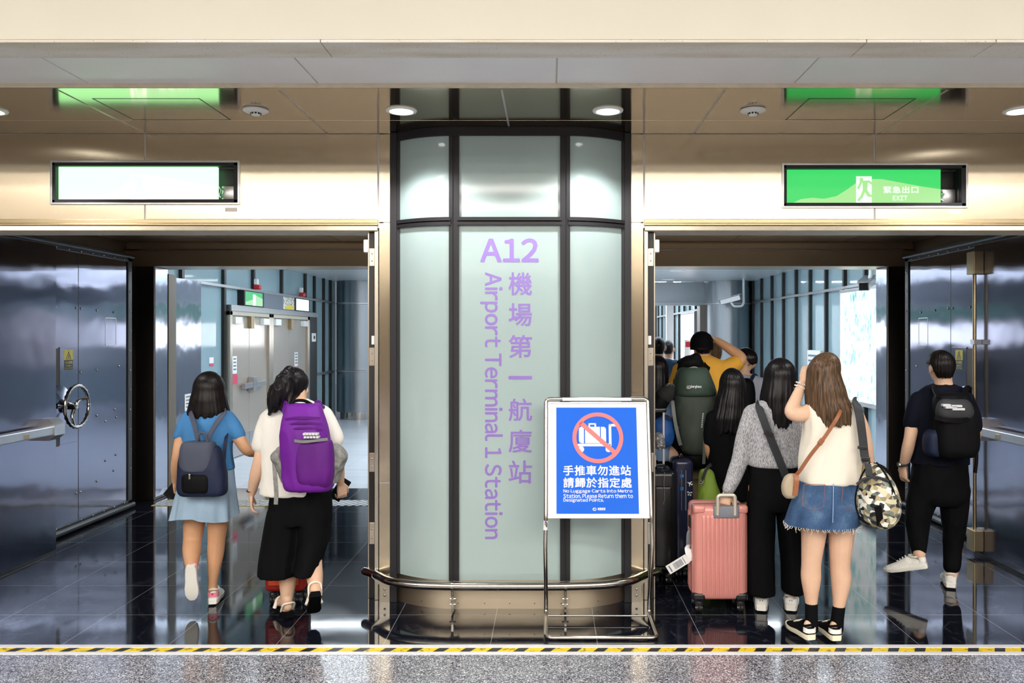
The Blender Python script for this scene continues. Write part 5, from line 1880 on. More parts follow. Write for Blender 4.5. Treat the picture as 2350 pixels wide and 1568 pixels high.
h = obj('hair', hair_mesh(D, (672, 843), [(880, 669, 37, 0.105), (905, 664, 34, 0.10), (925, 660, 22, 0.09)], 868, A=100, strand=0.025, tip=0.015, seed=6.0, dep_front=0.10, yoff=0.01, soft=40), M['hair_black'], t, True, 180)
b = MB()
limb(b, D, [(652, 868, 0.04, -0.10), (640, 890, 0.050, -0.13), (632, 915, 0.052, -0.14), (627, 935, 0.036, -0.14), (618, 950, 0.012, -0.13)])
limb(b, D, [(660, 862, 0.05, -0.07), (650, 900, 0.055, -0.11), (646, 928, 0.035, -0.13), (648, 942, 0.010, -0.13)])
b.sphere(P(664, 856, D - 0.05), 0.042, 14, 8)
obj('ponytail', fuse(b, 0.006, 2, 0.022, (16, 16, 5), 3.0), M['hair_black'], h, True, 180)
# open-backed wedge sandals
for mm in (mL, mR):
    b = MB()
    rings = []
    for y, hw, zt_, zb_ in ((-0.005, 0.025, 0.008, -0.028), (0.03, 0.034, 0.006, -0.028), (0.10, 0.034, 0.002, -0.026), (0.17, 0.043, -0.002, -0.024), (0.22, 0.036, -0.002, -0.020), (0.245, 0.015, 0.0, -0.016)):
        rings.append([mm @ Vector((x_, y, z_)) for x_, z_ in ((-hw, zt_), (hw, zt_), (hw, zb_), (-hw, zb_))])
    s_ = obj('sandal', MB().loft(rings), M['c_black'], t, True, 40)
    bs = MB()
    b2 = MB()
    bs.tube(smooth_path([mm @ Vector(q) for q in ((-0.036, 0.05, 0.005), (-0.034, 0.01, 0.055), (0, -0.008, 0.066), (0.034, 0.01, 0.055), (0.036, 0.05, 0.005))]), 0.006, 8)
    b2.tube(smooth_path([mm @ Vector(q) for q in ((-0.044, 0.15, 0.0), (-0.02, 0.15, 0.055), (0.02, 0.15, 0.055), (0.044, 0.15, 0.0))]), 0.012, 8)
    obj('strap', bs, M['c_ivory'], s_, True)
    obj('strap', b2, M['c_ivory'], s_, True)
obj('bracelet', MB().tube([P(578, 1126, D + 0.058) + Vector((0.030 * math.cos(a), 0.030 * math.sin(a), 0.004 * math.sin(a))) for a in [2 * PI * i / 24 for i in range(25)]], 0.004, 8), M['buckle'], t, True)

Dp = D - 0.24
t = pack_base('big purple backpack with grey mesh side pockets on the woman in white', Dp, 708, 1125)
b = MB()
trunk(b, Dp, [(690, 928, 38, 0.05, 0.04), (692, 940, 44, 0.075, 0.03), (698, 980, 52, 0.10), (704, 1040, 58, 0.115), (708, 1090, 58, 0.115), (709, 1118, 54, 0.10), (709, 1127, 44, 0.06)], e=3.0)
cloth(t, 'bag_body', b, M['n_purple'], 0.008, 0.012, 7.0)
b = MB()
trunk(b, Dp - 0.06, [(716, 1008, 40, 0.02), (718, 1016, 44, 0.055), (722, 1060, 44, 0.072), (722, 1100, 42, 0.070), (722, 1118, 34, 0.03)], e=3.0)
cloth(t, 'front_pocket', b, M['n_purple2'], 0.008, 0.010, 8.0)
obj('zip', strap([P(676, 1012, Dp - 0.12), P(700, 1014, Dp - 0.135), P(752, 1008, Dp - 0.12)], 0.016, 0.006), M['n_web'], t)
for a in range(3):
    obj('lash_strap', strap([P(654 + a, 962 + a * 15, Dp - 0.075), P(690, 958 + a * 12, Dp - 0.11), P(735 + 3 * a, 960 + a * 13, Dp - 0.075)], 0.012, 0.004), M['n_purple2'], t)
for s_, x0, xa in ((-1, 655, 640), (1, 768, 780)):
    b = MB()
    trunk(b, Dp + 0.03, [(x0 - s_ * 2, 1020, 10, 0.04), (xa, 1045, 16, 0.07), (x0 + (4 if s_ < 0 else -2), 1080, 20, 0.075), (x0 + (8 if s_ < 0 else -6), 1108, 14, 0.05)], e=2.4)
    cloth(t, 'side_pocket', b, M['n_grey'], 0.007, 0.016, 9.0 + s_, cscale=(14, 14, 10))
for x0, x1 in ((652, 640), (728, 736)):
    obj('shoulder_strap', strap([P(x0 + (8 if x0 < 680 else -6), 950, Dp - 0.01), P(x0, 930, Dp + 0.09), P(x1, 932, Dp + 0.20), P(x1, 950, Dp + 0.33)], 0.055, 0.012), M['n_purple'], t)
obj('top_loop', MB().tube(smooth_path([P(664, 932, Dp + 0.05), P(676, 921, Dp + 0.07), P(698, 920, Dp + 0.07), P(716, 929, Dp + 0.05)]), 0.010, 8), M['n_black'], t, True)
obj('hanging_strap', strap([P(628, 1040, Dp + 0.02), P(631, 1090, Dp - 0.02), P(634, 1130, Dp - 0.01), P(633, 1158, Dp - 0.01)], 0.024, 0.005), M['n_grey'], t)
mk = MB()
for r_ in range(2):
    for c_ in range(5):
        p0 = P(700 + c_ * 7 + r_ * 2, 996 + r_ * 7, Dp - 0.118)
        mk.box(p0.x - 0.007, p0.x + 0.007, p0.y - 0.02, p0.y + 0.02, p0.z - 0.006, p0.z + 0.006)
obj('logo', mk, M['print'], t)
ph = thing('phone', 'dark phone gripped in the right hand of the woman with the purple pack', 'phone', P(782, 1122, D + 0.2))
m = Matrix.Translation(P(781, 1123, D + 0.195)) @ Matrix.Rotation(0.55, 4, 'Y') @ Matrix.Rotation(-0.15, 4, 'X')
obj('case', MB().box(-0.037, 0.037, -0.006, 0.006, -0.074, 0.074, 0.006, mat=m), M['n_black'], ph)
obj('screen', MB().box(-0.033, 0.033, 0.006, 0.0072, -0.07, 0.07, 0, mat=m), M['buckle'], ph)


# ---- woman in the grey jumper
D = 5.27
t = person('person with long black hair in a cropped grey jumper and wide black trousers', (XX(1780, D), D))
b = MB()
trunk(b, D, [(1775, 915, 18, 0.05), (1775, 935, 48, 0.075), (1775, 975, 50, 0.09), (1776, 1040, 46, 0.085), (1777, 1090, 52, 0.10), (1778, 1140, 54, 0.105), (1778, 1165, 30, 0.08)])
limb(b, D, [(1776, 930, 0.05), (1778, 890, 0.045)])
eyes = head(b, P(1790, 862, D + 0.03), -5, ears=False)
limb(b, D, [(1726, 950, 0.044), (1708, 1000, 0.042), (1698, 1050, 0.036), (1685, 1090, 0.033), (1671, 1124, 0.025, -0.03)])
hand(b, P(1668, 1128, D - 0.032), (-0.12, -0.1, -0.6), (0.1, 1, -0.3), 1, 1.25, 0.95, 6)
limb(b, D, [(1826, 950, 0.044), (1836, 1010, 0.040), (1838, 1055, 0.036, 0.05), (1822, 1085, 0.030, 0.2)])
hand(b, P(1818, 1090, D + 0.22), (-0.6, 0.4, -0.5), (0, 0, -1), -1, 0.6, 0.95)
limb(b, D, [(1748, 1120, 0.085), (1746, 1190, 0.068), (1746, 1250, 0.055), (1746, 1300, 0.050), (1747, 1362, 0.031)])
limb(b, D, [(1806, 1120, 0.085), (1812, 1190, 0.068), (1815, 1250, 0.055), (1816, 1300, 0.050), (1816, 1362, 0.031)])
mL, mR = place(1747, 1402, D - 0.035, 14), place(1815, 1402, D - 0.035, 17)
foot(b, mL, 0.95)
foot(b, mR, 0.95)
finish_body(t, b, M['skin'], eyes, 0.0055)
b = MB()
trunk(b, D, [(1776, 916, 24, 0.06), (1775, 928, 46, 0.085), (1774, 945, 57, 0.10), (1776, 985, 60, 0.12), (1777, 1030, 61, 0.128), (1777, 1060, 60, 0.128), (1777, 1070, 58, 0.122)])
limb(b, D, [(1727, 950, 0.060), (1712, 1000, 0.062), (1701, 1045, 0.058), (1687, 1088, 0.050, -0.01), (1672, 1121, 0.042, -0.03)])
limb(b, D, [(1826, 950, 0.060), (1838, 1005, 0.060), (1838, 1050, 0.055, 0.06), (1826, 1080, 0.044, 0.18)])
cloth(t, 'jumper', b, M['c_grey'], seed=11.0, crease=0.010)
b = MB()
trunk(b, D, [(1775, 1060, 53, 0.115), (1777, 1100, 58, 0.13), (1778, 1150, 60, 0.135), (1779, 1170, 56, 0.12)], e=2.4)
trunk(b, D, [(1747, 1130, 30, 0.12), (1745, 1200, 32, 0.115), (1744, 1280, 32, 0.115), (1745, 1361, 32, 0.12)])
trunk(b, D, [(1808, 1130, 29, 0.12), (1814, 1200, 29, 0.115), (1818, 1280, 25, 0.11), (1819, 1358, 23, 0.11)])
cloth(t, 'trousers', b, M['c_black'], seed=12.0, crease=0.010, cscale=(9, 9, 2))
obj('hair', hair_mesh(D, (1791, 821), [(864, 1791, 37, 0.105), (915, 1788, 43, 0.125), (950, 1786, 39, 0.135), (975, 1784, 33, 0.135)], 845, A=100, strand=0.035, tip=0.03, seed=13.0, dep_front=0.10, yoff=0.005), M['hair_black'], t, True, 180)
for mm in (mL, mR):
    shoe(t, mm, M['mesh_white'], M['rubber_white'], 0.245, 1.12, M['leather_white'], 'heel_counter')
    b = MB()
    for x_ in (-0.007, 0.007):
        b.sphere(mm @ Vector((x_, -0.006, 0.066)), 0.003, 8, 5)
    obj('heel_dots', b, M['c_black'], t)
bag = thing('shoulder_bag', 'black shoulder bag with wide strap across the grey jumper', 'bag', P(1815, 1110, D - 0.06))
obj('strap', strap([P(1741, 924, D + 0.03), P(1743, 938, D - 0.10), P(1762, 990, D - 0.145), P(1782, 1040, D - 0.15), P(1800, 1085, D - 0.15), P(1808, 1105, D - 0.13)], 0.048, 0.005), M['n_char'], bag)
obj('buckle', MB().box(-0.030, 0.030, -0.006, 0.006, -0.014, 0.014, 0.003, mat=Matrix.Translation(P(1764, 996, D - 0.150)) @ Matrix.Rotation(0.35, 4, 'Y')), M['buckle'], bag)
b = MB()
trunk(b, D - 0.10, [(1812, 1088, 9, 0.02), (1815, 1096, 14, 0.04), (1817, 1125, 16, 0.045), (1816, 1150, 12, 0.03)], e=3)
cloth(bag, 'pouch', b, M['n_black'], 0.007, 0.005, 2.2)

# ---- woman with brown hair, white top, denim skirt
D = 4.74
t = person('person with long brown hair, sleeveless white top and frayed denim skirt', (XX(1895, D), D))
b = MB()
trunk(b, D, [(1900, 905, 18, 0.048), (1903, 930, 50, 0.075), (1906, 965, 54, 0.09), (1905, 1040, 52, 0.085), (1902, 1100, 60, 0.11), (1900, 1160, 66, 0.12), (1900, 1190, 40, 0.09)])
limb(b, D, [(1903, 925, 0.048), (1898, 890, 0.043)])
eyes = head(b, P(1894, 852, D + 0.03), -12, ears=False)
limb(b, D, [(1858, 943, 0.044), (1836, 952, 0.043, -0.02), (1815, 946, 0.037, -0.02), (1827, 915, 0.034, 0.02), (1842, 880, 0.025, 0.06)])
hand(b, P(1843, 878, D + 0.062), (0.35, 0.25, 1), (0.6, 0.6, -0.3), -1, 0.6, 0.95)
limb(b, D, [(1962, 945, 0.042), (1980, 990, 0.041), (1990, 1040, 0.036, 0.03), (1996, 1080, 0.032, 0.08), (2000, 1110, 0.025, 0.13)])
hand(b, P(2000, 1112, D + 0.135), (0, 0.3, -1), (-1, 0.2, 0), 1, 0.9, 0.95)
limb(b, D, [(1867, 1160, 0.085), (1868, 1215, 0.073), (1862, 1289, 0.056), (1861, 1330, 0.0555), (1862, 1385, 0.034), (1862, 1435, 0.031)])
limb(b, D, [(1931, 1160, 0.085), (1931, 1215, 0.075), (1928, 1294, 0.057), (1930, 1334, 0.0565), (1925, 1392, 0.034), (1920, 1438, 0.031)])
mL, mR = place(1862, 1469, D - 0.05, -14), place(1920, 1471, D - 0.05, -4)
foot(b, mL, 0.95)
foot(b, mR, 0.95)
finish_body(t, b, M['skin'], eyes, 0.0055)
b = MB()
trunk(b, D, [(1904, 918, 44, 0.07), (1905, 930, 56, 0.092), (1907, 955, 62, 0.11), (1908, 1000, 66, 0.125), (1906, 1050, 71, 0.135), (1904, 1090, 70, 0.14), (1903, 1108, 68, 0.14)])
cloth(t, 'top', b, M['c_ivory'], seed=21.0, crease=0.012, cscale=(8, 8, 3))
b = MB()
skirt(b, D, [(1902, 1098, 66, 0.13), (1900, 1120, 68, 0.14), (1893, 1160, 78, 0.155), (1886, 1203, 85, 0.17)], 0.018, 7, seed=2.0)
sk = obj('skirt', b, M['denim'], t, True, 60)
# pockets, centre seam and frayed hem
for (x0, x1, dy) in ((1841, 1893, -0.147), (1931, 1968, -0.135)):
    q = MB()
    c4 = [P(x0 + 4, 1112, D + dy + 0.003), P(x1, 1112, D + dy), P(x1 - 3, 1162, D + dy - 0.014), P((x0 + x1) / 2, 1172, D + dy - 0.018), P(x0, 1160, D + dy - 0.010)]
    if x0 > 1900:
        for i_ in (1, 2):
            c4[i_].y += 0.05
    q.tube(c4 + [c4[0]], 0.0016, 6)
    obj('pocket_stitching', q, M['leather_brown'], sk)
q = MB().tube([P(1913, 1110, D - 0.140), P(1912, 1160, D - 0.158), P(1911, 1200, D - 0.174)], 0.0025, 6)
obj('seam', q, M['c_sky'], sk)
q = MB()
rnd = random.Random(5)
for i_ in range(90):
    a = 2 * PI * i_ / 90 + rnd.uniform(-0.02, 0.02)
    w_ = 1 + 0.018 * (math.sin(a * 7 + 2.0) + 0.6 * math.sin(a * 11.9 + 5))
    c_, s_ = math.cos(a), math.sin(a)
    x_ = XX(1886, D) + w_ * 85 * D / F * math.copysign(abs(c_) ** (2 / 2.1), c_)
    y_ = D + w_ * 0.17 * math.copysign(abs(s_) ** (2 / 2.1), s_)
    z_ = ZZ(1203, D) + 0.006
    ln = rnd.uniform(0.008, 0.035)
    q.tube([(x_, y_, z_), (x_ + rnd.uniform(-0.006, 0.006), y_ - 0.003, z_ - ln * 0.6), (x_ + rnd.uniform(-0.012, 0.012), y_, z_ - ln)], 0.0012, 5)
obj('frayed_hem', q, M['c_white'], sk)
obj('hair', hair_mesh(D, (1899, 808), [(852, 1890, 37, 0.105), (905, 1895, 46, 0.125), (945, 1904, 53, 0.14), (972, 1908, 47, 0.14)], 835, A=100, strand=0.045, tip=0.035, seed=22.0, dep_front=0.10, yoff=0.005, nu=200), M['hair_brown'], t, True, 180)
for mm in (mL, mR):
    shoe(t, mm, M['c_black'], M['cream_rubber'], 0.245, 1.0, M['leather_white'], 'heel_panel', low=0.85)
for (pts_, ) in (([(1862, 1388, 0.0355), (1862, 1415, 0.036), (1863, 1442, 0.037)],), ([(1925, 1395, 0.0355), (1922, 1418, 0.036), (1920, 1444, 0.037)],)):
    b = MB()
    limb(b, D, pts_)
    so_ = obj('sock', b, M['c_black'], t, True)
for i_, (px_, py_, m_) in enumerate(((1835, 889, 'rubber_white'), (1838, 882, 'rubber_white'), (1832, 896, 'brass'))):
    q = MB()
    cc = P(px_ + 2, py_, D + 0.048)
    for j_ in range(18):
        a = 2 * PI * j_ / 18
        q.sphere(cc + Vector((0.030 * math.cos(a), 0.030 * math.sin(a), -0.012 * math.cos(a))), 0.0048 if i_ < 2 else 0.003, 8, 5)
    obj('bracelet', q, M[m_], t, True)
# her small cross-body bag
bag = thing('crossbody_bag', 'small tan and cream bag on a brown strap at the hip of the brown-haired woman', 'bag', P(1815, 1140, D - 0.1))
obj('strap', strap([P(1932, 925, D - 0.02), P(1926, 950, D - 0.155), P(1895, 1000, D - 0.175), P(1860, 1045, D - 0.17), P(1836, 1080, D - 0.15), P(1822, 1096, D - 0.12)], 0.020, 0.005), M['leather_brown'], bag)
obj('strap_buckle', MB().box(-0.014, 0.014, -0.005, 0.005, -0.018, 0.018, 0.003, mat=Matrix.Translation(P(1884, 1014, D - 0.178)) @ Matrix.Rotation(0.65, 4, 'Y')), M['leather_brown'], bag)
b = MB()
trunk(b, D - 0.10, [(1820, 1088, 9, 0.02), (1817, 1096, 16, 0.035), (1812, 1115, 18, 0.04), (1812, 1135, 16, 0.038), (1813, 1144, 10, 0.02)], e=3)
cloth(bag, 'pouch', b, plain('cream_canvas', (0.42, 0.34, 0.24), 0.7, bump=0.1, bscale=200), 0.005, 0.003, 2.2)
obj('flap', strap([P(1826, 1087, D - 0.13), P(1828, 1105, D - 0.145), P(1824, 1138, D - 0.14)], 0.028, 0.008), M['leather_brown'], bag)
# camouflage duffel on her right shoulder
Db = D - 0.02
bag = thing('duffel_bag', 'pale camouflage duffel bag hanging from the shoulder of the brown-haired woman', 'bag', P(2009, 1206, Db))
b = MB()
trunk(b, Db, [(1994, 1062, 12, 0.14, 0.02), (1996, 1074, 22, 0.20, 0.02), (2000, 1102, 40, 0.235, 0.02), (2001, 1140, 53, 0.25, 0.02), (2001, 1168, 53, 0.25, 0.02), (2000, 1190, 42, 0.235, 0.02), (2000, 1199, 26, 0.20, 0.02)], e=2.2)
body_ = cloth(bag, 'bag_body', b, M['camo'], 0.008, 0.008, 31.0)
obj('end_zip', MB().tube(smooth_path([P(1966, 1112, Db - 0.215), P(1985, 1099, Db - 0.222), P(2012, 1096, Db - 0.222), P(2044, 1106, Db - 0.20)]), 0.008, 8), M['n_char'], bag, True)
for s_ in (-1, 1):
    obj('piping', MB().tube(smooth_path([P(2004 + s_ * 8, 1062, Db - 0.10), P(2006 + s_ * 30, 1095, Db - 0.20), P(2009 + s_ * 46, 1145, Db - 0.205), P(2009 + s_ * 36, 1188, Db - 0.205), P(2009 + s_ * 14, 1204, Db - 0.19)]), 0.005, 8), M['n_black'], bag, True)
obj('end_tab', strap([P(1991, 1065, Db - 0.165), P(1994, 1080, Db - 0.205), P(1995, 1094, Db - 0.228)], 0.036, 0.008), M['n_char'], bag)
obj('lower_tab', strap([P(2014, 1162, Db - 0.243), P(2018, 1185, Db - 0.232), P(2020, 1204, Db - 0.20)], 0.036, 0.008), M['n_black'], bag)
obj('side_handle', MB().tube(smooth_path([P(2006, 1066, Db - 0.02), P(2025, 1073, Db - 0.06), P(2040, 1088, Db - 0.05), P(2044, 1100, Db)]), 0.012, 8), M['n_black'], bag, True)
obj('shoulder_strap', strap([P(1960, 922, D + 0.05), P(1964, 922, D - 0.06), P(1972, 950, D - 0.14), P(1979, 1000, D - 0.155), P(1984, 1045, D - 0.16), P(1988, 1062, D - 0.17)], 0.046, 0.006), M['n_char'], bag)
obj('strap_buckle', MB().box(-0.026, 0.026, -0.007, 0.007, -0.009, 0.009, 0.003, mat=Matrix.Translation(P(1979, 1028, D - 0.166)) @ Matrix.Rotation(0.1, 4, 'Y')).box(-0.024, 0.024, -0.008, 0.008, -0.010, 0.010, 0.003, mat=Matrix.Translation(P(1986, 1053, D - 0.175)) @ Matrix.Rotation(0.1, 4, 'Y')), M['buckle'], bag)

# ---- walking man in black
D = 5.75
t = person('person in black T-shirt and black trousers with white trainers walking by the right door', (XX(2170, D), D))
b = MB()
trunk(b, D, [(2166, 880, 18, 0.055), (2164, 896, 28, 0.07), (2162, 910, 48, 0.088), (2160, 940, 56, 0.105), (2157, 1020, 50, 0.10), (2155, 1080, 54, 0.115), (2155, 1110, 54, 0.115), (2156, 1130, 30, 0.08)])
limb(b, D, [(2167, 895, 0.060), (2164, 862, 0.056)])
eyes = head(b, P(2160, 843, D + 0.03), 3)
limb(b, D, [(2108, 920, 0.052), (2096, 965, 0.048), (2089, 1003, 0.041, -0.02), (2082, 1035, 0.040), (2074, 1066, 0.029, 0.06)])
hand(b, P(2073, 1069, D + 0.065), (0.08, 0.2, -1), (1, 0.3, 0), -1, 0.75, 1.05, 5)
limb(b, D, [(2218, 920, 0.052), (2232, 965, 0.048), (2236, 1003, 0.042, 0.05), (2228, 1012, 0.038, 0.18), (2215, 1005, 0.03, 0.28)])
hand(b, P(2214, 1004, D + 0.29), (-0.5, 0.7, 0.1), (0, 0, -1), 1, 0.7, 1.05)
limb(b, D, [(2126, 1110, 0.092), (2114, 1165, 0.078), (2108, 1215, 0.062, 0.0), (2109, 1245, 0.055, -0.06), (2110, 1275, 0.038, -0.13)])
limb(b, D, [(2188, 1110, 0.092), (2192, 1170, 0.076), (2190, 1230, 0.060, 0.02), (2188, 1275, 0.055, 0.02), (2184, 1325, 0.036, 0.0)])
mL = place(2128, 1303, D - 0.15, -62, -14, 0)
mR = place(2182, 1349, D - 0.04, 20)
foot(b, mL, 1.05)
foot(b, mR, 1.05)
finish_body(t, b, M['skin'], eyes, 0.0055)
b = MB()
trunk(b, D, [(2166, 882, 24, 0.065), (2164, 893, 50, 0.097), (2161, 915, 58, 0.115), (2160, 960, 60, 0.125), (2158, 1020, 62, 0.13), (2157, 1066, 64, 0.135)])
limb(b, D, [(2110, 920, 0.068), (2100, 948, 0.066), (2093, 972, 0.060)])
limb(b, D, [(2214, 920, 0.068), (2227, 950, 0.066), (2233, 978, 0.060)])
cloth(t, 'shirt', b, M['c_navy'], seed=41.0)
b = MB()
trunk(b, D, [(2157, 1055, 58, 0.13), (2156, 1100, 62, 0.14), (2156, 1140, 62, 0.135), (2156, 1158, 48, 0.11)], e=2.4)
limb(b, D, [(2122, 1125, 0.105), (2108, 1180, 0.088, 0.0), (2106, 1225, 0.070, -0.03), (2109, 1262, 0.054, -0.10)])
limb(b, D, [(2190, 1125, 0.105), (2190, 1180, 0.088), (2188, 1240, 0.070, 0.02), (2184, 1298, 0.058, 0.0)])
cloth(t, 'trousers', b, M['c_black'], seed=42.0, crease=0.012)
obj('hair', hair_mesh(D, (2161, 803), [(838, 2161, 29.5, 0.108), (850, 2161, 28, 0.104), (866, 2162, 23, 0.085)], 822, A=58, strand=0.11, tip=0.012, seed=43.0, dep_front=0.105, yoff=0.01, soft=60, freq=16, side_py=836, heading=3), M['hair_dark'], t, True, 180)
for mm in (mL, mR):
    shoe(t, mm, M['mesh_white'], M['rubber_white'], 0.275, 1.1, M['leather_white'], 'heel_counter')
w = obj('wristwatch', MB().tube([P(2075, 1066, D + 0.058) + Vector((0.033 * math.cos(a), 0.033 * math.sin(a), 0.006 * math.cos(a))) for a in [2 * PI * i / 28 for i in range(29)]], 0.009, 8, flat=((0, 0, 1), 1.3)), M['buckle'], t, True)
obj('watch_face', MB().lathe([(0.001, -0.008), (0.017, -0.008), (0.019, 0.0), (0.019, 0.006), (0.001, 0.006)], P(2075, 1066, D + 0.058) + Vector((-0.040, -0.01, 0)), 'x', 20), M['chrome'], w, True)
b = MB()
c_ = P(2160, 843, D + 0.03)
a = math.radians(3)
f_, r_ = Vector((math.sin(a), math.cos(a), 0)), Vector((math.cos(a), -math.sin(a), 0))
for s_ in (-1, 1):
    b.tube([c_ + r_ * s_ * 0.079 - f_ * 0.0, c_ + r_ * s_ * 0.074 + f_ * 0.09], 0.002, 6)
    b.tube([c_ + f_ * 0.098 + r_ * (s_ * 0.032 + 0.022 * math.cos(q_)) + Vector((0, 0, 0.016 * math.sin(q_))) for q_ in [2 * PI * i / 18 for i in range(19)]], 0.002, 6)
obj('spectacles', b, M['buckle'], t)
Dp = D - 0.22
t = pack_base('black backpack with pale maker mark on the man walking by the right door', Dp, 2190, 1048)
b = MB()
trunk(b, Dp, [(2186, 902, 26, 0.04, 0.03), (2187, 912, 40, 0.075, 0.02), (2190, 945, 49, 0.105), (2192, 990, 50, 0.115), (2192, 1030, 48, 0.11), (2191, 1048, 40, 0.08)], e=2.9)
cloth(t, 'bag_body', b, M['n_black'], 0.008, 0.008, 44.0)
b = MB()
trunk(b, Dp - 0.055, [(2190, 916, 28, 0.02), (2190, 925, 37, 0.05), (2191, 945, 43, 0.066), (2191, 960, 40, 0.062)], e=2.6)
cloth(t, 'top_pocket', b, M['n_char'], 0.007, 0.004, 45.0)
obj('pocket_edge', strap([P(2146, 958, Dp - 0.085), P(2170, 964, Dp - 0.128), P(2205, 966, Dp - 0.128), P(2236, 958, Dp - 0.085)], 0.03, 0.01), M['n_black'], t)
b = MB()
for i_, (x0, x1, y0, y1) in enumerate(((2164, 2182, 928, 933), (2170, 2196, 933, 938), (2184, 2208, 930, 935), (2186, 2214, 937, 942))):
    p0, p1 = P(x0, y1, Dp - 0.126), P(x1, y0, Dp - 0.126)
    b.box(p0.x, p1.x, p0.y - 0.004, p0.y + 0.03, p0.z, p1.z, 0.001)
obj('logo', b, M['print'], t)
for x0, x1 in ((2156, 2134), (2214, 2222)):
    obj('shoulder_strap', strap([P(x0, 915, Dp - 0.03), P((x0 + x1) / 2, 895, Dp + 0.09), P(x1, 897, Dp + 0.22), P(x1 - 2, 930, Dp + 0.345)], 0.05, 0.012), M['n_black'], t)
obj('side_strap', MB().tube(smooth_path([P(2238, 1010, Dp), P(2241, 1050, Dp - 0.02), P(2238, 1085, Dp - 0.01)]), 0.012, 8), M['n_black'], t, True)
b = MB()
trunk(b, Dp + 0.02, [(2142, 985, 8, 0.05), (2138, 1000, 15, 0.07), (2138, 1035, 16, 0.07), (2144, 1048, 10, 0.05)], e=2.6)
cloth(t, 'side_pocket', b, M['n_ink'], 0.007, 0.005, 46.0)
# ---- girl in black with very long hair
D = 5.95
t = person('person with very long black hair in a black dress, beside the green backpack', (XX(1672, D), D))
b = MB()
trunk(b, D, [(1673, 930, 14, 0.045), (1672, 948, 38, 0.07), (1670, 985, 42, 0.085), (1669, 1045, 37, 0.08), (1670, 1095, 44, 0.10), (1671, 1140, 46, 0.10), (1671, 1165, 26, 0.08)])
limb(b, D, [(1674, 945, 0.045), (1676, 910, 0.042)])
eyes = head(b, P(1681, 884, D + 0.03), 0, 0.97, ears=False)
limb(b, D, [(1634, 958, 0.040), (1629, 1000, 0.038), (1629, 1040, 0.033, 0.02), (1640, 1062, 0.03, 0.12), (1650, 1075, 0.023, 0.2)])
hand(b, P(1652, 1077, D + 0.21), (0.6, 0.5, -0.4), (0, 0, -1), -1, 0.6, 0.9)
limb(b, D, [(1710, 958, 0.040), (1714, 1000, 0.038), (1714, 1040, 0.033, 0.02), (1704, 1062, 0.03, 0.12), (1696, 1075, 0.023, 0.2)])
hand(b, P(1694, 1077, D + 0.21), (-0.6, 0.5, -0.4), (0, 0, -1), 1, 0.6, 0.9)
limb(b, D, [(1650, 1120, 0.08), (1652, 1170, 0.064), (1653, 1215, 0.052), (1653, 1250, 0.048), (1653, 1300, 0.03)])
limb(b, D, [(1692, 1120, 0.08), (1695, 1170, 0.064), (1696, 1215, 0.052), (1696, 1250, 0.048), (1696, 1300, 0.03)])
mL, mR = place(1653, 1329.5, D - 0.035), place(1696, 1329.5, D - 0.035)
foot(b, mL, 0.9)
foot(b, mR, 0.9)
finish_body(t, b, M['skin_tan'], eyes, 0.007)
b = MB()
trunk(b, D, [(1673, 936, 18, 0.055), (1672, 945, 40, 0.08), (1671, 965, 45, 0.095), (1670, 1000, 45, 0.105), (1669, 1050, 43, 0.105), (1670, 1100, 48, 0.125), (1672, 1146, 52, 0.14)])
limb(b, D, [(1636, 958, 0.052), (1630, 985, 0.050), (1629, 1012, 0.046)])
limb(b, D, [(1709, 958, 0.052), (1714, 985, 0.050), (1714, 1012, 0.046)])
cloth(t, 'dress', b, M['c_black'], 0.011, 0.010, 51.0)
obj('hair', hair_mesh(D, (1680, 844), [(886, 1681, 30, 0.105), (930, 1676, 36, 0.125), (960, 1672, 40, 0.14), (990, 1668, 34, 0.14)], 866, A=100, strand=0.04, tip=0.05, seed=52.0, dep_front=0.10, yoff=0.005), M['hair_black'], t, True, 180)
for mm in (mL, mR):
    shoe(t, mm, M['c_black'], M['rubber_white'], 0.235, 0.95)

# ---- tall man in yellow with cap and green pack
D = 6.5
t = person('person in mustard T-shirt and black cap shading the eyes with the right arm', (XX(1610, D), D))
b = MB()
trunk(b, D, [(1614, 815, 15, 0.055), (1613, 832, 46, 0.085), (1612, 870, 52, 0.105), (1610, 960, 46, 0.10), (1609, 1020, 50, 0.115), (1608, 1060, 50, 0.115), (1608, 1082, 28, 0.08)])
limb(b, D, [(1614, 830, 0.060), (1613, 803, 0.055)])
eyes = head(b, P(1611, 791, D + 0.02), 8)
limb(b, D, [(1560, 852, 0.048), (1547, 900, 0.045), (1540, 942, 0.040, 0.02), (1545, 975, 0.036, 0.12), (1552, 1000, 0.027, 0.22)])
hand(b, P(1553, 1002, D + 0.23), (0.3, 0.5, -0.6), (1, 0, 0), -1, 0.8)
limb(b, D, [(1664, 848, 0.050), (1685, 838, 0.048), (1702, 823, 0.043), (1676, 802, 0.038, 0.06), (1647, 783, 0.029, 0.12)])
hand(b, P(1645, 781, D + 0.125), (-0.8, 0.35, 0.35), (0, -0.3, -1), -1, 0.3)
limb(b, D, [(1584, 1050, 0.09), (1584, 1110, 0.074), (1584, 1165, 0.06), (1584, 1205, 0.055), (1584, 1255, 0.036)])
limb(b, D, [(1634, 1050, 0.09), (1634, 1110, 0.074), (1634, 1165, 0.06), (1634, 1205, 0.055), (1634, 1255, 0.036)])
mL, mR = place(1584, 1282.5, D - 0.04, -5), place(1634, 1282.5, D - 0.04, 8)
foot(b, mL)
foot(b, mR)
finish_body(t, b, M['skin_tan'], eyes, 0.007)
b = MB()
trunk(b, D, [(1614, 818, 20, 0.065), (1613, 826, 44, 0.09), (1612, 845, 56, 0.115), (1611, 900, 56, 0.125), (1610, 980, 54, 0.125), (1609, 1040, 55, 0.13)])
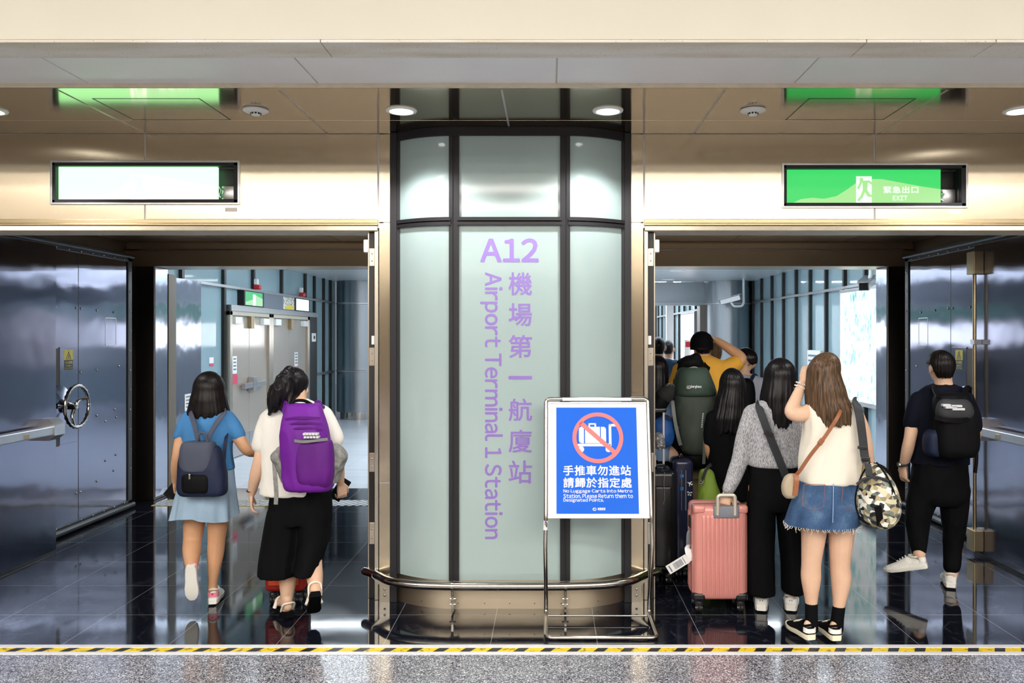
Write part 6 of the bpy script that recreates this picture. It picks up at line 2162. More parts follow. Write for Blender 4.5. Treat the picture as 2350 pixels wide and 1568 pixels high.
limb(b, D, [(1562, 850, 0.066), (1553, 875, 0.066), (1548, 900, 0.060)])
limb(b, D, [(1660, 848, 0.070), (1676, 842, 0.070), (1690, 834, 0.062)])
cloth(t, 'shirt', b, M['c_yellow'], 0.010, 0.014, 61.0)
b = MB()
trunk(b, D, [(1609, 1030, 50, 0.12), (1608, 1070, 54, 0.135), (1608, 1095, 50, 0.12)], e=2.4)
limb(b, D, [(1583, 1080, 0.10), (1583, 1130, 0.092), (1583, 1170, 0.085)])
limb(b, D, [(1635, 1080, 0.10), (1635, 1130, 0.092), (1635, 1170, 0.085)])
cloth(t, 'shorts', b, M['c_khaki'], 0.011, 0.012, 62.0)
obj('hair', hair_mesh(D, (1611, 762), [(790, 1611, 23.5, 0.10), (800, 1611, 22.5, 0.098), (811, 1612, 18, 0.085)], 780, A=58, strand=0.04, tip=0.006, seed=63.0, yoff=0.01, soft=50, side_py=786), M['hair_black'], t, True, 180)
b = MB()
b.loft([ring(XX(1611, D), D + 0.012, z_, rx_, ry_, 28, 2.0) for z_, rx_, ry_ in [(ZZ(803, D), 0.089, 0.112), (ZZ(790, D), 0.091, 0.115), (ZZ(778, D), 0.086, 0.108), (ZZ(768, D), 0.066, 0.085), (ZZ(762, D), 0.036, 0.045), (ZZ(760, D), 0.004, 0.004)]])
cp = obj('cap', b, M['c_black'], t, True, 60)
b = MB().sphere((0, 0, 0), (0.085, 0.075, 0.009), 20, 8)
m = Matrix.Translation((XX(1611, D) + 0.02, D + 0.135, ZZ(795, D))) @ Matrix.Rotation(-0.2, 4, 'X')
b.v = [tuple(m @ Vector(v)) for v in b.v]
obj('brim', b, M['c_black'], cp, True)
obj('cap_strap', strap([P(1591, 801, D - 0.06), P(1600, 801, D - 0.097), P(1612, 801, D - 0.103), P(1624, 801, D - 0.097), P(1632, 801, D - 0.06)], 0.018, 0.004), M['n_black'], cp)
for mm in (mL, mR):
    shoe(t, mm, M['n_char'], M['rubber_white'], 0.27, 1.05)
Dp = D - 0.26
t = pack_base('tall forest green trekking backpack on the man in mustard T-shirt', Dp, 1592, 1045)
b = MB()
trunk(b, Dp, [(1590, 870, 44, 0.10), (1594, 900, 49, 0.135), (1594, 950, 46, 0.14), (1595, 1000, 40, 0.135), (1596, 1030, 33, 0.11), (1596, 1042, 24, 0.07)], e=2.8)
cloth(t, 'bag_body', b, M['n_green2'], 0.009, 0.012, 64.0)
b = MB()
trunk(b, Dp - 0.01, [(1590, 843, 26, 0.05), (1590, 849, 34, 0.11), (1591, 870, 42, 0.145), (1594, 898, 49, 0.152), (1594, 908, 46, 0.14)], e=2.8)
cloth(t, 'top_lid', b, M['n_green'], 0.008, 0.006, 65.0)
b = MB()
trunk(b, Dp + 0.12, [(1548, 890, 8, 0.05), (1546, 930, 14, 0.07), (1549, 990, 14, 0.07), (1556, 1040, 14, 0.06), (1566, 1062, 8, 0.04)], e=2.6)
cloth(t, 'side_pocket', b, M['n_black'], 0.009, 0.006, 66.0)
b = MB()
trunk(b, Dp + 0.05, [(1600, 1028, 20, 0.08), (1600, 1045, 34, 0.11), (1600, 1066, 32, 0.10), (1600, 1075, 22, 0.06)], e=2.6)
cloth(t, 'hip_belt', b, M['n_black'], 0.009, 0.006, 67.0)
obj('compression_strap', strap([P(1543, 920, Dp - 0.07), P(1548, 960, Dp - 0.11), P(1556, 1000, Dp - 0.115), P(1562, 1022, Dp - 0.09)], 0.026, 0.005), M['n_web'], t)
obj('hanging_strap', strap([P(1617, 985, Dp - 0.135), P(1617, 1020, Dp - 0.13), P(1615, 1065, Dp - 0.09)], 0.022, 0.005), M['n_web'], t)
obj('cross_strap', strap([P(1538, 984, Dp - 0.02), P(1548, 983, Dp - 0.10), P(1560, 982, Dp - 0.12)], 0.022, 0.005), M['n_char'], t)
kk = (Dp - 0.16) / F
yl = Dp - 0.166
text_obj('logo_lettering', 'berghaus', frame_at((XX(1586, yl), yl, ZZ(892, yl)), (1, 0, 0.0), (0, 0, 1)), 0.05, M['print'], t, bold=0.002, fit=(24 * kk, 8 * kk))
b = MB()
for (x0, x1, z0, z1) in ((1576, 1577.4, 885, 893), (1583.5, 1585, 885, 893), (1579.6, 1581, 885, 893), (1576, 1585, 885, 886.4), (1576, 1585, 891.6, 893)):
    b.box(XX(x0, yl), XX(x1, yl), yl - 0.003, yl + 0.02, ZZ(z1, yl), ZZ(z0, yl))
obj('logo_frame', b, M['print'], t)
b = MB()
for i_ in range(7):
    p0 = P(1613.5 - i_ * 0.5, 950 + i_ * 5, Dp - 0.137)
    b.box(p0.x - 0.0045, p0.x + 0.0045, p0.y - 0.004, p0.y + 0.03, p0.z - 0.006, p0.z + 0.005, 0.001)
obj('side_print', b, M['print'], t)
for x0, x1 in ((1574, 1562), (1612, 1634)):
    obj('shoulder_strap', strap([P(x0, 872, Dp + 0.05), P((x0 + x1) / 2, 838, Dp + 0.16), P(x1, 832, Dp + 0.26), P(x1, 862, Dp + 0.39)], 0.06, 0.012), M['n_black'], t)
t = thing('sleeping_roll', 'black stuffed roll strapped on top of the green trekking backpack', 'roll', P(1586, 848, Dp))
b = MB()
limb(b, Dp + 0.03, [(1564, 848, 0.035), (1572, 838, 0.055), (1586, 834, 0.062), (1600, 838, 0.055), (1606, 848, 0.035)])
b.sphere(P(1596, 823, Dp + 0.03), (0.045, 0.04, 0.045), 14, 8)
cloth(t, 'roll', b, M['n_black'], 0.009, 0.014, 68.0)
obj('tie', MB().tube(smooth_path([P(1580, 846, Dp - 0.07), P(1594, 843, Dp - 0.075), P(1606, 848, Dp - 0.06)]), 0.006, 8), M['n_web'], t, True)


def m_pattern():
    q = NT('black_white_patterned_fabric')
    v = q.n('ShaderNodeTexVoronoi')
    v.inputs['Scale'].default_value = 55
    v.feature = 'DISTANCE_TO_EDGE'
    q.l(q.coord(), v.inputs['Vector'])
    nz = q.n('ShaderNodeTexNoise')
    nz.inputs['Scale'].default_value = 9
    q.l(q.coord(), nz.inputs['Vector'])
    mu = q.n('ShaderNodeMath', operation='MULTIPLY')
    q.l(q.ramp(v.outputs['Distance'], [(0.05, (0.9, 0.9, 0.9)), (0.14, (0, 0, 0))]), mu.inputs[0])
    q.l(q.ramp(nz.outputs[0], [(0.5, (0, 0, 0)), (0.62, (1, 1, 1))]), mu.inputs[1])
    q.set(col=q.ramp(mu.outputs[0], [(0.2, (0.010, 0.010, 0.011)), (0.6, (0.40, 0.38, 0.34))]), rough=0.85)
    return q.m


t = thing('bundled_jacket', 'black jacket with white patterned cuff bundled at the left of the green backpack', 'jacket', P(1515, 955, 6.12))
b = MB()
limb(b, 6.12, [(1538, 893, 0.040), (1528, 905, 0.058), (1512, 925, 0.068), (1498, 948, 0.062), (1494, 962, 0.04)])
cloth(t, 'sleeve', b, M['n_black'], 0.009, 0.014, 70.0)
b = MB()
limb(b, 6.105, [(1536, 892, 0.046), (1530, 903, 0.060), (1524, 910, 0.062)])
cloth(t, 'cuff', b, m_pattern(), 0.009, 0.008, 71.0)


def simple_person(label, D, cx, top, hair_hw, hair_bot, hairmat, shirtmat, sw, neck_py, h=0, longhair=None, skin='skin', legs='c_black', hcx=None, sleeve=True):
    """smaller figure in the queue, still a whole body with clothes, hair, face, hands and shoes"""
    t = person(label, (XX(cx, D), D))
    px = lambda m_: m_ * F / D
    hc = hcx if hcx is not None else cx
    fy = VY + CH * F / D
    sh = neck_py + px(0.05)
    hip = sh + px(0.52)
    b = MB()
    trunk(b, D, [(cx, neck_py, px(0.05), 0.05), (cx, sh, px(sw * 0.8), 0.08), (cx, sh + px(0.12), px(sw * 0.85), 0.10), (cx, sh + px(0.32), px(sw * 0.74), 0.09), (cx, hip, px(sw * 0.82), 0.11), (cx, hip + px(0.10), px(sw * 0.7), 0.10)])
    limb(b, D, [(cx, neck_py + px(0.02), 0.052), (hc, neck_py - px(0.08), 0.048)])
    eyes = head(b, P(hc, top + px(0.115), D + 0.02), h, ears=not longhair)
    for s_ in (-1, 1):
        x_ = cx + s_ * px(sw * 0.95)
        limb(b, D, [(x_, sh + px(0.05), 0.046), (x_ + s_ * px(0.03), sh + px(0.18), 0.043), (x_ + s_ * px(0.035), sh + px(0.31), 0.036), (x_ + s_ * px(0.01), sh + px(0.42), 0.033, 0.08), (x_ - s_ * px(0.02), sh + px(0.52), 0.025, 0.16)])
        hand(b, P(x_ - s_ * px(0.02), sh + px(0.53), D + 0.165), (0, 0.4, -1), (-s_, 0, 0), s_, 0.7)
        kx = cx + s_ * px(0.09)
        limb(b, D, [(kx, hip, 0.088), (kx, (hip + fy) / 2 - px(0.14), 0.072), (kx, (hip + fy) / 2, 0.057), (kx, (hip + fy) / 2 + px(0.14), 0.052), (kx, fy - px(0.1), 0.034)])
        mm = place(kx, fy, D - 0.04, s_ * 5)
        foot(b, mm)
        shoe(t, mm, M['n_char'], M['rubber_white'], 0.26, 1.0)
    finish_body(t, b, M[skin], eyes, 0.009)
    b = MB()
    trunk(b, D, [(cx, neck_py + px(0.012), px(0.062), 0.062), (cx, sh - px(0.01), px(sw * 0.85), 0.09), (cx, sh + px(0.10), px(sw), 0.115), (cx, sh + px(0.30), px(sw * 0.95), 0.12), (cx, hip + px(0.03), px(sw * 0.95), 0.125)])
    for s_ in (-1, 1):
        x_ = cx + s_ * px(sw * 0.93)
        limb(b, D, [(x_, sh + px(0.05), 0.062), (x_ + s_ * px(0.02), sh + px(0.13), 0.060), (x_ + s_ * px(0.035), sh + px(0.22), 0.055)])
    cloth(t, 'shirt', b, M[shirtmat], 0.011, 0.010, cx * 0.1)
    b = MB()
    trunk(b, D, [(cx, hip, px(sw * 0.86), 0.12), (cx, hip + px(0.12), px(sw * 0.9), 0.125)])
    for s_ in (-1, 1):
        kx = cx + s_ * px(0.09)
        limb(b, D, [(kx, hip + px(0.08), 0.098), (kx, (hip + fy) / 2, 0.075), (kx, fy - px(0.11), 0.06)])
    cloth(t, 'trousers', b, M[legs], 0.012, 0.010, cx * 0.2)
    if longhair:
        pr = [(top + px(0.11), hc, px(0.088), 0.105), (top + px(0.25), hc, px(longhair), 0.125), (hair_bot, hc, px(longhair * 0.9), 0.135)]
        obj('hair', hair_mesh(D, (hc, top), pr, top + px(0.06), A=100, strand=0.04, tip=0.03, seed=cx * 0.3), M[hairmat], t, True, 180)
    else:
        pr = [(top + px(0.10), hc, hair_hw, 0.108), (top + px(0.135), hc, hair_hw * 0.96, 0.102), (hair_bot, hc, hair_hw * 0.78, 0.085)]
        obj('hair', hair_mesh(D, (hc, top), pr, top + px(0.055), A=58, strand=0.06, tip=0.008, seed=cx * 0.3, soft=55, freq=12, heading=h, side_py=top + px(0.098)), M[hairmat], t, True, 180)
    return t


t = simple_person('person in grey-blue T-shirt with ear stud looking left behind black-dressed girl', 7.2, 1705, 798, 20, 836, 'hair_black', 'c_greyblue', 0.175, 856, h=-55, hcx=1711)
obj('ear_stud', MB().sphere(P(1719, 838, 7.2 - 0.075), 0.006, 8, 6), M['black'], t)
bp = thing('backpack', 'dark backpack with thin strap on the person in the grey-blue T-shirt', 'backpack', P(1700, 960, 7.05))
b = MB()
trunk(b, 7.02, [(1700, 868, 18, 0.04), (1700, 880, 30, 0.08), (1700, 930, 33, 0.09), (1700, 970, 28, 0.06)], e=2.8)
cloth(bp, 'bag_body', b, M['n_black'], 0.010, 0.006, 80.0)
obj('shoulder_strap', strap([P(1722, 876, 7.05), P(1730, 862, 7.12), P(1737, 866, 7.2), P(1742, 884, 7.28)], 0.03, 0.008), M['n_ink'], bp)
simple_person('person with short black hair in dark blue polo shirt by the left jamb', 9.0, 1511, 773, 15.5, 812, 'hair_black', 'c_polo', 0.185, 819, h=6)
simple_person('person with short black hair in dark navy shirt farthest along the queue', 10.5, 1533, 781, 12.5, 812, 'hair_black', 'c_navy', 0.18, 823, h=10)
simple_person('person with long black hair and light blue shirt half hidden by the door jamb', 6.35, 1508, 814, 18, 900, 'hair_black', 'c_sky', 0.105, 876, h=0, longhair=0.085)
simple_person('person with light brown hair hidden behind the raised arm of the man in mustard', 8.3, 1640, 783, 19, 828, 'hair_tan', 'c_khaki', 0.17, 834, h=-10, hcx=1637)

# ================================================================== luggage
M['pink_shell'] = plain('rose_pink_shell', (0.64, 0.26, 0.23), 0.32, 0.15, var=0.03, vscale=3, bump=0.015, bscale=8)
M['grey_zip'] = plain('grey_zip_tape', (0.20, 0.21, 0.25), 0.6, bump=0.1, bscale=200)
M['handle_cream'] = plain('cream_metal_handle', (0.66, 0.61, 0.52), 0.3, 0.5, bump=0.01)
M['paper'] = plain('white_paper_tag', (0.74, 0.74, 0.74), 0.5, bump=0.02)
M['red_shell'] = plain('red_suitcase_fabric', (0.30, 0.018, 0.012), 0.45, var=0.1, bump=0.05, bscale=160)
M['orange_shell'] = plain('orange_red_panel', (0.60, 0.07, 0.025), 0.4, bump=0.04)
M['black_shell'] = plain('black_suitcase_shell', (0.012, 0.012, 0.015), 0.25, bump=0.02, bscale=20)
M['blue_shell'] = plain('dark_blue_suitcase_shell', (0.016, 0.020, 0.050), 0.18, bump=0.02, bscale=20)


def wheels(t, x0, x1, y0, y1, r=0.026):
    for x in (x0, x1):
        for y in (y0, y1):
            h = obj('wheel', MB().lathe([(0.004, -0.018), (r - 0.004, -0.018), (r, -0.012), (r, -0.006), (r - 0.005, 0.0), (r, 0.006), (r, 0.012), (r - 0.004, 0.018), (0.004, 0.018)], (x, y, r), 'x', 24), M['black'], t, True)
            obj('hub', MB().lathe([(0.001, -0.020), (r * 0.55, -0.020), (r * 0.6, 0.0), (r * 0.55, 0.020), (0.001, 0.020)], (x, y, r), 'x', 16), M['satin'], h, True)
            obj('wheel_fork', MB().box(x - 0.024, x + 0.024, y - 0.014, y + 0.014, r + 0.012, 2 * r + 0.022, 0.006).lathe([(0.004, 0), (0.026, 0), (0.02, 0.012), (0.004, 0.012)], (x, y, 2 * r + 0.012), 'z', 16), M['black'], t, True)


D0, D1 = 5.20, 5.44
x0, x1 = XX(1592, D0), XX(1716, D0)
zb, zt = 0.085, ZZ(1162, D0)
t = thing('suitcase', 'rose pink ribbed hard-shell suitcase with paper tag beside the grey jumper', 'suitcase', ((x0 + x1) / 2, (D0 + D1) / 2, 0))
dm = (D0 + D1) / 2


def ribbed_shell(x0, x1, ya, yb, z0, z1, out, nrib):
    """half shell: rounded box whose face carries vertical ribs"""
    b = MB().box(x0, x1, ya, yb, z0, z1, 0.034, seg=4)
    face = ya if out < 0 else yb
    w = (x1 - x0 - 0.10) / nrib
    for i in range(nrib):
        xc = x0 + 0.05 + w * (i + 0.5)
        prof = [(-w * 0.36, 0), (-w * 0.28, 0.005), (w * 0.28, 0.005), (w * 0.36, 0)]
        rings = []
        for z, k_ in ((z0 + 0.03, 0.0), (z0 + 0.045, 1.0), (z1 - 0.075, 1.0), (z1 - 0.06, 0.0)):
            rings.append([(xc + px_, face + out * (py_ * k_ + 0.0002) , z) for px_, py_ in prof] + [(xc + w * 0.36, face - out * 0.01, z), (xc - w * 0.36, face - out * 0.01, z)])
        b.loft(rings)
    # side ribs
    for s_, xs_ in ((-1, x0), (1, x1)):
        for q in (0.35, 0.65):
            yc = ya + (yb - ya) * q
            b.loft([[(xs_ - s_ * 0.005, yc - 0.012, z), (xs_ + s_ * 0.003 * k_, yc - 0.009, z), (xs_ + s_ * 0.003 * k_, yc + 0.009, z), (xs_ - s_ * 0.005, yc + 0.012, z)] for z, k_ in ((z0 + 0.04, 0), (z0 + 0.05, 1), (z1 - 0.07, 1), (z1 - 0.06, 0))])
    return b


obj('front_shell', ribbed_shell(x0, x1, D0, dm - 0.008, zb, zt, -1, 9), M['pink_shell'], t, True, 35)
obj('back_shell', ribbed_shell(x0, x1, dm + 0.008, D1, zb, zt, 1, 9), M['pink_shell'], t, True, 35)
obj('zip_band', MB().box(x0 + 0.004, x1 - 0.004, dm - 0.014, dm + 0.014, zb + 0.004, zt - 0.004, 0.02, seg=3), M['grey_zip'], t, True)
for (zx, zz) in ((x0, zt), (x1, zt), (x0, zb), (x1, zb)):
    s_ = 1 if zx == x0 else -1
    u_ = -1 if zz == zt else 1
    b = MB().box(min(zx - s_ * 0.004, zx + s_ * 0.075), max(zx - s_ * 0.004, zx + s_ * 0.075), D0 - 0.006, D0 + 0.05, min(zz - u_ * 0.004, zz + u_ * 0.05), max(zz - u_ * 0.004, zz + u_ * 0.05), 0.018, seg=3)
    obj('corner_guard', b, M['pink_shell'] if zz == zt else M['black_shell'], t, True)
hx0, hx1 = XX(1646, D0), XX(1686, D0)
obj('handle_recess', MB().box(hx0 - 0.025, hx1 + 0.03, D0 - 0.012, D0 + 0.03, ZZ(1190, D0), zt + 0.003, 0.012, seg=3), M['grey_zip'], t, True)
ht = ZZ(1136, D0)
obj('pull_handle', MB().tube(fillet([(hx0, D0 - 0.012, ZZ(1182, D0)), (hx0, D0 - 0.012, ht), (hx1, D0 - 0.012, ht), (hx1, D0 - 0.012, ZZ(1182, D0))], 0.022), 0.0115, 12), M['handle_cream'], t, True)
obj('top_handle', MB().tube(smooth_path([(x0 + 0.16, dm, zt), (x0 + 0.18, dm, zt + 0.018), (x1 - 0.10, dm, zt + 0.018), (x1 - 0.08, dm, zt)]), 0.009, 10, flat=((0, 0, 1), 0.6)), M['grey_zip'], t, True)
obj('lock', MB().box(x0 - 0.010, x0 + 0.01, dm - 0.030, dm + 0.030, zt - 0.16, zt - 0.085, 0.005).box(x0 - 0.013, x0, dm - 0.012, dm + 0.012, zt - 0.145, zt - 0.10, 0.003), M['black_shell'], t)
obj('zip_pull', MB().box(x0 - 0.012, x0 - 0.004, dm - 0.012, dm + 0.012, zt - 0.27, zt - 0.17, 0.003), M['grey_zip'], t)
wheels(t, x0 + 0.04, x1 - 0.035, D0 + 0.05, D1 - 0.05)
# paper tag looped on the side handle
m = Matrix.Translation(P(1556, 1295, D0 + 0.05)) @ Matrix.Rotation(-0.55, 4, 'Y')
tg = obj('luggage_tag', MB().box(-0.075, 0.07, -0.0012, 0.0012, -0.030, 0.030, mat=m), M['paper'], t)
b = MB()
rnd = random.Random(3)
xx = -0.030
while xx < 0.030:
    w_ = rnd.uniform(0.001, 0.0035)
    b.box(xx, xx + w_, -0.0022, -0.0012, -0.020, 0.020, mat=m)
    xx += w_ + rnd.uniform(0.001, 0.003)
b.box(-0.060, -0.052, -0.0022, -0.0012, -0.022, 0.022, mat=m).box(0.042, 0.047, -0.0022, -0.0012, -0.022, 0.022, mat=m)
obj('print', b, M['panel_grey'], tg)
obj('tag_loop', strap([m @ Vector((0.06, 0, 0.0)), m @ Vector((0.085, 0.0, 0.0)), Vector((x0 - 0.02, D0 + 0.09, ZZ(1268, D0))), Vector((x0 - 0.006, dm, ZZ(1270, D0)))], 0.045, 0.002), M['paper'], tg)
obj('side_handle', MB().tube(smooth_path([(x0, dm, 0.50), (x0 - 0.016, dm, 0.47), (x0 - 0.016, dm, 0.33), (x0, dm, 0.30)]), 0.010, 10), M['grey_zip'], t, True)


def upright_case(label, x0, x1, y0, y1, z1, mat, panel=None, handle_top=None):
    t = thing('suitcase', label, 'suitcase', ((x0 + x1) / 2, (y0 + y1) / 2, 0))
    obj('shell', MB().box(x0, x1, y0, y1, 0.085, z1, 0.035, seg=4), mat, t, True)
    ym = (y0 + y1) / 2
    obj('zip_band', MB().box(x0 - 0.002, x1 + 0.002, ym - 0.01, ym + 0.01, 0.083, z1 + 0.002, 0.03, seg=3), M['black_shell'], t, True)
    if panel:
        obj('front_panel', MB().box(x0 + 0.03, x1 - 0.03, y0 - 0.022, y0 + 0.01, 0.13, z1 - 0.10, 0.016, seg=3), panel, t, True)
    wheels(t, x0 + 0.045, x1 - 0.045, y0 + 0.05, y1 - 0.05)
    if handle_top:
        xa, xb = x0 + (x1 - x0) * 0.28, x0 + (x1 - x0) * 0.72
        b = MB()
        for x in (xa, xb):
            b.tube([(x, y1 - 0.03, z1 - 0.02), (x, y1 - 0.03, handle_top)], 0.008, 10)
        obj('pull_bars', b, M['alu'], t, True)
        obj('grip', MB().box(xa - 0.02, xb + 0.02, y1 - 0.047, y1 - 0.013, handle_top - 0.012, handle_top + 0.02, 0.009), M['black_shell'], t, True)
    obj('top_handle', MB().tube(smooth_path([(x0 + 0.06, ym, z1), (x0 + 0.07, ym, z1 + 0.02), (x1 - 0.07, ym, z1 + 0.02), (x1 - 0.06, ym, z1)]), 0.009, 8), M['black_shell'], t, True)
    return t


upright_case('red suitcase mostly hidden behind the black culottes of the woman in white', XX(598, 5.30), XX(690, 5.30), 5.36, 5.56, 0.60, M['red_shell'], M['orange_shell'], 0.92)
t = upright_case('plain black suitcase at the left end of the queue beside the sign stand', 0.70, 0.885, 5.80, 6.10, 0.80, M['black_shell'], M['black_shell'], 1.20)
q = MB().tube(smooth_path([(0.80, 5.77, 0.80), (0.795, 5.768, 0.72), (0.80, 5.772, 0.62), (0.792, 5.77, 0.58), (0.80, 5.77, 0.575)]), 0.0018, 6)
obj('cord', q, M['n_web'], t)
t = thing('cardboard_box', 'small tan box resting on the plain black suitcase', 'box', (0.745, 5.9, 0.825))
obj('carton', MB().box(0.70, 0.75, 5.85, 6.0, 0.824, 0.905, 0.003), M['jamb_tan'] if 'jamb_tan' in M else M['cream_trim'], t)
obj('tape', MB().box(0.722, 0.730, 5.849, 6.001, 0.823, 0.906), M['offwhite'], t)
t = thing('wrapped_bundle', 'grey bundle in crinkled clear wrap on the plain black suitcase', 'bundle', (0.80, 5.9, 0.825))
b = MB()
trunk(b, 5.90, [(1515, 1031, 9, 0.05), (1514, 1020, 11, 0.06), (1513, 1005, 10, 0.055), (1512, 994, 5, 0.03)], e=2.4)
obj('wrap', fuse(b, 0.005, 1, 0.028, (30, 30, 30), 4.0), plain('crinkled_film', (0.28, 0.28, 0.30), 0.12, 0.3, bump=0.3, bscale=60), t, True, 60)
t = thing('blue_bag', 'blue cloth bag hanging behind the trolley handle at the left end of the queue', 'bag', P(1520, 1020, 6.22))
b = MB()
trunk(b, 6.22, [(1518, 950, 14, 0.04), (1520, 962, 24, 0.07), (1522, 990, 26, 0.09), (1522, 1015, 22, 0.08), (1521, 1025, 14, 0.04)], e=2.4)
cloth(t, 'bag_body', b, m_cloth('bright_blue_nylon', (0.02, 0.10, 0.36), 0.5, 0.2), 0.007, 0.02, 90.0)
obj('trim', strap([P(1498, 958, 6.12), P(1520, 954, 6.12), P(1540, 962, 6.12)], 0.02, 0.006), M['n_ink'], t)
t = upright_case('dark blue suitcase covered with stickers and blue tape behind the pink suitcase', XX(1546, 5.95), XX(1592, 5.95), 5.95, 6.18, 0.86, M['blue_shell'])
for (px_, py_, w_, h_, m_) in ((1565, 1093, 0.026, 0.020, 'tape_blue'), (1565, 1122, 0.022, 0.024, 'tape_blue')):
    if 'tape_blue' not in M:
        M['tape_blue'] = plain('blue_tape', (0.03, 0.22, 0.62), 0.35, bump=0.02)
    p0 = P(px_, py_, 5.945)
    obj('tape', MB().box(p0.x - w_ / 2, p0.x + w_ / 2, 5.945, 5.952, p0.z - h_ / 2, p0.z + h_ / 2, 0.001), M[m_], t)
b = MB()
for xx_ in (1564, 1574):
    p0, p1 = P(xx_, 1080, 5.945), P(xx_, 1172, 5.945)
    b.tube([p0, p1], 0.004, 8)
obj('edge_bars', b, M['satin'], t, True)
p0 = P(1583, 1110, 5.945)
pl = [(0, 0.022), (0.003, 0.012), (0.004, 0.004), (0.020, -0.006), (0.020, -0.010), (0.004, -0.004), (0.003, -0.014), (0.008, -0.019), (0.008, -0.021), (0, -0.019)]
pl = pl + [(-a_, c_) for a_, c_ in pl[::-1][1:-1]]
m = Matrix.Translation(p0) @ Matrix.Rotation(-1.1, 4, 'Y')
b = MB().prism(pl, 'xz', -0.001, 0.003)
b.v = [tuple(m @ Vector(v)) for v in b.v]
obj('plane_sticker', b, M['white'], t)
b = MB()
for i_, (a_, c_) in enumerate(((1579, 1130), (1583, 1132), (1587, 1131), (1580, 1136), (1585, 1137))):
    p0 = P(a_, c_, 5.945)
    b.sphere((p0.x, 5.948, p0.z), (0.006, 0.004, 0.006), 8, 5)
obj('sticker', b, M['print'], t)
t = thing('backpack', 'olive green backpack with patterned strap standing behind the pink suitcase', 'backpack', (XX(1625, 5.72), 5.72, 0))
b = MB()
trunk(b, 5.72, [(1618, 1076, 8, 0.04), (1622, 1085, 16, 0.07), (1626, 1120, 22, 0.10), (1628, 1160, 28, 0.12), (1630, 1250, 34, 0.13), (1630, 1340, 34, 0.13), (1630, 1352, 26, 0.10)], e=2.6)
cloth(t, 'bag_body', b, M['n_olive'], 0.008, 0.014, 91.0)
b = MB()
trunk(b, 5.64, [(1628, 1148, 14, 0.03), (1630, 1156, 26, 0.06), (1630, 1220, 30, 0.07), (1630, 1320, 30, 0.07), (1630, 1335, 22, 0.04)], e=2.8)
cloth(t, 'front_pocket', b, M['n_olive'], 0.008, 0.008, 92.0)
obj('patterned_strap', strap([P(1632, 1066, 5.66), P(1622, 1076, 5.62), P(1614, 1095, 5.60), P(1609, 1112, 5.61)], 0.022, 0.005), m_pattern(), t)

# ================================================================== sign stand
M['poster_blue'] = plain('poster_blue', (0.002, 0.115, 0.66), 0.5, spec=0.2, var=0.03, vscale=2, bump=0.01)
M['poster_red'] = plain('poster_coral', (0.80, 0.13, 0.13), 0.4, bump=0.01)
M['poster_white'] = plain('poster_white', (0.74, 0.74, 0.77), 0.35, bump=0.01)
t = thing('floor_sign_stand', 'blue no-luggage-carts sign in a bent steel tube stand before the column', 'sign stand', (0.29, 4.95, 0))
XL, XR = -0.024, 0.607
R_ = 0.0125
side = lambda x, dx: [(x + dx * 0.0, 5.125, 1.30), (x, 4.945, 0.66), (x + dx * 0.004, 4.93, 0.55), (x, 5.02, 0.28), (x, 5.075, 0.12), (x, 5.08, 0.07)]
left = [(XL, 5.125, 1.300), (XL, 4.945, 0.64), (XL - 0.004, 4.955, 0.50), (XL, 5.06, 0.16), (XL, 5.075, 0.05), (XL, 4.76, 0.0135)]
right = [(XR, 5.125, 1.300), (XR, 4.945, 0.64), (XR + 0.006, 4.955, 0.50), (XR, 5.06, 0.16), (XR, 5.075, 0.05), (XR + 0.012, 4.76, 0.0135)]
loop = [(XL, 5.135, 1.345)] + left + right[::-1] + [(XR, 5.135, 1.345)]
obj('tube_frame', MB().tube(fillet(loop, 0.045, 6), R_, 14), M['chrome'], t, True)
obj('top_bow', MB().tube(fillet([(XL, 5.125, 1.295), (XL, 5.14, 1.358), (XR, 5.14, 1.358), (XR, 5.125, 1.295)], 0.06, 6), R_, 14), M['chrome'], t, True)
obj('cross_bar', MB().tube([(XL, 5.07, 0.035), (XR, 5.07, 0.035)], 0.006, 10), M['chrome'], t, True)
# tilted board: local frame x right, y up the board, z towards the viewer
o_ = Vector((XL + 0.016, 4.945, ZZ(1187, 4.945)))
up = (Vector((0, 5.125, 1.335)) - Vector((0, 4.945, o_.z))).normalized()
BM = frame_at(o_, (1, 0, 0), up)
BW = XR - XL - 0.032
BH = (1.335 - o_.z) / up.z


def bb(x0, x1, y0, y1, z0, z1, bev=0.0):
    return MB().box(x0, x1, y0, y1, z0, z1, bev, mat=BM)


obj('board', bb(0, BW, 0, BH, -0.02, 0.0, 0.002), M['poster_white'], t)
ed = MB()
ed.box(-0.004, BW + 0.004, -0.008, 0.006, -0.022, 0.006, 0.002, mat=BM)
ed.box(-0.004, BW + 0.004, BH - 0.006, BH + 0.004, -0.022, 0.006, 0.002, mat=BM)
ed.box(-0.004, 0.004, 0, BH, -0.022, 0.005, 0.002, mat=BM).box(BW - 0.004, BW + 0.004, 0, BH, -0.022, 0.005, 0.002, mat=BM)
obj('edge_profile', ed, M['alu'], t)
obj('clip_bar', bb(0.085, BW - 0.085, BH + 0.010, BH + 0.032, -0.012, 0.006, 0.004), M['satin'], t)
ps = BW / 222.0       # poster scale: metres per photo pixel on the board
hx = lambda px_: (px_ - 1265) * ps
vs_ = BH / (1187 - 930)
hy = lambda py_: (1187 - py_) * vs_
po = obj('poster', bb(hx(1282.5), hx(1465.5), hy(1180), hy(941), 0.0, 0.0012), M['poster_blue'], t)


def bprism(polys, z0, z1, mat, name, par):
    b = MB()
    for pl_ in polys:
        b.prism(pl_, 'xy', z0, z1)
    b.v = [tuple(BM @ Vector(v)) for v in b.v]
    return obj(name, b, mat, par)


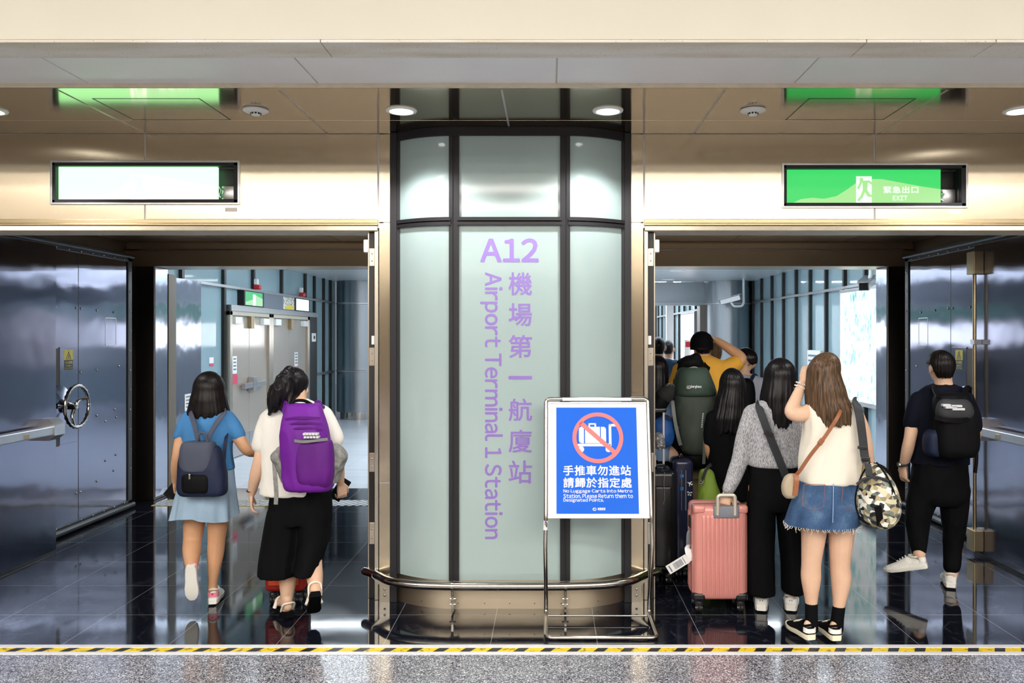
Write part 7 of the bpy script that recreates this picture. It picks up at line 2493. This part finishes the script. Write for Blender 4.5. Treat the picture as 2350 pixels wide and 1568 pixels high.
def rrect(x0, x1, y0, y1, r, n=5, corners=(1, 1, 1, 1)):
    out = []
    for ci, (cx_, cy_, a0) in enumerate(((x1 - r, y1 - r, 0), (x0 + r, y1 - r, 90), (x0 + r, y0 + r, 180), (x1 - r, y0 + r, 270))):
        if corners[ci]:
            out += [(cx_ + r * math.cos(math.radians(a0 + 90 * i / n)), cy_ + r * math.sin(math.radians(a0 + 90 * i / n))) for i in range(n + 1)]
        else:
            out.append(((x1, y1), (x0, y1), (x0, y0), (x1, y0))[ci])
    return out


g = lambda x_, y_: (hx(1320 + x_ * 140 / 1568), hy(940 + y_ * 140 / 1568))


def grect(x0, y0, x1, y1, r=0, corners=(1, 1, 1, 1)):
    a_, b_ = g(x0, y1), g(x1, y0)
    return rrect(a_[0], b_[0], a_[1], b_[1], r * ps * 140 / 1568, corners=corners) if r else [(a_[0], a_[1]), (b_[0], a_[1]), (b_[0], b_[1]), (a_[0], b_[1])]


def gcirc(x, y, r):
    c_ = g(x, y)
    rr = r * ps * 140 / 1568
    return [(c_[0] + rr * math.cos(2 * PI * i / 28), c_[1] + rr * math.sin(2 * PI * i / 28)) for i in range(28)]


icon = [grect(155, 510, 280, 930, 70, (0, 1, 1, 0)), grect(310, 510, 690, 930), grect(715, 510, 845, 930, 70, (1, 0, 0, 1)),
        grect(400, 415, 440, 515), grect(555, 415, 595, 515), grect(400, 415, 595, 455),
        grect(120, 942, 985, 1008, 30), grect(915, 440, 980, 1000, 20), grect(915, 437, 1115, 500, 30), gcirc(207, 1082, 76), gcirc(900, 1082, 74)]
bprism(icon, 0.0012, 0.0018, M['poster_white'], 'cart_symbol', po)
cx_, cy_ = g(635, 788)
R1, R2 = 645 * ps * 140 / 1568, 545 * ps * 140 / 1568
ringb = []
for i in range(64):
    a0, a1 = 2 * PI * i / 64, 2 * PI * (i + 1) / 64
    ringb.append([(cx_ + R2 * math.cos(a0), cy_ + R2 * math.sin(a0)), (cx_ + R1 * math.cos(a0), cy_ + R1 * math.sin(a0)), (cx_ + R1 * math.cos(a1), cy_ + R1 * math.sin(a1)), (cx_ + R2 * math.cos(a1), cy_ + R2 * math.sin(a1))])
ringb.append([g(150, 440), g(235, 360), g(1085, 1120), g(1005, 1195)])
bprism(ringb, 0.0018, 0.0024, M['poster_red'], 'prohibition_ring', po)


def btext(body, px0, px1, py0, py1, bold=0.0):
    fr_ = BM @ Matrix.Translation((hx(px0), hy(py1), 0.0014))
    return text_obj('lettering', body, fr_, 0.06, M['poster_white'], po, bold=bold, fit=(hx(px1) - hx(px0), hy(py0) - hy(py1)))


btext('手推車勿進站', 1298, 1450, 1073, 1096, 0.0012)
btext('請歸於指定處', 1298, 1451, 1100, 1123, 0.0012)
for body, xe, y0 in (('No Luggage Carts into Metro', 1452, 1126), ('Station. Please Return them to', 1453, 1136), ('Designated Points.', 1388, 1146)):
    btext(body, 1298, xe, y0, y0 + 9.5, 0.0008)
btext('桃園捷運', 1374, 1391, 1166.5, 1172.5, 0.001)
sw1, sw2 = [], []
for s_, arr in ((0, sw1), (PI, sw2)):
    for i in range(10):
        a_ = s_ + PI * 0.95 * i / 9
        arr.append((hx(1367) + 4.4 * ps * math.cos(a_), hy(1170) + 3.4 * ps * math.sin(a_)))
    for i in range(10):
        a_ = s_ + PI * 0.95 * (9 - i) / 9
        arr.append((hx(1367) + ps * (0.6 + 3.0 * math.cos(a_)), hy(1170) + ps * (1.6 * math.sin(a_))))
bprism([sw1, sw2], 0.0012, 0.0018, M['poster_white'], 'emblem', po)
obj('tape_wrap', MB().tube([(XL, 4.951, 0.645), (XL - 0.003, 4.948, 0.59)], 0.0142, 14), M['poster_white'], t, True)
